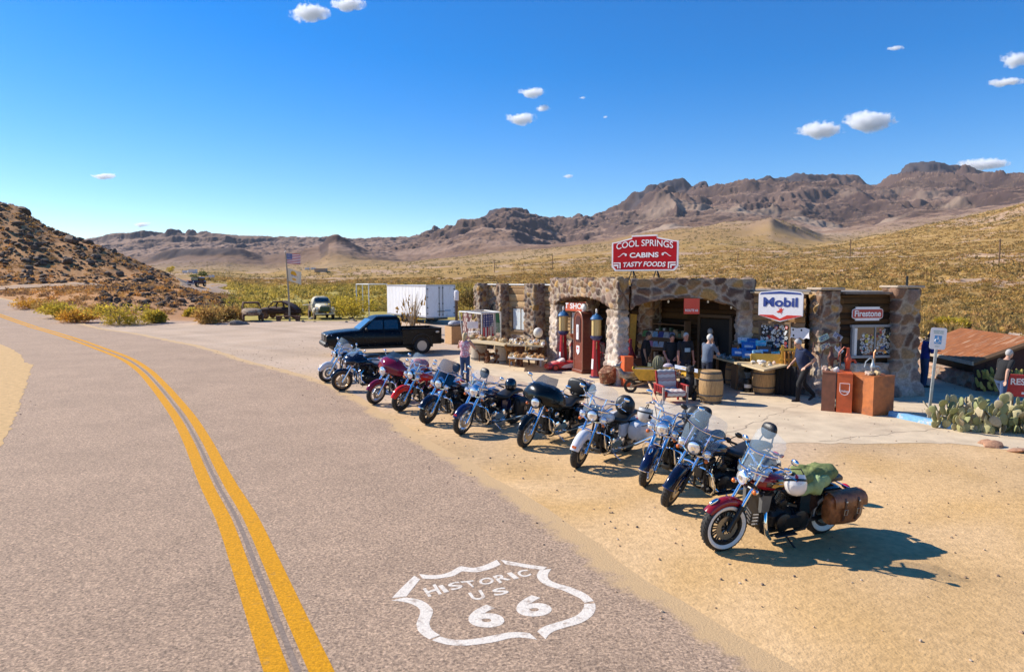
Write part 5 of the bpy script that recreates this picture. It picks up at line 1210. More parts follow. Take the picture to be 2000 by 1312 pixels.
def pickup():
    BP =mat('pickup_black',(.003,.003,.005),.3,0,coat=.08,spec=.2,rvar=.05)
    t =empty('pickup_truck',(0,0,0),0,'black extended cab pickup truck parked behind the far motorcycles','pickup truck')
    yaw =math.radians(203);c =G(822,690);t.rotation_euler =(0,0,yaw)
    fw =V(math.cos(yaw),math.sin(yaw),0);lf =V(-fw.y,fw.x,0)
    t.location =c +fw*1.68 -lf*.80
    k =MB();k.loft(body_secs([(2.62,.60,.62,.86),(2.60,.80,.50,.98),(2.50,.88,.45,1.04),(2.2,.92,.42,1.10),(1.5,.93,.40,1.16),(1.05,.93,.38,1.18),(-.75,.93,.38,1.13),(-.80,.93,.38,1.10)],24,6));bo =k.build('body',BP,t,ang=40)
    k =MB();k.loft([[V(x,y,z) for x,y,z in ((1.15,-.80,1.12),(1.15,.80,1.12),(-.80,.84,1.10),(-.80,-.84,1.10))],[V(x,y,z) for x,y,z in ((.55,-.70,1.60),(.55,.70,1.60),(-.72,.72,1.62),(-.72,-.72,1.62))],[V(x,y,z) for x,y,z in ((.35,-.64,1.74),(.35,.64,1.74),(-.62,.66,1.75),(-.62,-.66,1.75))],[V(x,y,z) for x,y,z in ((.15,-.5,1.785),(.15,.5,1.785),(-.5,.5,1.79),(-.5,-.5,1.79))]]);k.build('cab',BP,t,ang=25)
    k =MB()
    for sg in (-1,1): k.box((-1.72,sg*.90,.80),(1.88,.07,.72),bev=.03)
    k.box((-2.63,0,.82),(.07,1.80,.68),bev=.02);k.box((-1.7,0,.52),(1.85,1.76,.08));k.box((-.84,0,.80),(.06,1.76,.62));k.build('bed',BP,t)
    k =MB();[k.box((-1.72,sg*.90,1.175),(1.9,.09,.03),bev=.01) for sg in (-1,1)];k.box((-2.63,0,1.175),(.09,1.8,.03),bev=.01);k.build('bed_rail',PLBLK,t)
    k =MB();k.add([V(1.10,-.70,1.175),V(1.10,.70,1.175),V(.585,.63,1.61),V(.585,-.63,1.61),],[(0,1,2,3)]);k.v =[(x +.025,y,z +.02) for x,y,z in k.v];k.build('windscreen',GLASSBLUE,t)
    for sg in (-1,1):
        for a,b,c_,d in ((.90,.10,.06,.50),(.02,-.62,-.60,.02)):
            k =MB();k.add([V(a,sg*(.827),1.19),V(b,sg*.838,1.19),V(c_,sg*.722,1.59),V(d,sg*.722,1.59)],[(0,1,2,3)]);k.v =[(x,y +sg*.012,z) for x,y,z in k.v];k.build('side_window',CARGLASS,t)
        k =MB();k.ell((.86,sg*1.0,1.20),(.07,.10,.08));k.build('wing_mirror',PLBLK,t)
        k =MB();[k.tube([V(x,sg*.936,.50),V(x,sg*.936,1.12)],.006,4) for x in (.98,.06,-.70)];k.tube([V(.98,sg*.936,.5),V(-.70,sg*.936,.5)],.006,4);k.build('door_seam',PLBLK,bo)
        k =MB();k.box((.22,sg*.945,.98),(.16,.03,.035),bev=.01);k.build('door_handle',BP,bo)
        for x in (1.72,-1.70):
            k =MB();k.lathe([(.0,.0),(.455,.0),(.455,.012),(0,.012)],TR(x,sg*.93,.45) @ RX(-math.pi/2*sg),28,a0=0 if sg > 0 else math.pi,a1=math.pi if sg > 0 else 2*math.pi);k.build('wheel_well',mat('wheel_well_black',(.004,.004,.004),.9),t)
            k =MB();k.tube([V(x +.47*math.cos(a),sg*.945,.45 +.47*math.sin(a)) for a in [math.pi*i/14 for i in range(15)]],.035,6,sy=.6);k.build('wheel_arch',PLBLK,t)
            car_wheel(t,V(x,sg*.84,.375),.375,.25,mat('wheel_alloy',(.40,.40,.41),.35,.8),sg)
        k =MB();k.box((2.42,sg*.74,.92),(.26,.22,.16),RZ(-sg*.5),bev=.03);k.build('headlight',LENS,t)
        k =MB();k.box((-2.60,sg*.87,.96),(.12,.10,.30),bev=.02);k.build('tail_light',REDLENS,t)
    k =MB();k.box((2.60,0,.86),(.08,1.1,.30),bev=.03);k.build('grille',mat('grille_dark',(.04,.04,.042),.4,.4),t)
    k =MB();[k.box((2.645,0,.76 +i*.05),(.02,1.0,.016)) for i in range(5)];k.build('grille_bars',mat('grille_grey',(.15,.15,.16),.4,.5),t)
    k =MB();k.box((2.60,0,.55),(.22,1.78,.22),bev=.06);k.build('front_bumper',PLBLK,t);k =MB();k.box((-2.72,0,.56),(.18,1.8,.18),bev=.04);k.build('rear_bumper',PLBLK,t)
    k =MB();k.box((0,0,.36),(4.6,1.4,.14));k.build('chassis',PLBLK,t)
    k =MB();k.ell((-2.45,.885 +.055,1.0),(.09,.012,.05));k.build('badge',ALU,t)
pickup()
# white box trailer
TW =mat('trailer_white',(.72,.72,.74),.45,0,var=.06,scale=2,col2=(.56,.52,.46),c2lo=.56,c2hi=.75,stretch=(2,2,.5))
th =math.radians(34);c =G(833,634);TM =frame(c,V(math.cos(th),math.sin(th),0))     # x along the rear doors, y away along the side
tr =empty('box_trailer',(0,0,0),0,'white box trailer with closed rear doors behind the pickup','trailer')
L_,W_,z0,z1 =7.4,2.5,.55,3.02
mb =MB(TM);mb.box((W_/2,L_/2,(z0 +z1)/2),(W_,L_,z1 -z0),bev=.03);[mb.box((-.003,.6 +i*.62,(z0 +z1)/2),(.014,.03,z1 -z0 -.2)) for i in range(11)];mb.build('box_body',TW,tr)
mb =MB(TM)
for x in (0,W_): mb.box((x,-.01,(z0 +z1)/2),(.09,.06,z1 -z0),bev=.01)
for z in (z0,z1): mb.box((W_/2,-.01,z),(W_,.06,.08),bev=.01)
mb.build('door_frame',mat('trailer_frame',(.45,.46,.5),.4,.3),tr)
for sx_ in (0,1):
    x =W_*.27 +sx_*W_*.46;mb =MB(TM);mb.box((x,-.015,(z0 +z1)/2),(W_*.445,.04,z1 -z0 -.12),bev=.01);d_ =mb.build('rear_door',TW,tr)
    mb =MB(TM);xx =W_/2 +(-1 if sx_ == 0 else 1)*.16
    mb.tube([(xx,-.06,z0 +.05),(xx,-.06,z1 -.05)],.022,6);mb.box((xx,-.06,1.0),(.3,.05,.05))
    for z in (z0 +.2,1.6,z1 -.2): mb.box((xx,-.05,z),(.1,.05,.07))
    for z in (z0 +.3,1.3,2.1,z1 -.3): mb.box((.08 if sx_ == 0 else W_ -.08,-.045,z),(.12,.03,.06))
    mb.build('lock_bar',BLKM,d_)
mb =MB(TM);mb.box((-.012,L_/2,z0 +.05),(.03,L_,.12));mb.box((-.012,L_/2,z1 -.05),(.03,L_,.1));mb.build('side_rail',mat('trailer_frame',),tr)
mb =MB(TM);mb.box((W_/2,L_/2,z0 -.1),(1.2,L_,.18));mb.build('chassis',BLKM,tr)
for y in (3.2,4.2):
    for sg,x in ((-1,.1),(1,W_ -.1)): car_wheel(tr,V(x,y,.38),.38,.24,ALU,sg,M=TM @ RZ(math.pi/2) @ TR(0,0,0) @ RZ(-math.pi/2))
mb =MB(TM);mb.box((W_*.74,-.045,1.05),(.5,.012,.12));mb.build('door_label',mat('pale_blue_label',(.3,.4,.5),.5),tr)
# three posts of a white tube frame beside the trailer
fr =empty('tube_frame',(0,0,0),0,'thin white tube frame standing beside the box trailer','frame')
WT =mat('white_tube',(.7,.68,.63),.5,var=.1)
pp =[G(697,620),G(709,617),G(721,622),G(757,620)]
for q_ in pp[:3]: mb =MB();mb.tube([q_,q_ +V(0,0,3.05)],.05,8);mb.build('post',WT,fr)
mb =MB();a,b,c_,d =[q_ +V(0,0,3.05) for q_ in pp]
for s_,e_ in ((a,b),(b,d),(a,c_),(c_,d)): mb.tube([s_,e_],.045,6)
mb.build('top_rail',WT,fr)
# old cream truck
RUST =mat('rusty_panel',(.12,.05,.025),.85,0,var=.4,scale=5,col2=(.28,.17,.10),c2lo=.5,c2hi=.68,bump=.005)
OLDCREAM =mat('faded_cream_paint',(.52,.47,.34),.6,0,var=.2,scale=3,col2=(.20,.075,.03),c2lo=.56,c2hi=.66)
OLDGREEN =mat('old_green_paint',(.06,.10,.045),.6,0,var=.3,scale=5,col2=(.3,.28,.2),c2lo=.58,c2hi=.7)
t =empty('vintage_truck',G(631,623),math.radians(295),'vintage cream pickup truck with rust stains and green grille','old truck')
k =MB();k.loft(body_secs([(.95,.30,.85,1.05),(.9,.42,.70,1.22),(.3,.55,.65,1.36),(-.5,.66,.62,1.42),(-.55,.66,.62,1.42)],20,3));k.build('bonnet',OLDCREAM,t,ang=50)
k =MB();k.loft(body_secs([(-.5,.78,.5,1.38),(-.55,.82,.48,1.48),(-.70,.80,.48,1.86),(-.85,.72,.48,1.98),(-1.5,.72,.48,2.0),(-1.72,.78,.48,1.85),(-1.75,.80,.48,1.5)],22,4));k.build('cab',OLDCREAM,t,ang=50)
k =MB();k.box((-.56,0,1.66),(.05,1.22,.34),RY(-.32),bev=.02);k.build('windscreen',CARGLASS,t)
k =MB();k.box((.93,0,.92),(.08,.84,.40),bev=.05);[k.box((.98,0,.76 +i*.075),(.05,.9 -.05*abs(i -2),.035),bev=.01) for i in range(5)];k.build('grille',OLDGREEN,t)
for sg in (-1,1):
    k =MB();k.loft(body_secs([(1.02,.1,.75,.85),(.95,.2,.55,1.0),(.6,.24,.55,1.08),(.1,.22,.5,.98),(-.5,.12,.45,.6)],16,2.6));k.v =[(x,y +sg*.72,z) for x,y,z in k.v];k.build('fender',OLDCREAM,t,ang=60)
    lamp(t,V(.98,sg*.66,.98),.10,.14,OLDCREAM)
    car_wheel(t,V(.45,sg*.78,.36),.36,.2,RUST,sg)
    car_wheel(t,V(-2.5,sg*.78,.36),.36,.2,RUST,sg)
    k =MB();k.box((-.75,sg*1.02,1.45),(.05,.14,.18),bev=.02);k.tube([V(-.75,sg*.8,1.4),V(-.75,sg*1.0,1.45)],.012,5);k.build('mirror',BLKM,t)
k =MB();k.box((1.08,0,.50),(.10,1.7,.16),bev=.03);k.build('bumper',OLDCREAM,t)
k =MB();k.box((-2.5,0,.85),(1.5,1.5,.5),bev=.03);k.build('cargo_bed',RUST,t)
k =MB();k.box((-1.2,.0,.5),(2.4,1.0,.2));k.build('chassis',RUST,t)
k =MB();k.box((-1.1,-1.15,1.25),(.7,.75,.05),RX(.06));k.build('open_flap',OLDCREAM,t)
# rusted shells
t =empty('rusted_car',G(492,627),math.radians(296),'rusted car shell with its pale bonnet facing the lot','wrecked car')
k =MB();k.loft(body_secs([(1.5,.30,.62,.8),(1.4,.55,.52,.92),(.6,.78,.45,1.08),(.2,.80,.45,1.10),(-1.4,.78,.45,1.05),(-1.9,.6,.5,.9)],20,3));k.build('body',mat('rust_pale',(.33,.24,.16),.85,0,var=.4,scale=3,col2=(.14,.06,.03),c2lo=.5,c2hi=.62),t,ang=50)
k =MB()
for sg in (-1,1): k.tube([V(.2,sg*.72,1.05),V(-.15,sg*.62,1.5),V(-.8,sg*.6,1.56),V(-1.4,sg*.66,1.08)],.045,6);k.tube([V(-.5,sg*.62,1.54),V(-.5,sg*.74,1.05)],.04,6)
for x,z in ((-.15,1.5),(-.8,1.56)): k.tube([V(x,-.62,z),V(x,.62,z)],.045,6)
k.build('roof_frame',RUST,t);k =MB();k.box((-.5,0,1.56),(.75,1.2,.04),bev=.015);k.build('roof',RUST,t)
for x in (.95,-1.3):
    for sg in (-1,1): car_wheel(t,V(x,sg*.74,.33),.33,.18,RUST,sg,tyre=RUST)
t =empty('rusted_car',G(546,622),math.radians(176),'dark brown rusted sedan shell with gaping doors behind the flagpole','wrecked car')
DR =mat('dark_rust',(.055,.022,.014),.85,0,var=.4,scale=4)
k =MB();k.loft(body_secs([(1.55,.4,.5,.8),(1.4,.7,.42,.98),(.7,.78,.40,1.05),(-1.1,.78,.40,1.0),(-1.7,.7,.42,.75),(-1.85,.4,.45,.6)],20,3.4));k.build('body',DR,t,ang=50)
k =MB()
for sg in (-1,1): k.tube([V(.75,sg*.70,1.0),V(.30,sg*.6,1.50),V(-.5,sg*.6,1.52),V(-1.25,sg*.66,1.15),V(-1.75,sg*.6,.72)],[.05,.06,.07,.08,.09],7);k.tube([V(-.1,sg*.62,1.52),V(-.05,sg*.74,1.0)],.05,6);k.tube([V(-.7,sg*.62,1.46),V(-.75,sg*.72,1.0)],.05,6)
k.slab([[V(.25,y,1.5),V(-.5,y,1.55),V(-1.2,y,1.2),V(-1.7,y,.8)] for y in (-.6,-.2,.2,.6)],.04);k.build('roof',DR,t)
for x in (.95,-1.0):
    for sg in (-1,1): car_wheel(t,V(x,sg*.74,.30),.30,.17,RUST,sg,tyre=RUST)
# off-road vehicle on the far road
j =GT(385,562,120,260);t =empty('off_road_car',j,math.radians(262),'small dark blue off road car coming along the far road','car');t.location.z += .12
k =MB();k.box((.1,0,.8),(3.6,1.7,.6),bev=.12);k.build('body',NAVY,t);k =MB();k.box((-.4,0,1.42),(2.2,1.5,.68),bev=.14);k.build('cab',BLKGLOSS,t)
k =MB();k.box((.72,0,1.42),(.05,1.3,.46));k.build('windscreen',GLASSBLUE,t);k =MB();k.box((2.0,0,.55),(.2,1.7,.22),bev=.04);k.build('bumper',ALU,t)
for x in (1.2,-1.1):
    for sg in (-1,1): car_wheel(t,V(x,sg*.78,.4),.4,.26,ALU,sg)
for sg in (-1,1): lamp(t,V(1.92,sg*.55,.92),.11,.08,ALU)
# flagpole with two flags
fp =G(566,627);t =empty('flagpole',fp,0,'tall wooden flagpole beside the rusted cars','flagpole')
k =MB();k.tube([V(0,0,0),V(-.04,0,2.5),V(-.2,0,5.75)],[.09,.07,.045],8);k.build('pole',mat('grey_wood_pole',(.30,.25,.19),.8,var=.3,bump=.005),t);k =MB();k.ell((-.2,0,5.79),.05);k.build('finial',ALU,t)
FLAG =mat('flag_cloth',(.5,.5,.5),.8,0,attr=True)
def flag(M,w,h,colf,label,cat,name='flag',amp=.05,nx=40,ny=26,droop=.0,thick=.012):
    vs =[];cs =[];fs =[]
    for s_ in (0,1):
        for j_ in range(ny +1):
            for i in range(nx +1):
                u,v =i/nx,j_/ny;vs.append(tuple(M @ V(u*w,amp*math.sin(u*9 +v*2)*u ** .5 +s_*thick,-v*h -droop*u*(1 +.2*math.sin(v*3)))));cs.append(colf(u,v))
    n1 =(nx +1)*(ny +1)
    for s_ in (0,1):
        for j_ in range(ny):
            for i in range(nx):
                a =s_*n1 +j_*(nx +1) +i;fs.append((a,a +1,a +nx +2,a +nx +1))
    bord =[i for i in range(nx +1)] +[j_*(nx +1) +nx for j_ in range(1,ny +1)] +[ny*(nx +1) +i for i in range(nx -1,-1,-1)] +[j_*(nx +1) for j_ in range(ny -1,0,-1)]
    for i in range(len(bord)): a,b =bord[i],bord[(i +1) % len(bord)];fs.append((a,b,b +n1,a +n1))
    return tag(np_mesh(name,np.array(vs),np.array(fs),FLAG,np.array(cs),None),label,cat)
def us(u,v):
    if u < .42 and v < .54:
        sx_,sy_ =(u/.42*6) % 1 -.5,(v/.54*5) % 1 -.5
        return (.7,.7,.72) if sx_*sx_ +sy_*sy_ < .06 else (.03,.05,.20)
    return (.45,.02,.04) if int(v*13) % 2 == 0 else (.72,.70,.68)
def sunflag(u,v):
    d =math.hypot((u -.45)*1.2,v -.36)
    if d < .26 and v < .42: return (.75,.36,.02)
    if abs(v -.46) < .05 and .25 < u < .7: return (.12,.14,.25) if int(u*26) % 2 else (.72,.66,.58)
    if math.hypot(u -.48,(v -.74)*1.3) < .14: return (.70,.36,.06)
    return (.70,.58,.42)
flag(TR(fp +V(-.16,.0,5.65)) @ RZ(.15),1.15,.85,us,'American flag flying at the top of the flagpole','flag',droop=.08,nx=60,ny=39)
flag(TR(fp +V(-.10,.0,4.45)) @ RZ(-.1),1.2,1.05,sunflag,'tan flag with an orange sun emblem flying below the American flag','flag',droop=.35,amp=.07,nx=60,ny=40)
t =empty('stone_bench',G(563,627),.05,'low rusty red bench at the foot of the flagpole','bench')
k =MB();k.box((0,0,.42),(2.1,.4,.07),bev=.01);k.build('seat',RUST,t)
for x in (-.8,.8): k =MB();k.loft([[V(x +a,b,0) for a,b in ((-.14,-.14),(.14,-.14),(.14,.14),(-.14,.14))],[V(x*.93 +a,b,.385) for a,b in ((-.24,-.17),(.24,-.17),(.24,.17),(-.24,.17))]]);k.build('leg',RUST,t)


# ------------------------------------------------------------------ petrol pumps
PRED =mat('pump_red',(.38,.012,.02),.35,0,coat=.4,var=.14,scale=4);PBLUE =mat('pump_blue',(.03,.13,.30),.4,0,coat=.3,var=.15);PNAVY =mat('pump_navy',(.02,.03,.12),.4,coat=.3,var=.15)
PMAROON =mat('pump_maroon',(.17,.038,.018),.5,0,coat=.2,var=.25,scale=5);CYL =mat('fuel_cylinder_amber',(.62,.46,.20),.12,0,coat=.8,var=.06);GLOBE =mat('white_globe',(.8,.77,.72),.2,coat=.5)
BRASS =mat('aged_brass',(.45,.28,.10),.35,1.0,var=.2)
def tall_pump(px,h,label,rz):
    o =empty('petrol_pump',G(*px),rz,label,'petrol pump','red visible petrol pumps');s =h/2.5;o.scale =(.82,.82,1)
    k =MB();k.lathe([(.30*s,0),(.30*s,.05),(.24*s,.06)],None,8);k.build('base',PNAVY,o)
    k =MB();k.lathe([(.235*s,.06),(.21*s,.3),(.165*s,1.30*s),(.17*s,1.36*s)],RZ(.39),8);k.build('body',PRED,o,ang=20)
    k =MB();k.lathe([(.17*s,1.36*s),(.26*s,1.44*s),(.27*s,1.50*s),(.20*s,1.52*s)],None,24);k.build('collar',PNAVY,o)
    k =MB();k.lathe([(.215*s,1.52*s),(.215*s,2.12*s)],None,28);k.build('cylinder',CYL,o)
    k =MB();[k.tube([V(.225*s*math.cos(a),.225*s*math.sin(a),1.5*s),V(.225*s*math.cos(a),.225*s*math.sin(a),2.14*s)],.012,6) for a in [math.pi/2*i +.4 for i in range(4)]];k.build('rods',BRASS,o)
    k =MB();k.lathe([(.27*s,2.10*s),(.275*s,2.13*s),(.17*s,2.25*s),(.08*s,2.27*s),(.06*s,2.32*s)],None,24);k.build('cap',PBLUE,o)
    k =MB();k.ell((0,0,2.40*s),(.05*s,.05*s,.09*s));k.build('finial',GLOBE,o)
    k =MB();k.tube([V(.02,-.19*s,1.25*s),V(.06,-.30*s,1.1*s),V(.03,-.32*s,.5*s),V(.0,-.26*s,.16),V(-.05,-.24*s,.14),V(-.12,-.25*s,.6*s),V(-.13,-.21*s,1.15*s)],.017,7);k.build('hose',RUBBER,o)
    k =MB();k.tube([V(-.13,-.21*s,1.05*s),V(-.13,-.22*s,1.25*s),V(-.1,-.2*s,1.32*s)],[.022,.02,.012],7);k.build('nozzle',BRASS,o)
    M_ =o.matrix_world if False else Matrix.Identity(4)
    k =MB();k.box((-.20*s,0,.5*s),(.014,.13*s,.36*s),RY(.06));k.cur =1;k.M =Matrix.Identity(4)
    SMx =Matrix(((0,0,-1,-.214*s),(0,-1,0,0),(-1,0,0,0),(0,0,0,1)))
    k.build('white_label',[M_SWHITE,M_SBLUE],o);return o
tall_pump((1100,720),2.42,'red petrol pump with amber cylinder, half hidden by the toy car',.5)
tall_pump((1164,737),2.42,'red petrol pump with amber cylinder, right of the maroon pump',.5)
o =empty('clock_pump',G(1140,727),0,'tall maroon petrol pump with arched top and white globe','petrol pump')
yaw =math.atan2(-.35,-.94);o.rotation_euler =(0,0,yaw)      # local x looks out to the road side
def arch_out(w,h,r): return [(-w,0),(w,0)] +[(w*math.cos(a),h -r +r*math.sin(a)) for a in [math.pi*i/14 for i in range(15)]]
XF =Matrix(((0,0,1,0),(1,0,0,0),(0,1,0,0),(0,0,0,1)))      # polygon xy -> local y,z ; extrude along x
k =MB();k.prism(arch_out(.36,2.22,.36),.46,TR(-.23,0,.05) @ XF);k.build('body',PMAROON,o,ang=30)
k =MB();k.box((0,0,.06),(.58,.84,.12),bev=.015);k.build('base',PMAROON,o)
k =MB()
for x in (-.235,.235): k.tube([TR(x,0,.05) @ XF @ V(p[0],p[1],0) for p in arch_out(.36,2.22,.36)[1:] +[(-.36,0)]],.025,6)
k.build('edge_trim',mat('pump_trim',(.36,.16,.10),.4,.2,coat=.3),o)
k =MB();k.prism(arch_out(.20,.95,.2),.02,TR(.232,0,1.15) @ XF);k.build('dial_recess',mat('dark_maroon',(.06,.012,.01),.5),o)
k =MB();k.box((.262,0,1.5),(.02,.17,.55),bev=.004);k.cur =1;k.tube([V(.278,0,1.48),V(.278,.03,1.7)],.006,5);k.build('dial',[M_SWHITE,BLKM],o)
k =MB();k.prism([(-.12,.18),(.12,.18),(.12,-.05),(0,-.16),(-.12,-.05)],.015,TR(.233,0,.82) @ XF);k.cur =1;k.prism([(.05*math.cos(a),.08 +.05*math.sin(a)) for a in [math.pi/6*i for i in range(12)]],.019,TR(.233,0,.82) @ XF);k.build('white_badge',[M_SWHITE,M_SBRIGHT],o)
k =MB();k.ell((0,.0,2.40),(.11,.15,.15));k.lathe([(.09,2.2),(.07,2.3)],None,12);k.build('globe',GLOBE,o)
k =MB();k.box((0,-.375,1.2),(.26,.03,1.5),bev=.01);k.build('side_panel',mat('dark_maroon',),o);k =MB();k.tube([V(.05,-.40,1.7),V(.12,-.46,1.3),V(.10,-.45,.7),V(-.02,-.42,.55),V(-.08,-.41,1.2)],.017,6);k.build('hose',RUBBER,o)

# ------------------------------------------------------------------ toy car
TOYR =mat('toy_red_plastic',(.62,.03,.03),.35,0,coat=.3,var=.08);TOYP =mat('toy_faded_pink',(.72,.25,.22),.4,coat=.2,var=.12)
o =empty('toy_car',G(1098,722),math.radians(199),'red and pink plastic ride on toy car with white side flash','toy car')
k =MB();k.loft(body_secs([(.68,.14,.08,.16),(.64,.26,.06,.23),(.45,.31,.05,.30),(.2,.31,.05,.34),(-.4,.31,.05,.36),(-.62,.29,.08,.37),(-.68,.2,.12,.33)],22,3.4));k.build('body',TOYR,o,ang=50)
k =MB();k.loft(body_secs([(.60,.16,.2,.245),(.45,.2,.25,.315),(.25,.21,.29,.352),(.22,.1,.3,.345)],14,3));k.build('bonnet_top',TOYP,o,ang=60)
k =MB();k.loft(body_secs([(.20,.2,.30,.36),(.10,.21,.3,.43),(.02,.2,.3,.46),(-.02,.2,.3,.46),(-.05,.2,.3,.36)],14,3));k.build('windscreen',mat('toy_pale',(.75,.6,.55),.4),o)
k =MB();k.box((-.62,0,.48),(.14,.5,.025),bev=.01);[k.box((-.58,y,.42),(.06,.03,.12)) for y in (-.18,.18)];k.build('spoiler',TOYR,o)
for x in (.40,-.42):
    for sg in (-1,1): car_wheel(o,V(x,sg*.29,.13),.13,.09,TOYR,sg,tyre=mat('toy_tyre',(.12,.01,.012),.5),n=5)
k =MB()
for sg in (-1,1): k.prism([(.18,.13),(.05,.22),(-.20,.27),(-.62,.30),(-.55,.24),(-.30,.12),(-.05,.10)],.006,Matrix(((1,0,0,0),(0,0,sg,sg*.309),(0,1,0,0),(0,0,0,1))))
k.build('white_flash',mat('toy_white',(.75,.66,.62),.4),o)

# ------------------------------------------------------------------ barrels, crates, tables
OAK =mat('oak_staves',(.42,.25,.10),.65,0,var=.35,scale=5,stretch=(6,6,.6),bump=.003,bscale=30,col2=(.26,.15,.065),c2lo=.5,c2hi=.7)
OAKG =mat('grey_staves',(.40,.34,.27),.8,0,var=.3,scale=5,stretch=(6,6,.6),bump=.003);HOOP =mat('iron_hoop',(.09,.085,.085),.55,.6,var=.3)
BOARD =mat('pale_board',(.55,.42,.24),.7,0,var=.25,scale=4,stretch=(1,8,1));BOARDW =mat('white_table_top',(.74,.71,.66),.6,var=.1)
def barrel(p,h,r,label,m=OAK,half=False,group=None,tilt=0.0):
    o =empty('wooden_barrel',p,R.uniform(0,6),label,'barrel',group);n =22
    k =MB();secs =[]
    for j in range(9):
        t =j/8;rr =r*(.80 +.20*math.sin(math.pi*(t if not half else .5*t +.5*0 +.0 +.5*(1 -t)*0 +.25)) ** .8) if not half else r*(1 -.14*t)
        ring =[]
        for i in range(n):
            a0,a1 =2*math.pi*i/n,2*math.pi*(i +1)/n
            for a,d in ((a0 +.012,.992),(a0 +.03,1),(a1 -.03,1),(a1 -.012,.992)): ring.append(V(rr*d*math.cos(a),rr*d*math.sin(a),h*t))
        secs.append(ring)
    k.loft(secs);k.build('staves',m,o,ang=12)
    for t in ((.06,.26,.74,.94) if not half else (.12,.86)):
        rr =(r*(.80 +.20*math.sin(math.pi*t) ** .8) if not half else r*(1 -.14*t)) +.004
        k =MB();k.lathe([(rr -.01,h*t -.022),(rr +.004,h*t -.022),(rr +.004,h*t +.022),(rr -.01,h*t +.022)],None,30,caps=False);k.build('hoop',HOOP,o)
    k =MB();k.lathe([(0,h -.03),(r*.76,h -.03)],None,24,caps=False);k.build('head',m,o)
    return o
barrel(G(1388,786),.90,.33,'large oak barrel standing free in front of the side arch')
barrel(G(1491,769),.86,.33,'oak barrel with a dark bung hole under the rock table',half=False);k =MB();
barrel(G(1428,752),.72,.20,'narrow dim barrel in the shade under the rock table',mat('shade_painted_staves',(.34,.2,.085),.7,0,var=.3,scale=5,stretch=(6,6,.6)))  # darker copy of the oak: shade under the table painted into the staves
barrel(G(1361,776),.55,.17,'small pale keg tucked behind the large oak barrel',mat('pale_staves',(.5,.36,.2),.7,var=.3,stretch=(6,6,.6)))
barrel(G(936,703),.80,.36,'weathered half barrel at the left end of the plank tables',OAKG,True)
barrel(G(982,708),.82,.36,'weathered half barrel in the middle of the plank tables',OAKG,True)
def table(name,pts,z,t,m,label,legs=None,cat='table',legm=None):
    o =empty(name,(0,0,0),0,label,cat);n =len(pts)
    k =MB();k.add([V(p.x,p.y,z -t) for p in pts] +[V(p.x,p.y,z) for p in pts],[tuple(range(n))[::-1],tuple(range(n,2*n))] +[(i,(i +1) % n,n +(i +1) % n,n +i) for i in range(n)]);k.build('table_top',m,o,flat=True)
    for q_ in (legs or []): k =MB();k.box((q_.x,q_.y,(z -t)/2),(.07,.07,z -t));k.build('leg',legm or DKW,o)
    return o
DKW =mat('brown_timber',(.16,.09,.045),.75,0,var=.3,scale=6,stretch=(5,5,.6))
# ---- rocks
def rock(name,c,r,m,label=None,cat=None,group=None,seed=0,flat=.7,parent=None):
    rr =random.Random(seed);nu,nv =9,6;rows =[]
    ph =[rr.uniform(0,6) for _ in range(6)]
    k =MB();k.ell((0,0,0),(r,r*rr.uniform(.7,1),r*flat),None,nu,nv)
    k.v =[tuple(V(*p)*(1 +.18*math.sin(p[0]/r*3 +ph[0]) +.15*math.sin(p[1]/r*4 +ph[1]) +.12*math.sin(p[2]/r*5 +ph[2]))) for p in k.v]
    o =k.build(name,m,parent,ang=30);o.location =c;o.rotation_euler =(rr.uniform(-.3,.3),rr.uniform(-.3,.3),rr.uniform(0,6));return tag(o,label,cat,group)
RK =[mat('rock_pink',(.52,.36,.28),.85,var=.3,scale=20,bump=.005),mat('rock_tan',(.52,.38,.2),.85,var=.3,scale=20,bump=.005),mat('rock_white',(.68,.64,.58),.8,var=.2,scale=20),mat('rock_grey',(.32,.29,.28),.85,var=.3,scale=20,bump=.005),mat('rock_orange',(.50,.25,.08),.8,var=.3,scale=20,bump=.005)]
def rock_pile(poly,z,n,label,group,rmin=.03,rmax=.07,mats=(0,1,2,3,4),seed=1,heap=0.0,cat='rock'):
    rr =random.Random(seed);proto =[rock('rock',(0,0,-5),1,RK[mats[i % len(mats)]],seed=seed*31 +i) for i in range(7)];out =[]
    for i in range(n):
        a,b =rr.random(),rr.random();p =poly[0].lerp(poly[1],a).lerp(poly[3].lerp(poly[2],a),b);c =proto[i % 7].copy();c.name =cat.replace(' ','_');COL.objects.link(c);s_ =rr.uniform(rmin,rmax)
        c.data =proto[rr.randrange(7)].data;hz =heap*max(0,1 -2.2*max(abs(a -.5),abs(b -.5)))
        c.scale =(s_,s_,s_);c.location =(p.x,p.y,z +s_*.5 +rr.uniform(.3,1)*hz);c.rotation_euler =(rr.uniform(-.4,.4),rr.uniform(-.4,.4),rr.uniform(0,6));tag(c,label,cat,group)
    for p in proto: bpy.data.objects.remove(p)
def at_z(px,py,z): return G(px,py,z)
# rock table on the right
zt =.92
poly =[at_z(1392,696,zt),at_z(1492,722,zt),at_z(1556,708,zt),at_z(1450,688,zt)]
table('rock_table',poly,zt,.05,BOARD,'plank table heaped with pale rocks on barrels',[G(1400,748),G(1545,770),G(1450,742)])
rock_pile([at_z(1440,703,zt),at_z(1492,717,zt),at_z(1530,708,zt),at_z(1470,694,zt)],zt,62,'small pale rock or crystal heaped on the rock table','rocks heaped on the rock table',.045,.085,(0,1,2,0,2),3,.16)
rock_pile([at_z(1395,696,zt),at_z(1432,704,zt),at_z(1448,697,zt),at_z(1412,690,zt)],zt,24,'bluish grey rock at the shaded end of the rock table','grey rocks on the rock table',.045,.07,(3,2,3),4,.06)
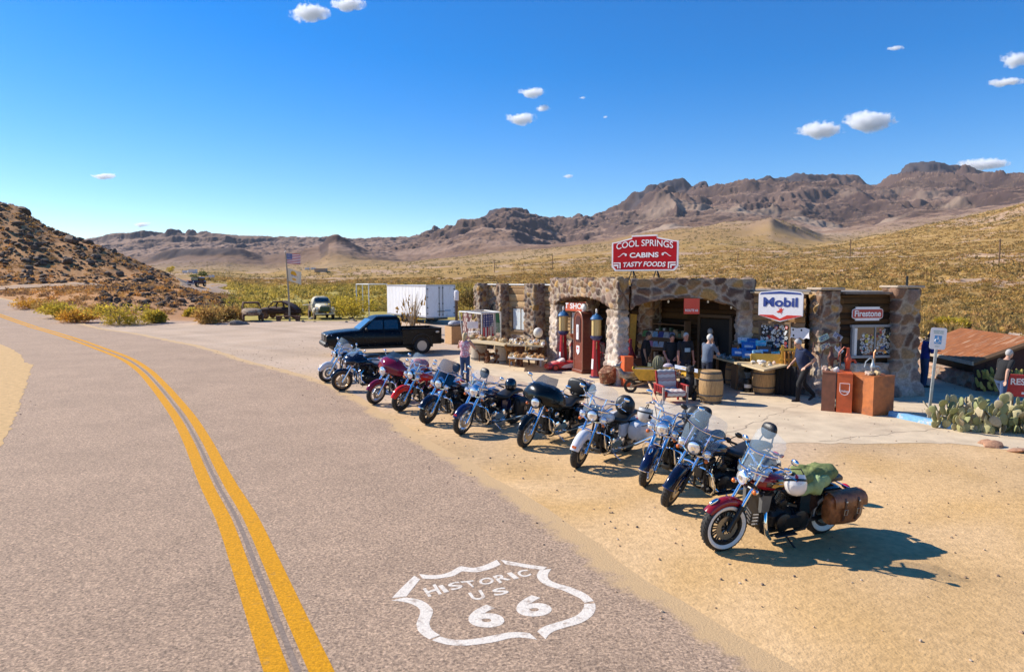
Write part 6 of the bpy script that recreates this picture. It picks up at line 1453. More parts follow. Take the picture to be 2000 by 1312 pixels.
# long tables on the left
zl =.90
A0,A1 =at_z(902,664,zl),at_z(1060,671,zl)
poly =[A0,at_z(985,673,zl),at_z(995,668,zl),at_z(915,658,zl)]
table('plank_table',poly,zl,.06,BOARD,'long plank table on half barrels loaded with orange geodes')
rock_pile([at_z(908,661,zl),at_z(985,670,zl),at_z(992,666,zl),at_z(918,657,zl)],zl,34,'tan and orange geode laid out on the long plank table','geodes on the long plank table',.06,.13,(1,4,1,0),5,.05,'geode')
poly =[at_z(990,672,zl),at_z(1062,675,zl),at_z(1064,664,zl),at_z(996,661,zl)]
table('plank_table',poly,zl,.06,BOARD,'plank table covered with small rocks left of the front arch',[G(996,706),G(1056,710),G(1000,694),G(1058,698)])
rock_pile(poly,zl,52,'small rock spread on the plank table left of the arch','rocks on the plank table by the arch',.04,.09,(1,2,4,0,3),6,.05)
zb =.52
poly =[at_z(992,697,zb),at_z(1062,701,zb),at_z(1062,694,zb),at_z(996,690,zb)]
table('white_bench_table',poly,zb,.05,BOARDW,'low white table under the rock covered plank table',[G(998,712),G(1056,716)],legm=BOARDW)
rock_pile(poly,zb,36,'orange brown carving standing on the low white table','carvings on the low white table',.05,.10,(4,1,4),8,.0,'carving')
# rusty metal animals and cactus cut outs
RUSTM =mat('rusty_sculpture',(.16,.062,.026),.7,.3,var=.35,scale=9,col2=(.07,.028,.014),c2lo=.5,c2hi=.65)
def sculpture(kind,p,h,rz,label,m=RUSTM):
    o =empty('metal_%s' % kind,p,rz,label,'sculpture');k =MB()
    if kind in ('deer','horse','dog'):
        lg =.55 if kind != 'dog' else .45
        k.tube([V(-.30,0,.66),V(-.2,0,.70),V(.0,0,.66),V(.2,0,.69),V(.30,0,.72)],[.07,.13,.12,.13,.08],10);k.tube([V(.26,0,.72),V(.36,0,.92),V(.42,0,1.02)],[.09,.06,.05],8);k.tube([V(.40,0,1.03),V(.50,0,1.0),V(.56,0,.96)],[.06,.05,.03],8)
        k.tube([V(-.30,0,.70),V(-.38,0,.62)],[.03,.01],6)
        b =k.build('body',m,o,ang=60)
        for x in (.22,-.22):
            for sg in (-1,1): q_ =MB();q_.tube([V(x,sg*.07,.64),V(x +(.03 if x > 0 else -.05),sg*.08,.34),V(x,sg*.08,0)],[.055,.03,.024],7);q_.build('leg',m,o)
        if kind == 'deer':
            for sg in (-1,1): q_ =MB();q_.tube([V(.40,sg*.03,1.06),V(.36,sg*.12,1.2),V(.40,sg*.16,1.34)],[.014,.012,.006],5);q_.tube([V(.37,sg*.11,1.18),V(.46,sg*.13,1.28)],[.01,.005],5);q_.build('antler',m,o)
        else:
            for sg in (-1,1): q_ =MB();q_.tube([V(.40,sg*.03,1.05),V(.39,sg*.045,1.13)],[.025,.006],5);q_.build('ear',m,o)
        o.scale =(h/1.1,)*3
    elif kind == 'cactus':
        k.tube([V(0,0,0),V(0,0,.5),V(0,0,1)],[.07,.08,.05],8);k.build('stem',m,o)
        for sg,z in ((-1,.42),(1,.55)): q_ =MB();q_.tube([V(0,0,z),V(sg*.17,0,z +.02),V(sg*.2,0,z +.1),V(sg*.2,0,z +.32)],[.045,.045,.045,.03],7);q_.build('arm',m,o)
        o.scale =(h,)*3
    elif kind == 'bear':
        k.ell((0,0,.38),(.2,.17,.34));k.tube([V(0,0,.65),V(.02,0,.74)],[.12,.1],8);k.build('body',m,o);q_ =MB();q_.ell((.04,0,.84),(.14,.12,.13));q_.ell((.17,0,.82),(.07,.05,.05));[q_.ell((.0,sg*.10,.95),(.03,.035,.04)) for sg in (-1,1)];q_.build('head',m,o)
        for sg in (-1,1): q_ =MB();q_.tube([V(.08,sg*.16,.58),V(.2,sg*.18,.42),V(.26,sg*.12,.40)],[.06,.05,.045],7);q_.build('arm',m,o);q_ =MB();q_.tube([V(.0,sg*.10,.2),V(.16,sg*.13,.10),V(.24,sg*.13,.05)],[.09,.08,.055],7);q_.build('leg',m,o)
        o.scale =(h,)*3
    return o
sculpture('deer',G(1000,710),.95,2.9,'tawny rusty metal deer left of the cactus cut outs',mat('tawny_rust',(.34,.17,.06),.7,.2,var=.3))
sculpture('deer',G(1042,713),.85,-.3,'reddish rusty metal deer right of the cactus cut outs')
sculpture('dog',G(1000,716),.42,.4,'small yellowish metal dog at the feet of the tawny deer',mat('tawny_rust',))
sculpture('cactus',G(1012,713),1.10,.3,'tall dark metal cactus between the two rusty deer')
sculpture('cactus',G(1018,716),.95,1.0,'shorter dark metal cactus beside the tall metal cactus')
sculpture('bear',G(953,709),.55,3.6,'small dark metal bear before the first half barrel')
sculpture('dog',G(960,707),.55,3.4,'dark metal dog standing between the half barrels')
sculpture('bear',G(972,709),.62,4.2,'dark rusty metal bear before the middle half barrel')
sculpture('horse',G(941,706),.5,3.0,'small dark metal horse in front of the left half barrel')
# roadrunner by the corner pillar
o =empty('metal_roadrunner',G(1232,765),math.radians(185),'grey metal roadrunner sculpture in front of the orange cabinet','sculpture');m =mat('grey_metal_bird',(.30,.27,.24),.45,.7,var=.35,scale=8)
k =MB();k.tube([V(-.35,0,.50),V(-.15,0,.50),V(.1,0,.48),V(.28,0,.55),V(.36,0,.70)],[.03,.12,.14,.10,.06],10);k.build('body',m,o,ang=60)
k =MB();k.ell((.42,0,.80),(.10,.06,.07));k.tube([V(.48,0,.80),V(.62,0,.78)],[.025,.005],6);k.tube([V(.38,0,.84),V(.28,0,.95)],[.04,.005],6);k.build('head',m,o)
k =MB();k.slab([[V(-.3,y,.52),V(-.55,y*1.2,.66),V(-.8,y*1.4,.80)] for y in (-.05,.05)],.015);k.build('tail',m,o)
for sg in (-1,1): k =MB();k.tube([V(.02,sg*.06,.40),V(-.04,sg*.06,.24),V(.04,sg*.06,.02),V(.16,sg*.07,.012)],[.03,.014,.012,.008],6);k.build('leg',m,o)
# ---- objects round the corner pillar
def cab(name,pts,h,m,label,cat='cabinet'):
    o =empty(name,(0,0,0),0,label,cat);n =len(pts);c =sum(pts,Vector())/n
    k =MB();k.add([V(p.x,p.y,.03) for p in pts] +[V(p.x,p.y,h) for p in pts],[tuple(range(n))[::-1],tuple(range(n,2*n))] +[(i,(i +1) % n,n +(i +1) % n,n +i) for i in range(n)]);k.build('body',m,o,flat=True)
    k =MB();pp_ =[c +(p -c)*1.025 for p in pts];k.add([V(p.x,p.y,h) for p in pp_] +[V(p.x,p.y,h +.025) for p in pp_],[tuple(range(n))[::-1],tuple(range(n,2*n))] +[(i,(i +1) % n,n +(i +1) % n,n +i) for i in range(n)]);k.build('lid',m,o,flat=True)
    k =MB();pp_ =[c +(p -c)*1.012 for p in pts];k.add([V(p.x,p.y,0) for p in pp_] +[V(p.x,p.y,.06) for p in pp_],[tuple(range(n))[::-1],tuple(range(n,2*n))] +[(i,(i +1) % n,n +(i +1) % n,n +i) for i in range(n)]);k.build('plinth',m,o,flat=True)
    return o
ORNG =mat('orange_enamel',(.62,.11,.025),.5,0,var=.14,scale=3,col2=(.36,.07,.03),c2lo=.58,c2hi=.75,coat=.15)
RUSTY =mat('rusted_orange_sheet',(.46,.14,.035),.6,0,var=.22,scale=2.5,col2=(.25,.085,.035),c2lo=.48,c2hi=.68);BRN =mat('rust_brown_sheet',(.20,.075,.04),.65,0,var=.25,scale=3)
def quad_at(p,ang,w,d): a =math.radians(ang);x =V(math.cos(a),math.sin(a),0);y =V(-math.sin(a),math.cos(a),0);return [p,p +x*w,p +x*w +y*d,p +y*d]
pa =G(1704,812)
e1 =(G(1666,806) -pa);e2 =(G(1749,805) -pa)
t1 =e1.normalized();t2 =V(-t1.y,t1.x,0)*(1 if V(-t1.y,t1.x,0).dot(e2) > 0 else -1)
def cq(o_,a,b,wa,wb): return [o_,o_ +b*wb,o_ +b*wb +a*wa,o_ +a*wa]
u_ =V(-.80,.60,0).normalized();w_u =V(.60,.80,0).normalized()
u_ =V(-.93,.37,0).normalized();w_u =V(.37,.93,0).normalized()
base =G(1704,813)
def ordered(P):
    c =sum(P,Vector())/len(P);return sorted(P,key=lambda p: math.atan2(p.y -c.y,p.x -c.x))
cab('orange_cabinet',ordered([base,base +V(.64,.22,0),base +V(.34,.95,0),base +V(-.30,.73,0)]),.98,RUSTY,'largest of three rusty orange cabinets, nearest the blue kerb')
b2 =base +V(-.325,.62,0)
cab('orange_cabinet',ordered([b2 +V(-.01,-.24,0),b2 +V(-.33,-.08,0),b2 +V(-.03,.60,0),b2 +V(.27,.46,0)]),.99,ORNG,'bright orange cabinet with square emblem between two rusty cabinets')
b3 =b2 +V(-.36,.02,0)
cab('brown_cabinet',ordered([b3 +V(.01,-.06,0),b3 +V(-.27,.10,0),b3 +V(.03,.72,0),b3 +V(.31,.56,0)]),1.0,BRN,'rust brown cabinet, leftmost of the three by the pier')
c1 =base +V(.17,.48,.98);c2 =b2 +V(-.02,.2,1.0);c3 =b3 +V(.02,.32,1.02)
nrm =V(-.16,-.32,0).normalized();SMq =face_frame(tuple((b2 +V(-.17,-.16,0) +nrm*.008 +V(0,0,.62))),(nrm.x,nrm.y))
k =MB(SMq)
k.tube([V(x,0,z) for x,z in [(-.11,.14),(.11,.14),(.11,-.06),(.07,-.13),(0,-.16),(-.07,-.13),(-.11,-.06)]],.008,5,closed=True);k.M =Matrix.Identity(4);text(k,'Wallaga',SMq,-.10,.10,-.10,-.03,-.008,.02)
tag(k.build('cabinet_emblem',M_SWHITE,None),'white outlined emblem on the bright orange cabinet','emblem')
rock_pile([c3 +V(-.12,-.1,0),c3 +V(.1,-.2,0),c3 +V(.2,.1,0),c3 +V(-.05,.2,0)],1.025,9,'white or tan rock lying on the brown cabinet','rocks on the cabinets',.055,.095,(2,1,0,2),12)
rock_pile([c1 +V(-.3,-.2,0),c1 +V(-.1,-.38,0),c1 +V(.1,-.2,0),c1 +V(-.1,.0,0)],1.01,12,'white or tan rock lying on the orange cabinets','rocks on the orange cabinets',.05,.09,(2,1,0,2),13)
def hand_pump(p,h,m,label,spout=.0):
    o =empty('hand_pump',p,R.uniform(-.4,.4),label,'hand pump');s_ =h/.62
    k =MB();k.lathe([(.10*s_,0),(.09*s_,.03*s_),(.06*s_,.05*s_),(.065*s_,.22*s_),(.09*s_,.26*s_),(.09*s_,.34*s_),(.06*s_,.40*s_),(.035*s_,.5*s_),(.035*s_,.62*s_),(0,.63*s_)],None,14);k.build('barrel',m,o)
    k =MB();k.tube([V(.06,0,.3*s_),V(.16,0,.30*s_),V(.2,0,.22*s_)],[.035,.03,.035],8);k.build('spout',m,o)
    k =MB();k.tube([V(0,0,.60*s_),V(-.10,0,.64*s_),V(-.22,0,.5*s_),V(-.25,0,.3*s_)],.015,6);k.build('handle',m,o)
hand_pump(c3 +V(.12,.2,0),.62,mat('rust_iron',(.13,.06,.045),.6,.4,var=.3),'brown iron hand pump on the brown cabinet')
hand_pump(c2 +V(.18,.2,0),.62,mat('orange_iron',(.52,.085,.03),.5,var=.2),'orange red hand pump on the middle cabinet')
hand_pump(c1 +V(.04,.0,0),.42,mat('grey_iron',(.42,.45,.46),.4,.5,var=.2),'grey hand pump on the largest orange cabinet')
o =empty('standpipe',c1 +V(.2,.25,0),.3,'bent copper pipe with a spout above the largest orange cabinet','pipe');k =MB();k.tube([V(0,0,0),V(0,0,.55),V(.04,0,.6),V(.32,0,.6),V(.34,0,.55)],.026,8);k.build('pipe',mat('copper_pipe',(.32,.16,.085),.45,.8,var=.3),o);k =MB();k.lathe([(.035,-.03),(.035,.03)],TR(.34,0,.55),10);k.build('spout_nut',BRASS,o)
o =empty('gallows_pipe',c3 +V(-.05,.3,0),.1,'dark bent pipe frame behind the brown iron hand pump','pipe');k =MB();k.tube([V(-.28,0,.45),V(-.28,0,.72),V(.5,0,.72),V(.5,0,.1)],.018,7);k.tube([V(-.28,0,.5),V(-.1,0,.35),V(-.06,0,.0)],.012,6);k.build('pipe',mat('rust_iron',),o)
# orange cabinet, red pump, brown box and planks at the corner pillar
p =G(1219,756);cab('signal_cabinet',quad_at(p,10,.30,.4),.95,ORNG,'narrow bright orange cabinet against the corner pillar')
p =G(1236,744);cab('pump_cabinet',quad_at(p,8,.38,.4),.72,BRN,'reddish brown box carrying the red hand pump by the corner pillar')
hand_pump(p +V(-.06,.25,.35),1.05,PRED,'tall red hand pump beside the narrow orange cabinet')
o =empty('yellow_plank',G(1232,742) +V(.05,.25,0),0,'tall yellow plank leaning in the side arch beside the corner pillar','plank');k =MB();k.box((0,0,1.12),(.24,.05,2.24),RY(.05),bev=.01);k.build('plank',mat('yellow_wood',(.55,.30,.035),.6,var=.2),o);k =MB();k.box((-.12,-.005,1.12),(.03,.07,2.22),RY(.05));k.build('edge_strip',DKW,o)
o =tag(rock('burl_stump',G(1186,752) +V(0,0,.3),.34,mat('red_burl',(.20,.07,.03),.8,0,var=.6,scale=8,bump=.04,bscale=9,col2=(.42,.26,.14),c2lo=.5,c2hi=.62),seed=5,flat=1.1),'reddish brown knotted burl stump at the foot of the corner pillar','stump')
o =empty('wooden_pole',G(1287,794),0,'long pale wooden pole leaning over the roadrunner towards the arch','pole');k =MB();b_ =G(1245,745) -G(1287,794);k.tube([V(0,0,.03),V(b_.x*.5,b_.y*.5,.42),V(b_.x -.35,b_.y +.1,.82)],.035,7);k.build('shaft',mat('pale_pole',(.55,.36,.22),.7,var=.2),o)
o =empty('red_rope_barrier',(0,0,0),0,'thin rope with a red end tied from the red pump to the corner pillar','rope');a,b_ =W(1174,688,23.9),W(1211,703,22.0);k =MB();k.tube([a,a.lerp(b_,.5) -V(0,0,.04),b_],.018,6);k.build('rope',mat('pale_rope',(.6,.5,.36),.8),o);k =MB();k.tube([a,a.lerp(b_,.12)],.03,6);k.build('red_end',M_SBRIGHT,o)
# mine cart
o =empty('mine_cart',G(1272,768),math.radians(168),'rusty yellow wheelbarrow planted with a small cactus','wheelbarrow');YEL =mat('chipped_yellow',(.58,.34,.03),.55,0,var=.25,scale=4,col2=(.22,.09,.035),c2lo=.54,c2hi=.68)
def tray(w0,l0,w1,l1,h,z,t=.02):
    k =MB();A =[[V(x*l0/2,y*w0/2,z),V(x*l1/2,y*w1/2,z +h)] for x,y in ((-1,-1),(1,-1),(1,1),(-1,1))]
    for i in range(4): a,b_ =A[i],A[(i +1) % 4];k.slab([[a[0],b_[0]],[a[1],b_[1]]],t)
    k.slab([[A[0][0],A[1][0]],[A[3][0],A[2][0]]],-t);return k
tray(.5,.7,.72,1.15,.34,.42).build('tray',YEL,o)
k =MB();k.box((0,0,.70),(1.0,.62,.06));k.build('soil',mat('dark_soil',(.12,.09,.075),.95,var=.3),o)
k =MB();k.lathe([(.12,-.03),(.2,-.05),(.2,.05),(.12,.03)],TR(.62,0,.2) @ RX(math.pi/2),18,caps=False);k.tube([V(.62,-.08,.2),V(.62,.08,.2)],.02,6);k.build('wheel',RUBBER,o)
for sg in (-1,1): k =MB();k.tube([V(.62,sg*.10,.2),V(0,sg*.24,.38),V(-.6,sg*.28,.52),V(-1.0,sg*.3,.56)],.022,7);k.build('shaft',DKW,o);k =MB();k.tube([V(-.35,sg*.25,.44),V(-.40,sg*.26,.0)],.02,6);k.build('leg',HOOP,o)
def round_cactus(p,r,h,label,m):
    o =empty('barrel_cactus',p,0,label,'cactus');k =MB();secs =[]
    for j in range(11):
        t =j/10;rr =r*math.sin(math.pi*(.18 +.80*t)) ** .6;secs.append([V(rr*(1 +.10*math.cos(i*math.pi))*math.cos(2*math.pi*i/28),rr*(1 +.10*math.cos(i*math.pi))*math.sin(2*math.pi*i/28),h*t) for i in range(28)])
    k.loft(secs);k.build('stem',m,o,ang=20);rr =random.Random(4);k =MB()
    for i in range(140):
        a,z =rr.uniform(0,6.28),rr.uniform(.1,1)*h;q_ =r*math.sin(math.pi*(.18 +.80*z/h)) ** .6*1.05;k.add([V(q_*math.cos(a -.03),q_*math.sin(a -.03),z),V(q_*math.cos(a +.03),q_*math.sin(a +.03),z),V(q_*1.3*math.cos(a),q_*1.3*math.sin(a),z +.04)],[(0,1,2)])
    k.build('spines',mat('pale_spines',(.6,.52,.36),.8),o)
round_cactus(G(1284,768) +V(0,.02,.72),.15,.42,'spiny grey green barrel cactus in the yellow wheelbarrow',mat('grey_green_cactus',(.20,.19,.11),.8,var=.25))
# table inside the arch with goods
zt2 =.56
poly =[at_z(1258,729,zt2),at_z(1378,739,zt2),at_z(1396,728,zt2),at_z(1272,719,zt2)]
table('goods_table',poly,zt2,.05,BOARD,'long table of goods just inside the side arch',[at_z(1264,728,0),at_z(1374,737,0)])
rock_pile([at_z(1294,731,zt2),at_z(1334,735,zt2),at_z(1338,727,zt2),at_z(1300,723,zt2)],zt2,32,'tan geode heaped on the goods table in the arch','geodes on the goods table',.05,.1,(1,1,0,4),21,.12,'geode')
YBOX =mat('yellow_box',(.62,.36,.04),.55,var=.15)
def box_obj(name,p,size,rz,m,label,cat,lip=None,rx=0.0,m2=None,group=None):
    o =empty(name,p,rz,label,cat,group);o.rotation_euler =(rx,0,rz)
    w,d,h =size;k =MB();t =.02
    k.box((0,0,t/2),(w,d,t));k.box((0,-d/2 +t/2,h/2),(w,t,h));k.box((0,d/2 -t/2,h/2),(w,t,h));k.box((-w/2 +t/2,0,h/2),(t,d -2*t,h));k.box((w/2 -t/2,0,h/2),(t,d -2*t,h));k.build('box',m,o)
    k =MB();k.box((0,0,h*.55),(w -.06,d -.06,h*.7));k.build('contents',m2 or M_DARKIN,o)  # without given contents the filler is painted as the box's dark inside
    if lip: k =MB();k.box((0,-d/2 -.006,h*.55),(w*.35,.012,h*.3));k.build('label_patch',lip,o)
    return o
box_obj('yellow_crate',at_z(1344,734,zt2),(.30,.3,.24),.25,YBOX,'left of two yellow crates on the goods table','crate',BLKM)
box_obj('yellow_crate',at_z(1369,737,zt2),(.38,.3,.22),.22,mat('orange_yellow_box',(.55,.28,.04),.55,var=.15),'right of two yellow crates on the goods table, behind the oak barrel','crate',BLKM)
box_obj('dark_planter',at_z(1278,725,zt2),(.34,.26,.26),.2,mat('dark_green_box',(.06,.075,.06),.6),'dark green planter box with orange flowers on the goods table','planter',M_TRIMW,m2=mat('orange_flowers',(.6,.25,.03),.8,var=.5,scale=40))
k =MB();k.ell((0,0,.12),(.18,.15,.12));o =tag(k.build('cloth_bundle',mat('lilac_cloth',(.5,.45,.55),.9,var=.25,scale=9,bump=.03)),'pale lilac cloth bundle on the goods table beside the planter','bundle');o.location =at_z(1305,724,zt2)
k =MB();k.slab([[at_z(1318 +i*9,713 +i*1.8,zt2 +.22) for i in range(6)],[at_z(1318 +i*9,719 +i*1.8,zt2 +.20) for i in range(6)]],.02);tag(k.build('folded_fabric',mat('blue_white_cloth',(.5,.55,.65),.8,var=.3,scale=12)),'strip of blue and white fabric along the goods table','fabric')
# red armchair with striped blanket
o =empty('red_armchair',G(1310,785),math.radians(-78),'red wooden armchair with a striped blanket in front of the arch','chair');o.scale =(.88,.88,.88);CHR =mat('red_painted_wood',(.36,.02,.02),.55,var=.2,scale=5)
k =MB();k.box((0,0,.33),(.66,.72,.06),bev=.01);k.build('seat',CHR,o);k =MB();k.box((-.36,0,.66),(.06,.70,.62),RY(-.28),bev=.01);k.build('backrest',CHR,o)
for sg in (-1,1):
    k =MB();k.box((0,sg*.41,.56),(.74,.07,.04),bev=.01);[k.box((x,sg*.41,.44),(.03,.03,.22)) for x in (-.2,-.07,.06,.18)];k.build('armrest',CHR,o)
    for x in (.32,-.32): k =MB();k.box((x,sg*.40,.28),(.06,.06,.56),bev=.005);k.build('leg',mat('greyed_wood',(.36,.28,.24),.8,var=.2) if x > 0 else CHR,o)
k =MB();k.box((.33,0,.28),(.04,.72,.14),bev=.01);k.build('apron',CHR,o)
def stripes(u,v): t_ =(u*9) % 1;return (.60,.55,.50) if t_ < .45 else ((.42,.16,.15) if t_ < .6 else ((.5,.42,.38) if t_ < .85 else (.30,.22,.22)))
vs =[];cs =[];path =[V(.40,0,.25),V(.38,0,.38),V(.1,0,.40),V(-.24,0,.40),V(-.30,0,.55),V(-.41,0,.92),V(-.47,0,.95),V(-.45,0,.7)]
path =resample(path,.03);n =len(path)
for s_ in (0,1):
    for i,q_ in enumerate(path):
        for j_ in range(13): vs.append(tuple(q_ +V(.018*s_,(j_/12 -.5)*.60,.018*s_ +.012*math.sin(j_*1.7 +i*.4))));cs.append(stripes(i/n,0))
fs =[(s_*n*13 +i*13 +j_,s_*n*13 +i*13 +j_ +1,s_*n*13 +(i +1)*13 +j_ +1,s_*n*13 +(i +1)*13 +j_) for s_ in (0,1) for i in range(n -1) for j_ in range(12)]
bl =np_mesh('striped_blanket',np.array(vs),np.array(fs),FLAG,np.array(cs));bl.matrix_world =TR(o.location) @ RZ(math.radians(-78)) @ Matrix.Scale(.88,4);tag(bl,'white and red striped blanket draped over the red armchair','blanket')
sculpture('bear',G(1347,780),1.02,-1.9,'black carved bear standing between the armchair and the barrel',mat('black_carving',(.014,.012,.012),.7,var=.3))
# blue goods and yellow rack behind the rock table
BL =[mat('blue_tray',(.02,.13,.42),.5,var=.12),mat('light_blue_print',(.20,.42,.62),.5,var=.4,scale=14),mat('pale_print',(.62,.64,.68),.5,var=.3,scale=16,col2=(.2,.2,.4),c2lo=.55,c2hi=.6),mat('black_print',(.02,.02,.025),.5,var=.3),mat('cyan_print',(.05,.45,.62),.5,var=.3,scale=20,col2=(.6,.7,.75),c2lo=.52,c2hi=.6)]
Yd =20.9
disp =empty('display_shelf',(0,0,0),0,'stepped wooden display shelf behind the rock table','shelf')
for i,(z,dy) in enumerate(((1.02,0),(1.22,.30),(1.42,.6))): k =MB();a,b_ =W(1430,690,Yd +dy),W(1532,690,Yd -.5 +dy);k.slab([[V(a.x,a.y,z),V(b_.x,b_.y,z)],[V(a.x +.1,a.y +.34,z),V(b_.x +.1,b_.y +.34,z)]],-.03);k.build('shelf_board',DKW,disp)
for i,px in enumerate((1436,1526)): k =MB();a =W(px,690,Yd -(.05 if i == 0 else .5) +.3);k.box((a.x,a.y,.7),(.05,.5,1.4));k.build('upright',DKW,disp)
lst =[(1443,688,1.0,0,.42,'bright blue box at the front left of the display shelf'),(1462,692,.98,0,.4,'bright blue box, second from the left in the front row'),(1480,690,.9,1,.30,'pale blue printed box in the middle of the front row'),(1462,676,1.2,0,.42,'blue box on the second step of the display shelf'),(1452,666,1.4,2,.34,'pale magazine with dark print at the left of the top step'),
       (1470,668,1.4,0,.34,'plain blue box on the top step of the display shelf'),(1486,671,1.2,4,.3,'light blue printed box on the second step'),(1497,663,1.4,2,.36,'large pale picture magazine standing on the top step'),(1513,668,1.4,1,.32,'round patterned blue tin sign on the top step'),(1492,684,1.0,3,.40,'black printed box right of centre in the front row'),
       (1509,684,1.2,3,.26,'small black box on the right of the second step'),(1514,692,1.0,4,.26,'cyan picture box at the right end of the front row'),(1528,673,1.2,4,.34,'teal box leaning at the right end of the second step')]
for i,(px,py,z,mi_,s_,lb) in enumerate(lst):
    p =W(px,py,Yd +(z -1.0)*1.5 +.05 -(px -1430)/100*.45);o =empty('boxed_goods',(p.x,p.y,p.z),-.25 +.1*(i % 3),lb,'box');k =MB();k.box((0,0,0),(s_,.10,s_*.62),RX(-.5),bev=.006);k.build('box',BL[mi_],o)
    k =MB();k.box((0,-.055,.0),(s_*.6,.012,s_*.18),RX(-.5));k.build('print',BL[(mi_ +2) % 5],o)
    if 'round' in lb: k =MB();k.lathe([(0,.075),(.05,.075),(.05,.07),(.12,.07)],RX(-.5 +math.pi/2),20,caps=False);k.build('round_print',M_SWHITE,o)
o =empty('yellow_bin',W(1498,700,20.3),-.3,'long yellow tray behind the pale rocks','tray');k =MB();k.slab([[V(-.45,0,-.14),V(.45,0,-.14)],[V(-.45,.06,.14),V(.45,.06,.14)]],.03);k.slab([[V(-.45,0,-.14),V(.45,0,-.14)],[V(-.45,.4,-.14),V(.45,.4,-.14)]],-.02);[k.box((x,.2,-.02),(.02,.4,.22)) for x in (-.45,.45)];k.build('tray',YBOX,o)
o =empty('yellow_rack',G(1541,772) +V(0,.1,0),-.3,'yellow wooden rack of tools beside the walking man','rack');k =MB();[k.box((x,0,1.1),(.07,.07,.75)) for x in (-.18,.18)];[k.box((0,-.02,z),(.5,.09,.06)) for z in (.8,1.05,1.35)];k.build('rails',YBOX,o);k =MB();[k.tube([V(x,-.1,1.30),V(x +.03,-.12,.78)],.025,6) for x in (-.12,-.02,.1,.2)];k.build('handles',mat('orange_wood',(.5,.2,.03),.6),o);k =MB();[k.box((x,.05,.38),(.05,.05,.76)) for x in (-.18,.18)];k.build('legs',DKW,o)
k =MB();a,b_ =G(1514,771),G(1556,775);k.slab([[V(a.x +(b_.x -a.x)*t +.02*math.sin(t*25),a.y +(b_.y -a.y)*t +.03*math.cos(t*25),z) for t in [i/16 for i in range(17)]] for z in (.01,.45,.88)],.02);tag(k.build('black_drape',mat('black_cloth',(.012,.012,.014),.95)),'black cloth hanging in front of the yellow rack','cloth')
for i,(px,py,h_,r_,lb) in enumerate(((1459,765,.40,.13,'black can with white lettering under the rock table'),(1458,755,.78,.14,'tall black drum behind the lettered can'))):
    o =empty('black_can',G(px,py),0,lb,'can');k =MB();k.lathe([(r_*.96,0),(r_,.02),(r_,h_ -.02),(r_*.96,h_),(0,h_ -.01)],None,20);k.build('can',BLKM,o);k =MB();k.lathe([(r_ +.003,h_*.35),(r_ +.003,h_*.62)],RZ(-2.6),10,a0=0,a1=2.0,caps=False);k.build('label',M_TRIMW,o)
# goods shelf with bright prints behind the arch (under the lit pier)
sh =empty('print_rack',(0,0,0),0,'sloping rack of bright prints under the lit inner pier','rack');p1 =W(1255,690,24.2);p2 =W(1318,690,23.2);k =MB();k.slab([[V(p1.x,p1.y,.95),V(p2.x,p2.y,.95)],[V(p1.x +.1,p1.y +.55,1.6),V(p2.x +.1,p2.y +.55,1.6)]],-.03);k.build('sloping_board',DKW,sh)
for px in (1258,1315): q_ =W(px,690,24.0);k =MB();k.box((q_.x,q_.y +.2,.6),(.06,.06,1.2));k.build('leg',DKW,sh)
pc =[(.10,.06,.35),(.55,.25,.4),(.45,.55,.7),(.6,.62,.66),(.2,.45,.65),(.55,.5,.1),(.12,.3,.12),(.62,.6,.58),(.3,.5,.7),(.08,.1,.35),(.6,.6,.62),(.25,.3,.5)]
for i in range(12):
    u =(i % 6 +.5)/6;v =(i // 6 +.5)/2;q_ =V(p1.x,p1.y,.95).lerp(V(p2.x,p2.y,.95),u) +V(.1,.55,.65)*v;k =MB();k.box((0,0,0),(.20,.24,.02),bev=.003);o =k.build('print',mat('print_paper_%s' % 'abcdefghijkl'[i],pc[i],.5,var=.4,scale=9))
    o.location =q_ +V(0,-.03,.05);o.rotation_euler =(.85,0,-.6 +.1*(i % 3));tag(o,'%s print, %s of the sloping rack, %s from its left end' % (('purple','pink','pale blue','whitish','sky blue','yellow','green','cream','light blue','navy','white','slate')[i],'lower row' if i < 6 else 'upper row',('first','second','third','fourth','fifth','sixth')[i % 6]),'print')
# tools, bucket and box near the corner pier
for (px,py,tx,ty,Yt,lb,nm,hd) in ((1613,778,1601,690,19.75,'long handled hoe leaning on the corner pier','garden_hoe',True),(1611,772,1614,662,20.1,'thin rusty rod standing by the corner pier','metal_rod',False)):
    a =G(px,py);b_ =W(tx,ty,Yt);o =empty(nm,(0,0,0),0,lb,'tool');k =MB();k.tube([a +V(0,0,.01),b_],.018 if hd else .012,6);k.build('handle',mat('grey_handle',(.4,.36,.32),.7) if hd else BLKM,o)
    if hd: k =MB();k.box(b_ +V(-.04,0,.02),(.16,.03,.10),bev=.005);k.build('blade',HOOP,o)
box_obj('brown_box',G(1627,774) +V(0,.3,0),(.26,.26,.42),.1,mat('dark_brown_box',(.10,.05,.03),.7),'dark brown box on the ground beside the corner pier','box')
o =empty('black_bucket',G(1642,770) +V(0,.25,0),0,'black bucket with a white rim stripe against the rubble wall','bucket');k =MB();k.lathe([(.10,0),(.14,.3),(.13,.3),(.09,.02)],None,18);k.build('pail',BLKM,o);k =MB();k.lathe([(.141,.24),(.147,.30)],None,18,caps=False);k.build('rim_stripe',M_TRIMW,o)
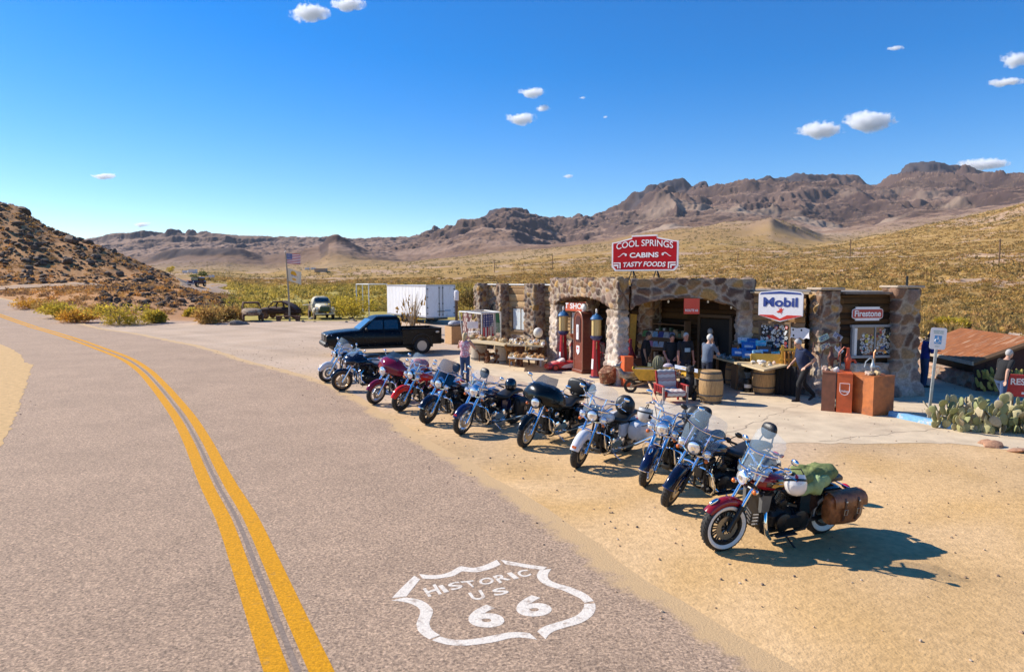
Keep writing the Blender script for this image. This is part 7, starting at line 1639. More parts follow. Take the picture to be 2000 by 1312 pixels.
# ---- left yard: gazebo frame, flags, chair, fan, crate, lamp post
gz =empty('canopy_frame',(0,0,0),0,'white tube canopy frame hung with flags by the left wing','canopy');cs_ =[G(908,690),G(941,700),G(978,694),G(946,684)]
for q_ in cs_: k =MB();k.tube([q_,q_ +V(-.25 if q_ is cs_[0] else 0,0,1.95)],.03,7);k.build('post',WT,gz)
k =MB();tp =[q_ +V(-.25 if q_ is cs_[0] else 0,0,1.95) for q_ in cs_];[k.tube([tp[i],tp[(i +1) % 4]],.03,6) for i in range(4)];k.tube([tp[0],tp[2]],.022,6);k.build('top_rail',WT,gz)
def usv(u,v): return us(v,u)
q1,q2 =tp[1],tp[2];d =(q2 -q1);
flag(frame(tuple(q1 +d*.10),d) ,.75,1.35,lambda u,v: us(v*.999,1 -u) if False else ((.03,.05,.20) if v < .45 and not ((u*5 % 1 -.5) ** 2 +(v/.45*6 % 1 -.5) ** 2 < .06) else ((.68,.66,.66) if v < .45 else ((.45,.03,.05) if int(u*7) % 2 == 0 else (.68,.64,.6)))),'American flag hung lengthwise on the white canopy frame','flag',nx=36,ny=48,amp=.04)
flag(frame(tuple(q1 +d*.62),d),.45,.9,lambda u,v: (.05,.22,.10) if u > .3 else (.55,.5,.48),'green cloth hanging beside the lengthwise American flag','cloth',name='hanging_cloth',nx=14,ny=20)
d0_ =tp[1] -tp[0];flag(frame(tuple(tp[0] +d0_*.15),d0_),1.0,1.2,lambda u,v: (.16,.05,.05) if math.sin(u*22 +v*9)*math.sin(v*17) > -.2 else (.5,.42,.36),'dark red patterned throw hanging on the canopy frame','throw',name='hanging_throw',nx=24,ny=26,amp=.06)
o =empty('garden_chair',G(925,700) +V(0,.4,0),.3,'white slatted garden chair beneath the canopy frame','chair');o.location.z =.92;k =MB();[k.box((x,0,.22),(.05,.40,.02)) for x in (-.2,-.1,0,.1,.2)];k.build('seat',M_TRIMW,o);k =MB();k.box((0,.22,.5),(.5,.03,.3),bev=.01);k.build('backrest',M_TRIMW,o);[(lambda b_: (b_.box((x,y,.11),(.04,.04,.22)),b_.build('leg',M_TRIMW,o)))(MB()) for x in (-.2,.2) for y in (-.18,.18)]
o =empty('floor_fan',G(968,700) +V(0,.3,.92),.2,'round grey wire fan among the goods by the flags','fan');k =MB();[k.lathe([(r_ -.006,.38),(r_ +.006,.38)],TR(0,0,.38) @ RX(math.pi/2) @ TR(0,0,-.38),24,caps=False) for r_ in (.05,.10,.15,.20,.25)];[k.tube([V(0,0,.38),V(.25*math.cos(a),0,.38 +.25*math.sin(a))],.006,4) for a in [math.pi*i/6 for i in range(12)]];k.build('grille',ALU,o);k =MB();k.tube([V(0,.04,0),V(0,.04,.38)],.025,8);k.lathe([(.15,0),(.14,.03),(.02,.04)],None,16);k.build('stand',ALU,o)
box_obj('wooden_crate',G(884,672) +V(.25,.5,0),(1.15,.9,.95),.5,mat('crate_wood',(.50,.30,.14),.7,var=.25,scale=3,stretch=(1,1,8)),'large tan wooden crate behind the tail of the pickup','crate',m2=BLKM)
o =empty('gear_bundle',G(884,672) +V(.25,.5,.95),.5,'bundle of grey and white gear on the tan crate','bundle');k =MB();k.ell((-.2,0,.12),(.36,.3,.17));k.build('wrapped_sheet',mat('grey_tarp',(.45,.45,.47),.6,var=.4,scale=6,bump=.03),o);k =MB();k.box((.3,0,.08),(.5,.5,.16),bev=.03);k.build('dark_case',PLBLK,o)
o =empty('capped_post',G(892,668),0,'wooden post with a white plastic cap beside the tan crate','post');k =MB();k.box((0,0,1.2),(.14,.14,2.4));k.build('post',DKW,o);k =MB();k.box((0,0,2.55),(.26,.2,.62),bev=.08);k.build('cap',M_SWHITE,o)
k =MB();k.ell((0,0,.22),(.2,.16,.22));o =tag(k.build('white_crock',mat('cream_ceramic',(.7,.66,.58),.4,var=.1)),'white crock standing on rocks left of the front arch','crock');o.location =at_z(1051,660,1.0)
rock_pile([G(1040,695),G(1062,700),G(1064,692),G(1045,688)],.55,26,'rounded tan boulder stacked left of the front arch','boulders stacked by the arch',.10,.2,(1,0,1,3),33,.35,'boulder')
# things in the back under the front arch
rock_pile([FM @ V(11.4,.35,0),FM @ V(10.0,.35,0),FM @ V(10.0,.8,0),FM @ V(11.4,.8,0)],.12,44,'tan rock stacked along the wall below the shop window','rocks below the shop window',.09,.18,(1,0,2,1),35,.75,'rock')
o =empty('clay_pot',FM @ V(10.6,.35,.98),0,'small red clay bowl on the sill below the gift shop window','pot');k =MB();k.lathe([(.1,0),(.2,.12),(.24,.2),(.2,.2),(.08,.03)],None,18);k.build('bowl',mat('terracotta',(.40,.12,.06),.7,var=.2),o)
o =empty('old_wagon',FM @ V(9.4,1.3,0),TH +1.2,'old red and white wagon body with arched wheel opening under the canopy','wagon');k =MB();k.prism([(-.8,.1),(-.55,.1)] +[(.0 -.55*math.cos(a),.1 +.6*math.sin(a)) for a in [math.pi*i/10 for i in range(11)]] +[(.8,.1),(.8,.8),(.4,1.05),(-.8,1.0)],.9,RX(math.pi/2));k.build('body',mat('faded_red_white',(.55,.42,.38),.7,var=.3,scale=3,col2=(.4,.05,.05),c2lo=.5,c2hi=.55),o,flat=True);car_wheel(o,V(0,-.5,.4),.4,.18,BLKM,1)
# dark interior shelving seen through the side arch
sh =empty('merchandise_shelf',FM @ V(5.4,.35,0),TH +math.pi/2 -0,'dim wooden shelf of small goods deep inside the arch','shelf');sh.rotation_euler =(0,0,TH +math.pi/2)
for z in (.5,.95,1.4,1.85): k =MB();k.box((0,0,z),(1.5,.3,.03));k.build('shelf_board',DKW,sh)
for x in (-.75,.75): k =MB();k.box((x,0,1),(.04,.3,2));k.build('upright',DKW,sh)
rr =random.Random(9)
k =MB()
for z in (.5,.95,1.4):
    x =-.68
    while x < .68: w =rr.uniform(.06,.16);h_ =rr.uniform(.12,.36);k.box((x +w/2,.02,z +.016 +h_/2),(w*.9,.12,h_),m=rr.randrange(4));x += w
o =k.build('small_goods',[mat('goods_tan',(.3,.22,.12),.6),mat('goods_white',(.5,.48,.45),.6),mat('goods_green',(.08,.14,.08),.6),mat('goods_dark',(.05,.04,.04),.6)],sh);o['kind'] ='stuff'

# ------------------------------------------------------------------ right side: shed, kerb, signs
shd =empty('low_shed',(0,0,0),0,'low stone and timber shed with a rusty metal roof','shed')
e0 =W(1825,693,24.5);e1_ =W(1901,707,20.6)                     # front eave line, left to right
a0 =V(e0.x -.6,e0.y +.6,0);a1 =V(e1_.x,e1_.y,0);dr_ =(a1 -a0).normalized();nr_ =V(-dr_.y,dr_.x,0)     # nr_ points away from the camera to the right
zE,zR,hw =.93,1.64,1.75
Ml =frame(tuple(a0),dr_);Ls_ =(a1 -a0).length
ROOFR =mat('rusty_tin',(.34,.12,.035),.6,.3,var=.35,scale=1.6,stretch=(.7,4,1),col2=(.50,.34,.22),c2lo=.56,c2hi=.72,bump=.004)
mb =MB(Ml);
for sgn in (0,1):
    rows =[]
    for i in range(int(Ls_/.04) +1): x =i*.04;rows.append([V(x,(0 if sgn == 0 else 2*hw) +(hw*t if sgn == 0 else -hw*t),zE +(zR -zE)*t +.012*math.sin(x*40)) for t in (0,.35,.7,1.0)])
    mb.slab(rows,.02 if sgn == 0 else -.02)
mb.build('roof',ROOFR,shd,ang=60)
mb =MB(Ml);mb.box((Ls_/2,-.02,zE -.06),(Ls_ +.05,.05,.12));mb.build('eave_board',mat('pale_eave',(.42,.34,.25),.8,var=.25),shd)
mb =MB(Ml);mb.prism([(.25,0),(2*hw -.25,0),(2*hw -.1,zE -.03),(hw,zR -.08),(.1,zE -.03)],.08,Matrix(((0,0,1,Ls_ -.28),(1,0,0,0),(0,1,0,0),(0,0,0,1))));mb.build('gable_wall',mat('dark_red_timber',(.055,.02,.016),.85,var=.3),shd,flat=True)
for k_ in range(2):
    p_,q_ =(V(Ls_ -.02,0,zE),V(Ls_ -.02,hw,zR)) if k_ == 0 else (V(Ls_ -.02,hw,zR),V(Ls_ -.02,2*hw,zE));mb =MB(Ml);mb.tube([p_ -V(0,0,.05),q_ -V(0,0,.05)],.06,4,sy=1.4);mb.build('barge_board',DKW,shd)
mb =MB(Ml);[mb.box((Ls_ -.19,hw,1.02 +i*.06),(.03,.32,.035),RY(.3)) for i in range(4)];mb.build('louvre_vent',mat('grey_louvre',(.25,.25,.25),.6),shd)
stone_beam('stone_wall',Ml @ TR(0,.25,0) @ RZ(0),Ls_ -.3,-.3,.48,lambda x: 0,shd,x0=0,pal=PAL_B*np.array([.75,.6,.55]),mort=MORT_A*.8,cell=(.5,.5,.22))
mb =MB(Ml);mb.box((Ls_/2,.45,.6),(Ls_ -.4,.05,.5));mb.build('opening_shade_panel',M_DARKIN,shd)  # thin panel painted as the shaded inside of the shed
# blue parking stop
a,b_ =G(1740,812),G(1862,838);o =empty('parking_stop',a.lerp(b_,.5),math.atan2(b_.y -a.y,b_.x -a.x),'weathered pale blue concrete parking stop','parking stop');L2 =(b_ -a).length
k =MB();k.loft([[V(x,-.10,0),V(x,-.07,.13),V(x,.07,.13),V(x,.10,0)] for x in (-L2/2,-L2/4,0,L2/4,L2/2)]);k.build('kerb_block',mat('worn_blue_paint',(.16,.36,.58),.8,0,var=.2,scale=5,col2=(.5,.47,.42),c2lo=.56,c2hi=.68,bump=.006),o,flat=True)
k =MB();[k.lathe([(.016,.12),(.016,.14),(0,.142)],TR(x,0,0),8) for x in (-L2*.36,)];k.build('spike',HOOP,o)
# accessible parking sign
p =G(1813,821);o =empty('parking_sign',p,0,'white accessible parking sign on a grey steel post','sign');tilt =RY(math.radians(3.4))
k =MB(tilt);k.box((0,0,.95),(.06,.035,1.9));k.build('post',mat('galvanised_steel',(.42,.44,.44),.5,.6,var=.2),o)
SMp =tilt @ TR(0,-.03,2.0) @ RZ(math.radians(-18));k =MB();k.prism([(q_.x,q_.y) for q_ in rrect(.34,.52,.05,.2)],.01,SMp @ RX(math.pi/2));pl =k.build('plate',M_SWHITE,o,flat=True)
k =MB(SMp);k.box((0,-.013,-.03),(.15,.004,.20));k.build('blue_symbol_panel',mat('access_blue',(.10,.33,.62),.5),pl)
k =MB(SMp);k.lathe([(.0,.0),(.016,.0)],TR(-.005,-.018,.05) @ RX(math.pi/2),10);k.tube([V(-.005,-.019,.03),V(-.005,-.019,-.02),V(.03,-.019,-.025),V(.045,-.019,-.075),V(.055,-.019,-.07)],.008,5);k.tube([V(-.02 +.045*math.cos(a_),-.019,-.055 +.045*math.sin(a_)) for a_ in [2.0 +i*.35 for i in range(13)]],.007,5);k.tube([V(-.005,-.019,.01),V(.025,-.019,.008)],.006,5);k.build('wheelchair_symbol',M_SWHITE,pl)
k =MB();text(k,'RESERVED',SMp,-.11,.11,.16,.19,-.014,.01);text(k,'PARKING',SMp,-.10,.10,.115,.145,-.014,.01);text(k,'ONLY',SMp,-.05,.05,-.2,-.175,-.014,.01);k.build('lettering',mat('sign_green',(.15,.34,.26),.6),pl,flat=True)
# restroom sign
p =W(1968,752,17.6);xd =V(.93,-.37,0);SMr =face_frame((p.x +.62*.93,p.y -.62*.37,p.z),(-.37,-.93));o =empty('restroom_sign',(0,0,0),0,'red wooden sign reading RESTROOMS with a white arrow','sign')
k =MB(SMr);k.box((0,.02,0),(1.3,.04,.58),bev=.008);k.build('board',mat('barn_red',(.42,.025,.025),.6,var=.15),o)
k =MB();text(k,'RESTROOMS',SMr,-.56,.60,.02,.19,-.006,.03);k.M =SMr;k.box((.1,-.006,-.19),(.82,.006,.055));k.prism([(.5,-.27),(.5,-.11),(.62,-.19)],.006,RX(math.pi/2));k.build('lettering',M_SWHITE,o,flat=True)
for x in (-.5,.5): k =MB(SMr);k.box((x,.07,-.55),(.08,.06,1.4));k.build('post',DKW,o)


# ------------------------------------------------------------------ people
def remesh(mb,voxel,name,mats,parent,smooth=2):
    o =mb.build('tmp',mats,None);md =o.modifiers.new('r','REMESH');md.mode ='VOXEL';md.voxel_size =voxel;md.use_smooth_shade =True
    s_ =o.modifiers.new('s','SMOOTH');s_.iterations =smooth;s_.factor =.5
    dg =bpy.context.evaluated_depsgraph_get();dg.update();me =bpy.data.meshes.new_from_object(o.evaluated_get(dg));me.name =name
    me.materials.clear();me.materials.append(mats if not isinstance(mats,(list,tuple)) else mats[0])
    old =o.data;bpy.data.objects.remove(o);bpy.data.meshes.remove(old)
    q_ =bpy.data.objects.new(name,me);COL.objects.link(q_);q_.parent =parent
    me.polygons.foreach_set('use_smooth',[True]*len(me.polygons));return q_
def cap(k,pts,rs,n=10):
    pts =[Vector(p) for p in pts];rs =[rs]*len(pts) if not hasattr(rs,'__len__') else rs
    k.tube(pts,rs,n)
    for p,r in zip(pts,rs): k.ell(p,r*.995,None,n,7)
SKIN =mat('skin',(.50,.27,.18),.55,var=.06);SKINR =mat('ruddy_skin',(.46,.20,.14),.55,var=.06);SKIND =mat('tanned_skin',(.40,.21,.13),.55,var=.06)
SHOE =mat('black_shoe',(.015,.014,.014),.5);LIPS =mat('lips',(.30,.10,.08),.5);EYE =mat('eye_dark',(.03,.02,.02),.2)
def cloth(n,c): return mat('cloth_' +n,c,.9,var=.18,scale=14,bump=.006,bscale=22)
def person(loc,yaw,h,label,shirt,trous,hair,skin=SKIN,lean=0.0,head=(0,0),armL=None,armR=None,legL=None,legR=None,cap_=None,glasses=False,female=False,sleeve=.45,belly=0.0,longhair=False,logo=None,vox=.0085):
    """x forward, y left; arms and legs are lists of joints below shoulder / hip"""
    o =empty('person',loc,math.radians(yaw),label,'person');s =h/1.75;o.scale =(s,s,s)
    def up(z): t_ =max(0,z -.95);return lean*t_                       # bend of the trunk
    shw =.185 if not female else .165
    secs =[(.80,.10,.09),(.88,.155,.11),(.95,.165,.118 +belly*.4),(1.08,.150 if not female else .128,.108 +belly),(1.20,.162,.118 +belly*.7),(1.32,.178,.122),(1.40,.165,.10),(1.455,.09,.07),(1.48,.06,.06)]
    def torso(k,f,zlo,zhi):
        rows =[]
        for z,w,d in secs:
            if zlo <= z <= zhi: rows.append([V(up(z) +d*f*math.cos(a) +(belly*.35 if 1.0 < z < 1.3 else 0),w*f*math.sin(a),z) for a in [2*math.pi*i/20 for i in range(20)]])
        k.loft(rows)
    SH ={sg: V(up(1.41),sg*shw,1.41) for sg in (-1,1)};HP ={sg: V(0,sg*.088,.90) for sg in (-1,1)}
    arms ={1: armL or [(.02,.235,1.12),(.08,.245,.88)],-1: armR or [(.02,-.235,1.12),(.08,-.245,.88)]}
    legs ={1: legL or [(.02,.095,.49),(-.02,.10,.085)],-1: legR or [(.02,-.095,.49),(-.02,-.10,.085)]}
    hc =V(up(1.62) +head[0]*.08 +.015,head[1]*.05,1.615 -abs(head[0])*.02);HR =RY(head[0]*.6) @ RZ(head[1])
    k =MB();torso(k,1.0,.7,1.5)
    cap(k,[(up(1.44),0,1.44),hc +V(-.02,0,-.07)],[.062,.055])
    k.ell(hc,(.096,.076,.115),HR,16,12);k.ell(hc +HR.to_3x3() @ V(.035,0,-.06),(.06,.055,.055),HR,12,8);k.ell(hc +HR.to_3x3() @ V(.098,0,-.015),(.022,.014,.026),HR,8,6)
    for sg in (-1,1): k.ell(hc +HR.to_3x3() @ V(-.005,sg*.077,-.01),(.022,.012,.032),HR,8,6)
    for sg in (-1,1):
        e,w =Vector(arms[sg][0]),Vector(arms[sg][1]);cap(k,[SH[sg],SH[sg].lerp(e,.5),e],[.054,.048,.040]);cap(k,[e,e.lerp(w,.4),w],[.040,.038,.026])
        d =(w -e).normalized();side =d.cross(V(1,0,0)) if abs(d.x) < .8 else d.cross(V(0,0,1));side.normalize();nrm_ =d.cross(side)
        k.ell(w +d*.045,(.05,.036,.016),Matrix((d,side,nrm_)).transposed().to_4x4(),10,8)
        for i,(off_,ln) in enumerate(((-.030,.060),(-.010,.078),(.010,.082),(.030,.070))):
            b =w +d*.082 +side*off_;cap(k,[b -d*.02,b +d*ln*.5 +nrm_*.006,b +d*ln*.85 +nrm_*.024],[.0105,.010,.0088],7)
        b =w +d*.03 -side*.034;cap(k,[b,b -side*.022 +d*.03,b -side*.022 +d*.055 +nrm_*.01],[.013,.0115,.010],7)
        kn,an =Vector(legs[sg][0]),Vector(legs[sg][1]);cap(k,[HP[sg],HP[sg].lerp(kn,.5),kn],[.085,.072,.055]);cap(k,[kn,kn.lerp(an,.35),an],[.055,.056,.038])
    remesh(k,vox,'body',skin,o)
    k =MB();[k.ell(hc +HR.to_3x3() @ V(.086,sg*.032,.01),(.012,.014,.010),HR,8,6) for sg in (-1,1)];k.build('eyes',EYE,o)
    k =MB();k.ell(hc +HR.to_3x3() @ V(.088,0,-.058),(.010,.026,.008),HR,8,6);k.build('mouth',LIPS,o)
    if hair:
        k =MB();k.ell(hc +HR.to_3x3() @ V(-.018,0,.022),(.100,.086,.108),HR,14,10)
        if longhair: cap(k,[hc +V(-.05,0,.02),hc +V(-.085,.01,-.10),hc +V(-.09,.02,-.2)],[.075,.06,.03])
        ho =remesh(k,.012,'hair',hair,o,1)
    if cap_:
        k =MB();rows =[[hc +HR.to_3x3() @ V(.108*r_*math.cos(a) -.008,.092*r_*math.sin(a),z) for a in [2*math.pi*i/18 for i in range(18)]] for r_,z in ((1,.035),(1.02,.06),(.92,.10),(.6,.128),(.1,.138))];k.loft(rows)
        k.slab([[hc +HR.to_3x3() @ V(.085 +d,y*(1 -d*2.2),.045 -d*.15 -y*y*2) for y in (-.08,-.04,0,.04,.08)] for d in (0,.05,.1)],.006);k.build('cap',cap_,o)
    if glasses:
        k =MB();[k.ell(hc +HR.to_3x3() @ V(.096,sg*.034,.012),(.008,.028,.018),HR,10,6) for sg in (-1,1)];k.tube([hc +HR.to_3x3() @ p for p in (V(-.01,-.082,.02),V(.095,-.06,.016),V(.104,0,.016),V(.095,.06,.016),V(-.01,.082,.02))],.005,5);k.build('sunglasses',BLKM,o)
    k =MB();torso(k,1.10,.87,1.46)
    for sg in (-1,1):
        e,w =Vector(arms[sg][0]),Vector(arms[sg][1])
        if sleeve > 0:
            cap(k,[SH[sg],SH[sg].lerp(e,min(1,sleeve +.25))],[.066,.058])
            if sleeve > .9: cap(k,[e,e.lerp(w,.9)],[.054,.042])
    so =remesh(k,.011,'shirt',shirt,o)
    if logo:
        k =MB();k.slab([[V(up(1.22) +.147 +belly*.9 -y*y*2.2,y,z) for y in (-.09,-.045,0,.045,.09)] for z in (1.14,1.20,1.26)],.006);k.build('shirt_print',logo,so)
    k =MB();torso(k,1.07,.75,.97)
    for sg in (-1,1):
        kn,an =Vector(legs[sg][0]),Vector(legs[sg][1]);cap(k,[HP[sg],HP[sg].lerp(kn,.5),kn],[.098,.088,.070]);cap(k,[kn,kn.lerp(an,.5),an +V(0,0,.0)],[.070,.066,.058])
    remesh(k,.012,'trousers',trous,o)
    for sg in (-1,1):
        kn,an =Vector(legs[sg][0]),Vector(legs[sg][1]);d =V(1,0,0) if abs(an.z -.085) < .06 else V(.8,0,-.6);k =MB();cap(k,[an +V(-.03,0,-.045),an +d*.08 +V(0,0,-.05),an +d*.155 +V(0,0,-.055)],[.040,.042,.030]);remesh(k,.012,'shoe',SHOE,o)
    return o
GHAIR =mat('grey_hair',(.42,.40,.38),.8,var=.3,scale=40);WHAIR =mat('white_hair',(.68,.64,.58),.8,var=.2,scale=40);BLOND =mat('blond_hair',(.55,.40,.20),.7,var=.3,scale=30);DHAIR =mat('dark_hair',(.04,.03,.025),.7)
BLKC =cloth('black',(.012,.012,.014));NAVYC =cloth('navy',(.012,.022,.065));GREYB =cloth('blue_grey',(.11,.14,.20));JEANS =cloth('jeans',(.035,.07,.16));BLUEC =cloth('royal_blue',(.015,.03,.22));DKJ =cloth('dark_jeans',(.012,.016,.035))
PINKC =mat('pink_pattern',(.55,.20,.26),.85,var=.3,scale=20,col2=(.72,.62,.62),c2lo=.5,c2hi=.56)
g_ =lambda px,Y: V(W(px,700,Y).x,Y,0)
person(g_(1381,20.6),28,1.78,'man with white hair in a blue grey T-shirt, hand at his mouth',GREYB,DKJ,WHAIR,SKIN,lean=.10,head=(.3,-.2),armR=[(.20,-.27,1.16),(.20,-.06,1.42)],armL=[(.12,.24,1.13),(.26,.08,1.08)],belly=.03)
person(G(1569,783),186,1.78,'walking man in navy polo shirt and black trousers',NAVYC,BLKC,GHAIR,SKIN,lean=.22,head=(.7,0),armL=[(-.16,.27,1.18),(.08,.20,.98)],armR=[(.12,-.24,1.14),(.30,-.2,1.0)],legL=[(.20,.09,.50),(.22,.095,.085)],legR=[(-.05,-.09,.47),(-.34,-.09,.17)],belly=.05,glasses=True)
person(g_(908,22.6),75,1.68,'blond woman in a pink patterned top taking a picture',PINKC,JEANS,BLOND,SKIN,head=(.1,0),armL=[(.18,.30,1.20),(.28,.08,1.46)],armR=[(.18,-.30,1.20),(.28,-.08,1.46)],female=True,sleeve=0,longhair=True)
person(g_(1958,17.4),12,1.64,'man in black T-shirt and jeans walking past the prickly pear',BLKC,JEANS,GHAIR,SKIN,lean=.28,head=(.3,0),armR=[(-.10,-.26,1.16),(-.18,-.30,.92)],armL=[(.14,.24,1.14),(.26,.22,.94)],legL=[(.2,.09,.5),(.16,.1,.085)],legR=[(-.02,-.09,.48),(-.28,-.1,.14)],glasses=True,belly=.04)
person(g_(1806,21.6),-8,1.76,'man in royal blue jacket and blue cap looking down by the right pier',BLUEC,JEANS,DHAIR,SKIND,lean=.12,head=(.9,0),armL=[(.10,.24,1.14),(.32,.10,1.16)],armR=[(.10,-.24,1.14),(.32,-.10,1.16)],sleeve=1.0,cap_=BLUEC)
person(g_(1259,22.3),-20,1.74,'man in black seen from the side, nearest the yellow plank',BLKC,BLKC,DHAIR,SKIND,lean=.1,head=(.5,0),belly=.05)
person(g_(1311,21.7),-95,1.72,'bearded man in black looking down in the shade of the arch',BLKC,DKJ,DHAIR,SKINR,lean=.06,head=(.7,.1),armL=[(.10,.26,1.14),(.24,.12,.98)],armR=[(.08,-.25,1.12),(.2,-.16,.92)],belly=.05)
person(g_(1338,21.4),-80,1.78,'grey haired man in black T-shirt with a pale blue print',BLKC,DKJ,GHAIR,SKINR,head=(.4,0),logo=mat('shirt_print_blue',(.3,.42,.5),.8,var=.4,scale=30),belly=.04)
person(g_(1437,22.3),-120,1.72,'person in black with sunglasses behind the blue boxes',BLKC,BLKC,None,mat('sunburnt_skin',(.55,.16,.13),.5),glasses=True,head=(.1,0))
person(g_(1386,22.6),60,1.82,'grey haired person half hidden behind the man in blue grey',BLKC,BLKC,GHAIR,SKIN)
# things lying on or hanging from the motorcycles
def bike_pt(i,x,y,z,steer=True):
    rt,SM =BK[i];Mw =TR(rt.location) @ rt.rotation_euler.to_matrix().to_4x4();return Mw @ ((SM if steer else Matrix.Identity(4)) @ V(x,y,z)),Mw
def lump(name,secs_f,m,label,cat,Mw,amp=.02,seed=1):
    """soft cloth body: rings of an ellipsoid wrinkled by noise"""
    k =MB();nu,nv =36,20;(a,b,c) =secs_f;pts =[]
    for j in range(nv +1):
        ph =math.pi*j/nv -math.pi/2
        for i in range(nu): th =2*math.pi*i/nu;pts.append((a*math.cos(ph)*math.cos(th),b*math.cos(ph)*math.sin(th),c*math.sin(ph)))
    P =np.array(pts);w_ =fbm(P[:,0]*9 +P[:,2]*5 +seed,P[:,1]*9 +seed,3,seed) +.5*np.sin(P[:,0]*26 +P[:,1]*17 +3*fbm(P[:,0]*6,P[:,1]*6,2,seed));n =P/(np.linalg.norm(P,axis=1,keepdims=True) +1e-9)
    P =P +n*(w_*amp)[:,None]
    ii =np.arange(len(P)).reshape(nv +1,nu);q_ =np.stack([ii[:-1],np.roll(ii,-1,1)[:-1],np.roll(ii,-1,1)[1:],ii[1:]],-1).reshape(-1,4)
    o =np_mesh(name,P,q_,m);o.matrix_world =Mw;return tag(o,label,cat)
def helmet(p,rot,m,m2,label):
    o =empty('helmet',p,0,label,'helmet');o.rotation_euler =rot
    k =MB();k.lathe([(.118,-.11),(.132,-.05),(.135,.0),(.125,.06),(.095,.11),(.05,.135),(0,.142)],None,24,caps=False);k.lathe([(.118,-.11),(.110,-.105),(.112,.0),(0,.12)],None,24,caps=False);k.build('shell',m,o)
    k =MB();k.lathe([(.137,-.02),(.138,.03),(.131,.05)],None,16,a0=-.9,a1=.9,caps=False);k.build('visor',m2,o);k =MB();k.lathe([(.133,-.06),(.137,-.045),(.134,-.03)],None,24,caps=False);k.build('rim_band',BLKM,o);k =MB();k.tube([V(0,-.11,-.1),V(.02,-.07,-.18),V(.02,.07,-.18),V(0,.11,-.1)],.008,6);k.build('chin_strap',BLKM,o)
GRN =mat('army_green_cloth',(.17,.20,.065),.85,var=.25,scale=8,bump=.015,bscale=14);LGRN =mat('pale_green_lining',(.30,.40,.18),.85,var=.2,scale=8,bump=.01)
p,Mw =bike_pt(10,-.52,.02,.88,False);lump('green_jacket',(.36,.19,.12),GRN,'olive green jacket heaped on the seat of the red motorcycle','jacket',TR(p) @ Mw.to_3x3().to_4x4() @ RY(.05),.05,3)
p,Mw =bike_pt(10,-.42,.17,.80,False);lump('jacket_lining',(.24,.08,.10),LGRN,'pale green lining of the jacket hanging over the red motorcycle side','jacket',TR(p) @ Mw.to_3x3().to_4x4() @ RY(.3),.04,7)
p,Mw =bike_pt(10,.12,.36,.96);helmet(p,(3.0,.3,1.0),mat('helmet_white',(.75,.72,.68),.2,coat=.8,col2=(.45,.03,.03),c2lo=.6,c2hi=.62,scale=5),BLKGLOSS,'white and red helmet hanging upside down from the red motorcycle handlebar')
p,Mw =bike_pt(8,.20,-.44,.96);helmet(p,(3.0,.15,-.4),mat('helmet_grey',(.52,.50,.47),.3,coat=.6),BLKGLOSS,'pale grey helmet hanging from the handlebar of the dark blue motorcycle')
p,Mw =bike_pt(5,-.62,.0,.98,False);helmet(p,(.2,.1,2.4),BLKGLOSS,BLKM,'black helmet resting on the seat of the chrome and blue motorcycle')
p,Mw =bike_pt(2,-.52,0,.98,False);lump('red_bag',(.30,.20,.19),mat('red_nylon',(.36,.016,.035),.6,var=.25,scale=7,bump=.012),'red soft bag strapped on the seat of the maroon motorcycle','bag',TR(p) @ Mw.to_3x3().to_4x4(),.025,11)
p,Mw =bike_pt(8,-.62,0,.95,False);lump('black_roll_bag',(.16,.26,.22),VINYL,'black roll bag on the seat of the dark blue motorcycle','bag',TR(p) @ Mw.to_3x3().to_4x4(),.015,13)
p,Mw =bike_pt(7,-.55,0,.98,False);lump('black_saddle_bag',(.16,.2,.20),VINYL,'black soft bag behind the rider seat of the white motorcycle','bag',TR(p) @ Mw.to_3x3().to_4x4(),.02,15)


# ------------------------------------------------------------------ shrubs, boulders, cacti, trees, clouds
M_LEAF =mat('scrub_leaves',(.2,.2,.05),.85,0,attr=True,spec=.15);nt =M_LEAF.node_tree;tl_ =nt.nodes.new('ShaderNodeBsdfTranslucent');ms_ =nt.nodes.new('ShaderNodeMixShader');ms_.inputs[0].default_value =.45;b_ =nt.nodes['Principled BSDF'];nt.links.new(b_.inputs['Base Color'].links[0].from_socket,tl_.inputs['Color']);nt.links.new(b_.outputs[0],ms_.inputs[1]);nt.links.new(tl_.outputs[0],ms_.inputs[2]);nt.links.new(ms_.outputs[0],nt.nodes['Material Output'].inputs['Surface']);M_ROCKS =mat('dark_rocks',(.1,.07,.05),.9,0,attr=True,var=.25,scale=2.0,bump=.03,bscale=6,spec=.2)
NR =np.random.default_rng(7)
def blades(n,rng,flat=.75,leaf=.16,spread=1.0):
    """n small leaf triangles filling a dome of radius 1"""
    d =rng.normal(size=(n,3));d[:,2] =np.abs(d[:,2]);d /= np.linalg.norm(d,axis=1,keepdims=True);r =rng.uniform(.25,1,n) ** .6
    lum =1 +.28*np.sin(d[:,0]*5 +rng.uniform(0,6))*np.sin(d[:,1]*5 +rng.uniform(0,6))
    c =d*(r*lum)[:,None]*np.array([1,1,flat]);a =rng.normal(size=(n,3));a /= np.linalg.norm(a,axis=1,keepdims=True);a =a*.6 +d*.8;b =np.cross(a,rng.normal(size=(n,3)));b /= np.linalg.norm(b,axis=1,keepdims=True) +1e-9
    s_ =leaf*rng.uniform(.6,1.5,n)[:,None]
    return np.stack([c -b*s_*.5,c +b*s_*.5,c +a*s_*1.5],1)        # n,3,3
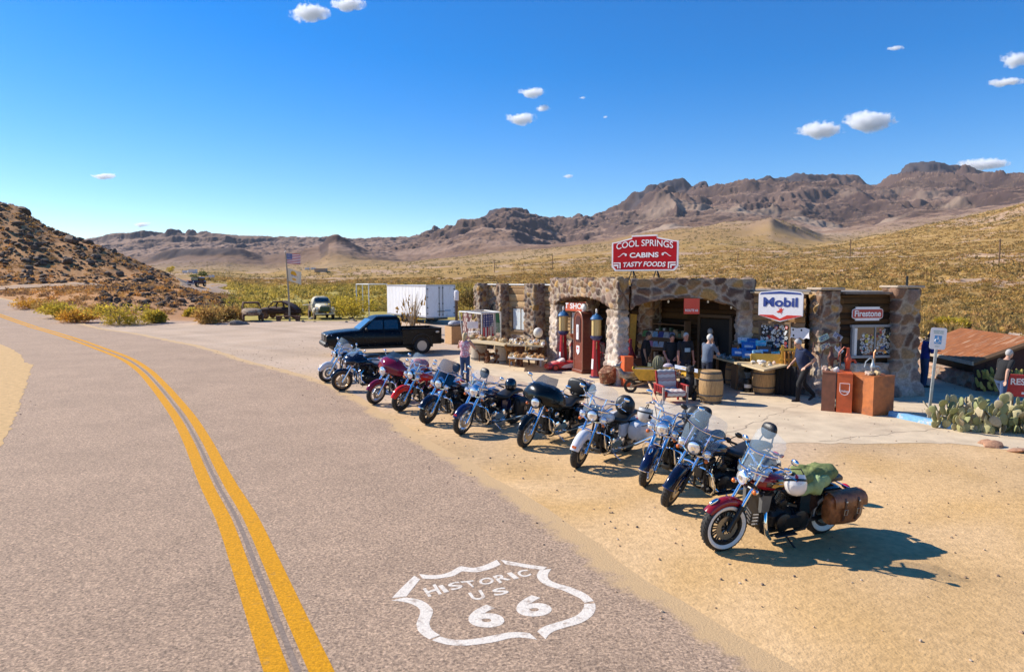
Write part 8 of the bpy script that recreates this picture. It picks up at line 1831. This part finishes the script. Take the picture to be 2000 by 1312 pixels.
def scatter_mesh(name,pos,size,cols,templates,mats,jitter=.25,squash=None):
    """many clumps merged in one mesh"""
    vs =[];cs =[]
    t_id =NR.integers(0,len(templates),len(pos));ang =NR.uniform(0,6.283,len(pos))
    for t in range(len(templates)):
        m_ =t_id == t
        if not m_.any(): continue
        T =templates[t];k =len(T);ca,sa =np.cos(ang[m_]),np.sin(ang[m_]);s_ =size[m_]
        x =T[None,:,:,0]*ca[:,None,None] -T[None,:,:,1]*sa[:,None,None];y =T[None,:,:,0]*sa[:,None,None] +T[None,:,:,1]*ca[:,None,None];z =np.broadcast_to(T[None,:,:,2],x.shape)
        v =np.stack([x,y,z],-1)*s_[:,None,None,None] +pos[m_][:,None,None,:];vs.append(v.reshape(-1,3))
        c =cols[m_][:,None,None,:]*(1 +jitter*NR.uniform(-1,1,(m_.sum(),k,1,1)));cs.append(np.broadcast_to(c,(m_.sum(),k,3,3)).reshape(-1,3))
    v =np.concatenate(vs);c =np.clip(np.concatenate(cs),0,1);f =np.arange(len(v)).reshape(-1,3)
    return np_mesh(name,v,f,mats,c,smooth=False)
def zfun_np(X,Y):
    px =X/Y*F*CP +CX;i =np.clip(np.searchsorted(_Yq,Y) -1,0,len(_Yq) -2);j =np.clip(np.searchsorted(_A,px) -1,0,len(_A) -2)
    t =np.clip((Y -_Yq[i])/(_Yq[i +1] -_Yq[i]),0,1);u =np.clip((px -_A[j])/(_A[j +1] -_A[j]),0,1)
    return (_Z[i,j]*(1 -u) +_Z[i,j +1]*u)*(1 -t) +(_Z[i +1,j]*(1 -u) +_Z[i +1,j +1]*u)*t
CLA =np.array([(p.x,p.y) for p in CLN[::3]])
def road_far(X,Y,d):
    ok =np.ones(len(X),bool)
    for a in range(0,len(X),4000):
        dd =np.hypot(X[a:a +4000,None] -CLA[None,:,0],Y[a:a +4000,None] -CLA[None,:,1]).min(1);ok[a:a +4000] =dd > d
    return ok
def sample(n,px0,px1,y0,y1,pw=1.0):
    """random points of the land between two sight lines, denser near for pw<1"""
    u =NR.uniform(0,1,n);e =pw +1;Y =(y0 ** e +u*(y1 ** e -y0 ** e)) ** (1/e);PX =NR.uniform(px0,px1,n);return (PX -CX)/F/CP*Y,Y,PX
c3 =lambda *a: np.array(a,float)
small =[blades(14,NR,.7,.42) for _ in range(10)];mid =[blades(46,NR,.75,.26) for _ in range(8)];big =[blades(150,NR,.8,.15) for _ in range(8)]
def pick(cols,n,v=.22): k =NR.integers(0,len(cols),n);return np.array(cols)[k]*(1 +v*NR.uniform(-1,1,(n,1)))
OCH =[(.46,.29,.08),(.40,.25,.08),(.30,.21,.07),(.52,.33,.11),(.20,.15,.06),(.42,.24,.09)]
OLV =[(.43,.315,.06),(.34,.26,.055),(.50,.36,.08),(.22,.185,.055),(.52,.37,.095)]
DRY =[(.46,.22,.06),(.40,.23,.09),(.30,.18,.08),(.50,.28,.09),(.24,.14,.08)]
# scrub on the slopes behind the building
X,Y,PX =sample(30000,1000,2250,38,620,.2)
inb =(Y < 62) & (PX < 1120)
shp =np.array([(p.x,p.y) for p in (P0,Q0,Qb,Eb)])
keep =(fbm(X/18,Y/18,3,301) > -.35) & ~inb & ~((Y < 44) & (X < 13.5)) & road_far(X,Y,7)
keep &= ~((Y < 42) & (PX < 1480))
X,Y,PX =X[keep],Y[keep],PX[keep];Z =np.where(Y < 57,np.maximum(zfun_np(X,Y),0),zfun_np(X,Y));s_ =NR.uniform(.28,.75,len(X))*(1 +.5*(NR.uniform(0,1,len(X)) > .93))
X2,Y2,PX2 =sample(2200,1480,2250,46,118,.4);k2 =~((Y2 < 50) & (X2 < 15));X,Y,s_ =np.concatenate([X,X2[k2]]),np.concatenate([Y,Y2[k2]]),np.concatenate([s_,NR.uniform(.3,.7,k2.sum())]);Z =np.where(Y < 57,np.maximum(zfun_np(X,Y),0),zfun_np(X,Y))
near_ =Y < 130
tag(scatter_mesh('desert_scrub',np.stack([X,Y,Z -.05],1)[near_],s_[near_],pick(OCH,near_.sum()),mid,M_LEAF),'low yellow brown scrub dotted over the slope behind the store','scrub',kind='stuff')
tag(scatter_mesh('desert_scrub',np.stack([X,Y,Z -.05],1)[~near_],s_[~near_]*1.25,pick(OCH,(~near_).sum()),small,M_LEAF),'distant scrub speckling the hillside','scrub',kind='stuff')
# dense olive bushes of the valley
X,Y,PX =sample(9000,400,1130,60,420,.15)
keep =(fbm(X/16,Y/16,3,305) > -.15) & road_far(X,Y,6) & ~((Y < 66) & (np.abs(PX -560) < 130)) & ~((Y < 74) & (PX > 690) & (PX < 910)) & (PX > 455 -(Y -60)*.4)
X,Y,PX =X[keep],Y[keep],PX[keep];Z =zfun_np(X,Y);s_ =NR.uniform(.5,1.15,len(X))*np.where(Y < 150,1,1.3)
near_ =Y < 110;cc_ =pick(OLV,len(X));far_ =sstep(180,330,Y)[:,None];cc_ =cc_*(1 -far_) +pick(OCH,len(X))*far_
tag(scatter_mesh('valley_bushes',np.stack([X,Y,Z -.1],1)[near_],s_[near_],cc_[near_],big,M_LEAF),'dense yellow green bushes filling the shallow valley beyond the lot','bushes',kind='stuff')
tag(scatter_mesh('valley_bushes',np.stack([X,Y,Z -.1],1)[~near_],s_[~near_],cc_[~near_],mid,M_LEAF),'farther bushes of the valley fading into tan scrub','bushes',kind='stuff')
# scrub farther out
X,Y,PX =sample(16000,-150,2250,400,1300,.6);keep =fbm(X/60,Y/60,3,311) > -.1;X,Y =X[keep],Y[keep]
tag(scatter_mesh('far_scrub',np.stack([X,Y,zfun_np(X,Y) -.1],1),NR.uniform(.7,1.8,len(X)),pick([(.30,.23,.09),(.24,.19,.09),(.36,.27,.11)],len(X)),small,M_LEAF),'far scrub scattered over the plain and foothills','scrub',kind='stuff')
# dry tufts on the rocky hill and the mound
X,Y,PX =sample(6000,-350,470,62,200,.4)
keep =road_far(X,Y,4.8) & ((Y > 66) | (PX > 150)) & (PX < 470 -np.maximum(0,Y -95)*1.2) & ~((Y < 66) & (PX < 200));keep &= (zfun_np(X,Y) > .05)
X,Y,PX =X[keep],Y[keep],PX[keep]
tag(scatter_mesh('dry_tufts',np.stack([X,Y,zfun_np(X,Y) -.05],1),NR.uniform(.2,.55,len(X)),pick(DRY,len(X)),mid,M_LEAF),'dry orange and brown tufts among the rocks of the hill','dry grass',kind='stuff')
# rocks
def rock_template(rng,sub=2,rough=.42):
    k =MB();k.ell((0,0,0),1,None,10,7);P =np.array(k.v);n =P/(np.linalg.norm(P,axis=1,keepdims=True) +1e-9)
    for _ in range(7):                                   # cut flat faces
        d =rng.normal(size=3);d /= np.linalg.norm(d);h_ =rng.uniform(.55,.85);t_ =P @ d;P =P -np.where(t_ > h_,t_ -h_,0)[:,None]*d
    P *= rng.uniform(.7,1.2,3)*np.array([1.1,1,.8]);return P,k.f
tmpl =[rock_template(NR) for _ in range(8)]
def tri_t(P,f):
    out =[]
    for q_ in f:
        for i in range(1,len(q_) -1): out.append([P[q_[0]],P[q_[i]],P[q_[i +1]]])
    return np.array(out)
low =[]
for _ in range(8):
    k =MB();k.ell((0,0,0),1,None,6,4);P =np.array(k.v)*NR.uniform(.7,1.25,(1,3))*np.array([1.1,1,.75])*(1 +.2*NR.uniform(-1,1,(len(k.v),1)));low.append(tri_t(P,k.f))
BRK =[(.12,.068,.042),(.085,.052,.036),(.16,.092,.055),(.06,.042,.034),(.20,.125,.075)]
X,Y,PX =sample(6500,-350,470,66,190,.5);keep =road_far(X,Y,5.2) & (PX < 470 -np.maximum(0,Y -95)*1.0) & (fbm(X/9,Y/9,3,321) > -.2) & ~((PX < 190) & (Y < 90));X,Y =X[keep],Y[keep]
tag(scatter_mesh('loose_rocks',np.stack([X,Y,zfun_np(X,Y)],1),NR.uniform(.10,.5,len(X)) ** 1.2,pick(BRK,len(X)),low,M_ROCKS,.08),'small dark rocks strewn over the hill and the mound','rocks',kind='stuff')
bm_ =[]
for P,f in tmpl:
    k =MB();k.add([tuple(p) for p in P],f);o =k.build('boulder',mat('boulder_brown',(.10,.062,.042),.9,var=.4,scale=1.4,bump=.05,bscale=5,col2=(.21,.13,.08),c2lo=.5,c2hi=.7),None,ang=28);bm_.append(o.data);bpy.data.objects.remove(o)
def boulder(px,py,w,label,group=None,pt=None,dark=1.0):
    p =pt or GT(px,py,50,240)
    while pt is None and p.y > 195: py += 3;p =GT(px,py,50,240)
    o =bpy.data.objects.new('boulder',bm_[R.randrange(8)]);COL.objects.link(o);s_ =w/2*p.y/F if pt is None else w
    o.location =p +V(0,0,s_*(.35 if py > 425 else -.15));o.scale =(s_*R.uniform(.9,1.2),s_*R.uniform(.8,1.1),s_*R.uniform(.8,1.1));o.rotation_euler =(R.uniform(-.4,.4),R.uniform(-.4,.4),R.uniform(0,6));return tag(o,label,'boulder',group)
for px,py,w,lb in ((140,476,30,'largest dark boulder high on the rocky hill'),(45,412,34,'boulder on the hill crest near the left edge of the picture'),(132,515,24,'dark double boulder in the middle of the rocky hill'),(236,540,18,'dark boulder low on the right flank of the rocky hill'),(8,398,22,'topmost boulder on the crest of the rocky hill'),
                      (72,482,18,'dark boulder left of the largest one'),(275,550,14,'small boulder at the lower right of the rocky hill'),(3,503,14,'boulder cut by the left edge of the picture'),(154,455,14,'boulder on the skyline above the largest one'),(278,508,9,'boulder on the right skyline of the hill')):
    boulder(px,py,w,lb)
n_ =0
while n_ < 190:
    px,py =R.uniform(-60,330),R.uniform(392,556)
    p =GT(px,py,90,200)
    if p.y > 185 or p.z < 1.5: continue
    boulder(px,py,R.choice((7,9,9,12,15)),'brown boulder lying on the rocky hill left of the road','boulders on the rocky hill');n_ += 1
for i in range(46):
    px,py =R.uniform(190,440),R.uniform(575,620);p =GT(px,py,58,110)
    if not road_far(np.array([p.x]),np.array([p.y]),5.5)[0]: continue
    boulder(px,py,R.choice((8,10,13,16)),'dark rock on the low mound inside the road bend','rocks on the low mound')
# single bushes
STEM =mat('bush_stems',(.28,.20,.12),.9,var=.3)
def bush(p,w,h,cols,label,group=None,n=2600,leaf=.075,twig=False,name='bush'):
    o =empty(name,p,0,label,'bush',group)
    rng =np.random.default_rng(R.randrange(10 ** 6));L_ =[]
    for q_ in range(9):                                   # lobes give an uneven outline
        c =np.array([rng.uniform(-.6,.6)*w/2,rng.uniform(-.6,.6)*w/2,rng.uniform(-.1,.42)*h]);r_ =rng.uniform(.36,.58);T =blades(n // 9,rng,1.0,leaf/(r_*w/2 +.01));T =T*np.array([w/2*r_*1.5,w/2*r_*1.5,h*r_]) +c;L_.append(T)
    T =np.concatenate(L_);T[:,:,2] =np.maximum(T[:,:,2],.02);col =np.repeat(pick(cols,len(T),.3),3,0)
    if not twig or True: np_mesh('foliage',T.reshape(-1,3),np.arange(len(T)*3).reshape(-1,3),M_LEAF,col,o,smooth=False)
    k =MB()
    for i in range(16 if not twig else 40): a =R.uniform(0,6.28);e =V(math.cos(a)*w*R.uniform(.15,.45),math.sin(a)*w*R.uniform(.15,.45),h*R.uniform(.6,1.0));k.tube([V(0,0,0),e*.5 +V(0,0,h*.1),e*.92],[.022,.012,.004] if not twig else [.018,.010,.004],4)
    k.build('stems',STEM,o);return o
YG =[(.58,.42,.05),(.46,.36,.05),(.66,.48,.06),(.36,.28,.05)];OR_ =[(.70,.36,.04),(.58,.30,.05),(.76,.44,.06),(.46,.26,.05)];BR_ =[(.46,.26,.08),(.54,.32,.10),(.34,.20,.07),(.56,.38,.10)]
for px,py,wp,hp,c,lb,g in ((232,634,96,46,YG,'largest yellow green bush on the inside of the road bend',None),(150,630,64,30,OR_,'orange bush beside the largest yellow green bush',None),(60,604,66,26,OR_,'orange bush at the tip of the road bend',None),(96,608,56,26,BR_,'brownish bush between the orange bushes of the bend',None),(118,622,70,38,YG,'yellow green bush behind the orange bush of the bend',None),
                          (305,630,36,30,YG,'small yellow green bush right of the largest bush',None),(405,632,60,44,BR_,'brown dry bush left of the rusted cars',None),(440,628,52,40,BR_,'brown dry bush touching the pale rusted car',None),(375,618,26,18,YG,'tiny green yucca like bush on the mound',None),(690,622,80,54,YG,'pale yellow green bush between the old truck and the tube frame',None),(190,612,46,22,BR_,'brown tuft above the largest yellow green bush',None),(640,600,60,30,YG,'yellow bush behind the cream truck',None),
                          (920,612,60,60,[(.24,.15,.05),(.18,.13,.04)],'tawny bush behind the box trailer doors',None),(1860,640,60,26,YG,'yellow green bush above the low shed roof',None)):
    p =GT(px,py,40,130);p.z =max(p.z,0);bush(p,wp*p.y/F,hp*p.y/F,c,lb,g)
p =G(806,652);bush(p,1.9,3.0,[(.30,.17,.04),(.42,.24,.05)],'bare dry shrub in front of the box trailer side',None,n=160,leaf=.06,twig=True,name='dry_shrub')
# prickly pear by the kerb
PAD =mat('cactus_pad',(.20,.21,.085),.7,0,attr=True,var=.15,scale=12,bump=.004,bscale=30)
def pear(p0,ex_,ey_,n,label,h=.8,seed=3):
    o =empty('prickly_pear',p0,0,label,'cactus');rr =random.Random(seed);vs =[];fs =[];cs =[];tips =[]
    def pad(b,up_,s_,face):
        d =up_.normalized();side =d.cross(face).normalized();nn =side.cross(d);b0 =len(vs);nu,nv =12,8;col =rr.choice([(.33,.31,.13),(.38,.35,.17),(.26,.27,.11),(.46,.40,.21),(.40,.33,.20)])
        for j in range(nv +1):
            ph =math.pi*j/nv
            for i in range(nu):
                th =2*math.pi*i/nu;t_ =(1 -math.cos(ph))/2;wd =math.sin(ph)*(.72 +.5*t_);vs.append(tuple(b +d*(t_*s_*1.15) +side*(wd*math.cos(th)*s_*.46) +nn*(wd*math.sin(th)*s_*.085)));cs.append(col)
        for j in range(nv):
            for i in range(nu): fs.append((b0 +j*nu +i,b0 +j*nu +(i +1) % nu,b0 +(j +1)*nu +(i +1) % nu,b0 +(j +1)*nu +i))
        return b +d*s_*1.05,d
    while len(fs) // 96 < n:
        a,b =rr.uniform(-1,1),rr.uniform(-1,1)
        if a*a +b*b > 1: continue
        p =ex_*a +ey_*b;hh =0;d =V(rr.uniform(-.5,.5),rr.uniform(-.5,.5),1)
        for lv in range(rr.choice((2,3,3,4))):
            s_ =rr.uniform(.15,.24);p,d =pad(p,d,s_,V(rr.uniform(-1,1),rr.uniform(-1.4,-.1),rr.uniform(-.2,.2)));d =(d +V(rr.uniform(-.7,.7),rr.uniform(-.7,.7),rr.uniform(-.1,.6))).normalized()
            if p.z > h*(1 -.4*(a*a +b*b)): break
    np_mesh('pads',np.array(vs),np.array(fs),PAD,np.array(cs),o);k =MB();rr =random.Random(5)
    for i in range(60): q_ =Vector(vs[rr.randrange(len(vs))]);k.ell(q_,.014,None,5,4)
    k.build('fruit_buds',mat('dry_buds',(.30,.22,.10),.8),o);return o
pear(G(1935,838),V(1.2,-.25,0),V(.15,.6,0),330,'large spreading prickly pear cactus beside the blue parking stop',.78)
o =empty('cholla_cactus',G(1958,772),0,'yellow jointed cholla cactus in front of the low shed','cactus');k =MB();rr =random.Random(8)
for i in range(75):
    a =rr.uniform(0,6.28);r_ =rr.uniform(.05,.75);b =V(r_*math.cos(a),r_*math.sin(a)*.6,rr.uniform(.0,.75)*(1 -.3*r_));e =b +V(math.cos(a)*.08 +rr.uniform(-.06,.06),rr.uniform(-.06,.06),rr.uniform(.10,.26));k.tube([b,b.lerp(e,.5),e],[.035,.05,.03],7);k.ell(e,.032,None,7,5)
k.build('joints',mat('cholla_yellow',(.42,.34,.08),.8,var=.35,scale=30,bump=.02,bscale=60),o);k =MB();[k.tube([V(0,0,0),V(math.cos(a)*.3,math.sin(a)*.2,.5)],[.05,.03],7) for a in (0,1.5,3,4.5)];k.build('trunk',STEM,o)
for i,(px,py,r_,lb) in enumerate(((1922,866,.15,'reddish flat stone on the concrete edge, left one'),(1938,872,.2,'larger reddish flat stone on the concrete edge'),(1990,882,.16,'pale flat stone at the right edge of the picture'))):
    rock('flat_stone',G(px,py) +V(0,0,.03),r_,mat('red_stone',(.36,.19,.11),.9,var=.3,scale=8,bump=.01),lb,'stone',None,40 +i,.32)
rock('flat_stone',G(468,634) +V(0,0,.1),.75,mat('grey_slab',(.17,.14,.125),.9,var=.3,scale=3,bump=.02),'dark flat slab in front of the pale rusted car','stone',None,50,.28)
for i in range(9): rock('lot_stone',G(R.uniform(590,700),R.uniform(621,630)),R.uniform(.12,.3),mat('grey_slab',),'grey stone lying along the edge of the lot by the bench','stone','stones along the edge of the lot',60 +i,.5)
# pebbles on the lot
X =NR.uniform(-14,16,5200);Y =NR.uniform(4.5,40,5200);tt =np.hypot(X[:,None] -CLA[None,:,0],Y[:,None] -CLA[None,:,1]).min(1);k_ =(tt > 3.2) & ((NR.uniform(0,1,len(X)) < .5) | (np.abs(tt -4.6) < .9)) & (X > -14 +0*Y) & (np.array([(C0 -V(a,b,0)).length for a,b in zip(X,Y)]) > 4)
tag(scatter_mesh('pebbles',np.stack([X,Y,0*X +.006],1)[k_],NR.uniform(.006,.020,k_.sum()),pick([(.45,.33,.22),(.3,.2,.13),(.55,.42,.3),(.22,.16,.12)],k_.sum()),low,M_ROCKS,.1),'small pebbles strewn over the sandy lot and road edge','pebbles',kind='stuff')
# trees, houses and poles in the distance
def tree(p,h,w,cols,label,n=700):
    o =empty('tree',p,0,label,'tree',None);k =MB();k.tube([V(0,0,-.2),V(.05,0,h*.3),V(0,.05,h*.55)],[h*.035,h*.025,h*.012],7)
    for i in range(5): a =i*1.3;k.tube([V(0,0,h*.3),V(math.cos(a)*w*.25,math.sin(a)*w*.25,h*.6)],[h*.015,h*.006],5)
    k.build('trunk',STEM,o);rng =np.random.default_rng(int(h*100 +p.x));L_ =[]
    for q_ in range(10):
        c =np.array([rng.uniform(-.35,.35)*w,rng.uniform(-.35,.35)*w,rng.uniform(.4,.8)*h]);T =blades(n // 10,rng,1,.22);T[:,:,2] -= .3;L_.append(T*np.array([w*.24,w*.24,h*.22]) +c)
    T =np.concatenate(L_);np_mesh('crown',T.reshape(-1,3),np.arange(len(T)*3).reshape(-1,3),M_LEAF,np.repeat(pick(cols,len(T),.3),3,0),o,smooth=False)
GR =[(.07,.12,.02),(.05,.09,.018),(.11,.15,.03)]
for px,py,hp,wp,lb in ((394,548,24,20,'tallest green tree at the far farmstead'),(378,547,12,16,'low green tree left of the tallest farmstead tree'),(398,551,9,12,'small bright green tree before the tallest farmstead tree'),(333,552,20,14,'yellow green tree on the right foot of the rocky hill')):
    p =W(px,py,330);p =on(p.x,p.y);p2 =GT(px,py,150,700);p =p2 if p2.y < 690 else p;tree(p,hp*p.y/F,wp*p.y/F,GR if 'yellow' not in lb else YG,lb)
FW =mat('far_white_wall',(.72,.70,.66),.7,var=.1)
for px,py,wp,hp,lb in ((377,533,14,5,'long white house behind the far trees'),(410,544,14,5,'white house right of the far trees'),(362,533,9,4,'small white house left of the far trees'),(600,527,8,3,'tiny white building on the plain, left of two'),(612,527,9,3,'tiny white building on the plain, right of two'),(627,531,22,5,'tan ruined building on the plain behind the flags')):
    p =GT(px,py,200,1200);s_ =p.y/F;o =empty('far_house',p,0,lb,'house');k =MB();k.box((0,0,hp*s_*.4),(wp*s_,wp*s_*.6,hp*s_*1.1));k.build('wall',FW if 'tan' not in lb else mat('far_tan_wall',(.42,.32,.22),.9),o);k =MB();k.prism([(-wp*s_*.53,0),(wp*s_*.53,0),(wp*s_*.45,hp*s_*.35),(-wp*s_*.45,hp*s_*.35)],wp*s_*.66,TR(0,wp*s_*.33,hp*s_*.95) @ RX(math.pi/2));k.build('roof',FW if 'tan' not in lb else mat('far_tan_wall',),o)
for px,y0_,y1_,lb in ((1660,506,468,'thin utility pole on the slope above the tyre sign'),(1951,514,468,'thin utility pole on the slope near the right edge'),(1441,516,496,'short distant utility pole right of the roof sign'),(1079,526,498,'distant utility pole left of the roof sign'),(966,532,508,'distant utility pole above the left wing')):
    p =GT(px,y0_,100,900);s_ =p.y/F;o =empty('utility_pole',p,0,lb,'utility pole','utility poles on the slope');k =MB();k.tube([V(0,0,0),V(0,0,(y0_ -y1_)*s_)],.22,6);k.build('pole',DKW,o);k =MB();k.box((0,0,(y0_ -y1_)*s_*.93),(1.8,.15,.15));k.build('crossarm',DKW,o)
# pale dirt track over the right slope
pts =[GT(px,py,120,900) for px,py in ((1630,505),(1700,503),(1800,503),(1900,502),(2000,501),(2120,500))]
mb =MB();rows =[[q_ +V(0,d,0) for q_ in resample(pts,12)] for d in (-4,4)];mb.sheet([[V(q_.x,q_.y,zfun(q_.x,q_.y) +.5) for q_ in r] for r in rows]);tag(mb.build('dirt_track',mat('pale_dirt',(.46,.33,.2),.95,var=.15,scale=.1)),'pale dirt track crossing the right slope','track',kind='structure')
# clouds: bodies of thin vapour far behind the mountains
def cloud_mat():
    m =bpy.data.materials.new('cloud_vapour');m.use_nodes =True;N =m.node_tree.nodes;L =m.node_tree.links;N.clear();out =N.new('ShaderNodeOutputMaterial');pv =N.new('ShaderNodeVolumePrincipled');tc =N.new('ShaderNodeTexCoord');no =N.new('ShaderNodeTexNoise');no.inputs['Scale'].default_value =.014;no.inputs['Detail'].default_value =5;no.inputs['Roughness'].default_value =.68
    L.new(tc.outputs['Object'],no.inputs['Vector']);mr =N.new('ShaderNodeMapRange');vd =N.new('ShaderNodeVectorMath');vd.operation ='DISTANCE';vd.inputs[1].default_value =(.5,.5,.42);L.new(tc.outputs['Generated'],vd.inputs[0]);ma =N.new('ShaderNodeMath');ma.operation ='MULTIPLY_ADD';ma.inputs[1].default_value =-1.0;L.new(vd.outputs['Value'],ma.inputs[0]);L.new(no.outputs['Fac'],ma.inputs[2]);mr.inputs['From Min'].default_value =.12;mr.inputs['From Max'].default_value =.48;mr.inputs['To Max'].default_value =.05;L.new(ma.outputs[0],mr.inputs['Value']);L.new(mr.outputs[0],pv.inputs['Density'])
    pv.inputs['Color'].default_value =(1,1,1,1);pv.inputs['Anisotropy'].default_value =.2;L.new(pv.outputs[0],out.inputs['Volume']);return m
CLD =cloud_mat();D =9000.0
S.cycles.volume_bounces =12
for i,(px,py,w,h,lb) in enumerate(((606,27,92,46,'white puffy cloud at the top edge, left of centre'),(678,10,80,34,'white cloud cut by the top edge, right of the first one'),(1040,179,66,22,'thin small cloud high in the middle of the sky'),(1138,191,18,9,'tiny cloud scrap right of the thin small cloud'),(1018,230,74,32,'small bright cloud in the middle of the sky'),(1060,212,36,18,'small cloud just right of the bright middle one'),(1182,229,14,8,'tiny speck of cloud right of the middle clouds'),(1600,257,98,36,'long flat cloud left of the biggest right hand cloud'),(1697,234,114,54,'biggest white cloud on the right'),(1748,95,40,16,'wispy cloud high on the right'),(1982,116,66,46,'cloud cut by the right edge, upper one'),(1962,162,80,22,'streaky cloud at the right edge, lower one'),(1920,322,116,26,'cloud resting just above the right mountain'),(1845,327,40,12,'small cloud touching the summit of the right mountain'),(205,344,64,14,'small flat cloud on the left above the rocky hill'),(276,438,42,16,'small cloud low above the far mesa on the left'),(1110,344,28,12,'little cloud above the roof sign'),(588,463,36,8,'thin cloud on the horizon above the flags'))):
    p =W(px,py,D);W_,H_ =w/F*D,h/F*D;k =MB();rr =random.Random(i +3);nb =3 +int(w/14)
    for j in range(nb): t_ =(j +.5)/nb*2 -1;rs =(1 -.55*abs(t_))*rr.uniform(.7,1.1);k.ell((t_*W_*.42,rr.uniform(-.1,.1)*W_,(rr.uniform(-.16,.34) -.06)*H_*rs),(W_*.24*rs +W_*.04,W_*.22*rs +W_*.05,H_*.42*rs),None,14,10)
    o =k.build('cloud',CLD);
    md =o.modifiers.new('r','REMESH');md.mode ='VOXEL';md.voxel_size =max(8,H_/14);dg =bpy.context.evaluated_depsgraph_get();dg.update();me =bpy.data.meshes.new_from_object(o.evaluated_get(dg));o.modifiers.clear();o.data =me;me.materials.clear();me.materials.append(CLD)
    o.location =p;tag(o,lb,'cloud','small fair weather clouds')

# desert air
hz =MB();hz.box((0,2900,450),(9400,6200,964));ho =hz.build('haze',M_LAND,flat=True);hm =bpy.data.materials.new('desert_haze');hm.use_nodes =True;N =hm.node_tree.nodes;N.clear();out_ =N.new('ShaderNodeOutputMaterial');pv =N.new('ShaderNodeVolumePrincipled');pv.inputs['Color'].default_value =(.72,.82,1.0,1);pv.inputs['Density'].default_value =.00003;pv.inputs['Anisotropy'].default_value =0.0
hm.node_tree.links.new(pv.outputs[0],out_.inputs['Volume']);ho.data.materials.clear();ho.data.materials.append(hm);tag(ho,'thin bluish desert haze','haze',kind='stuff')
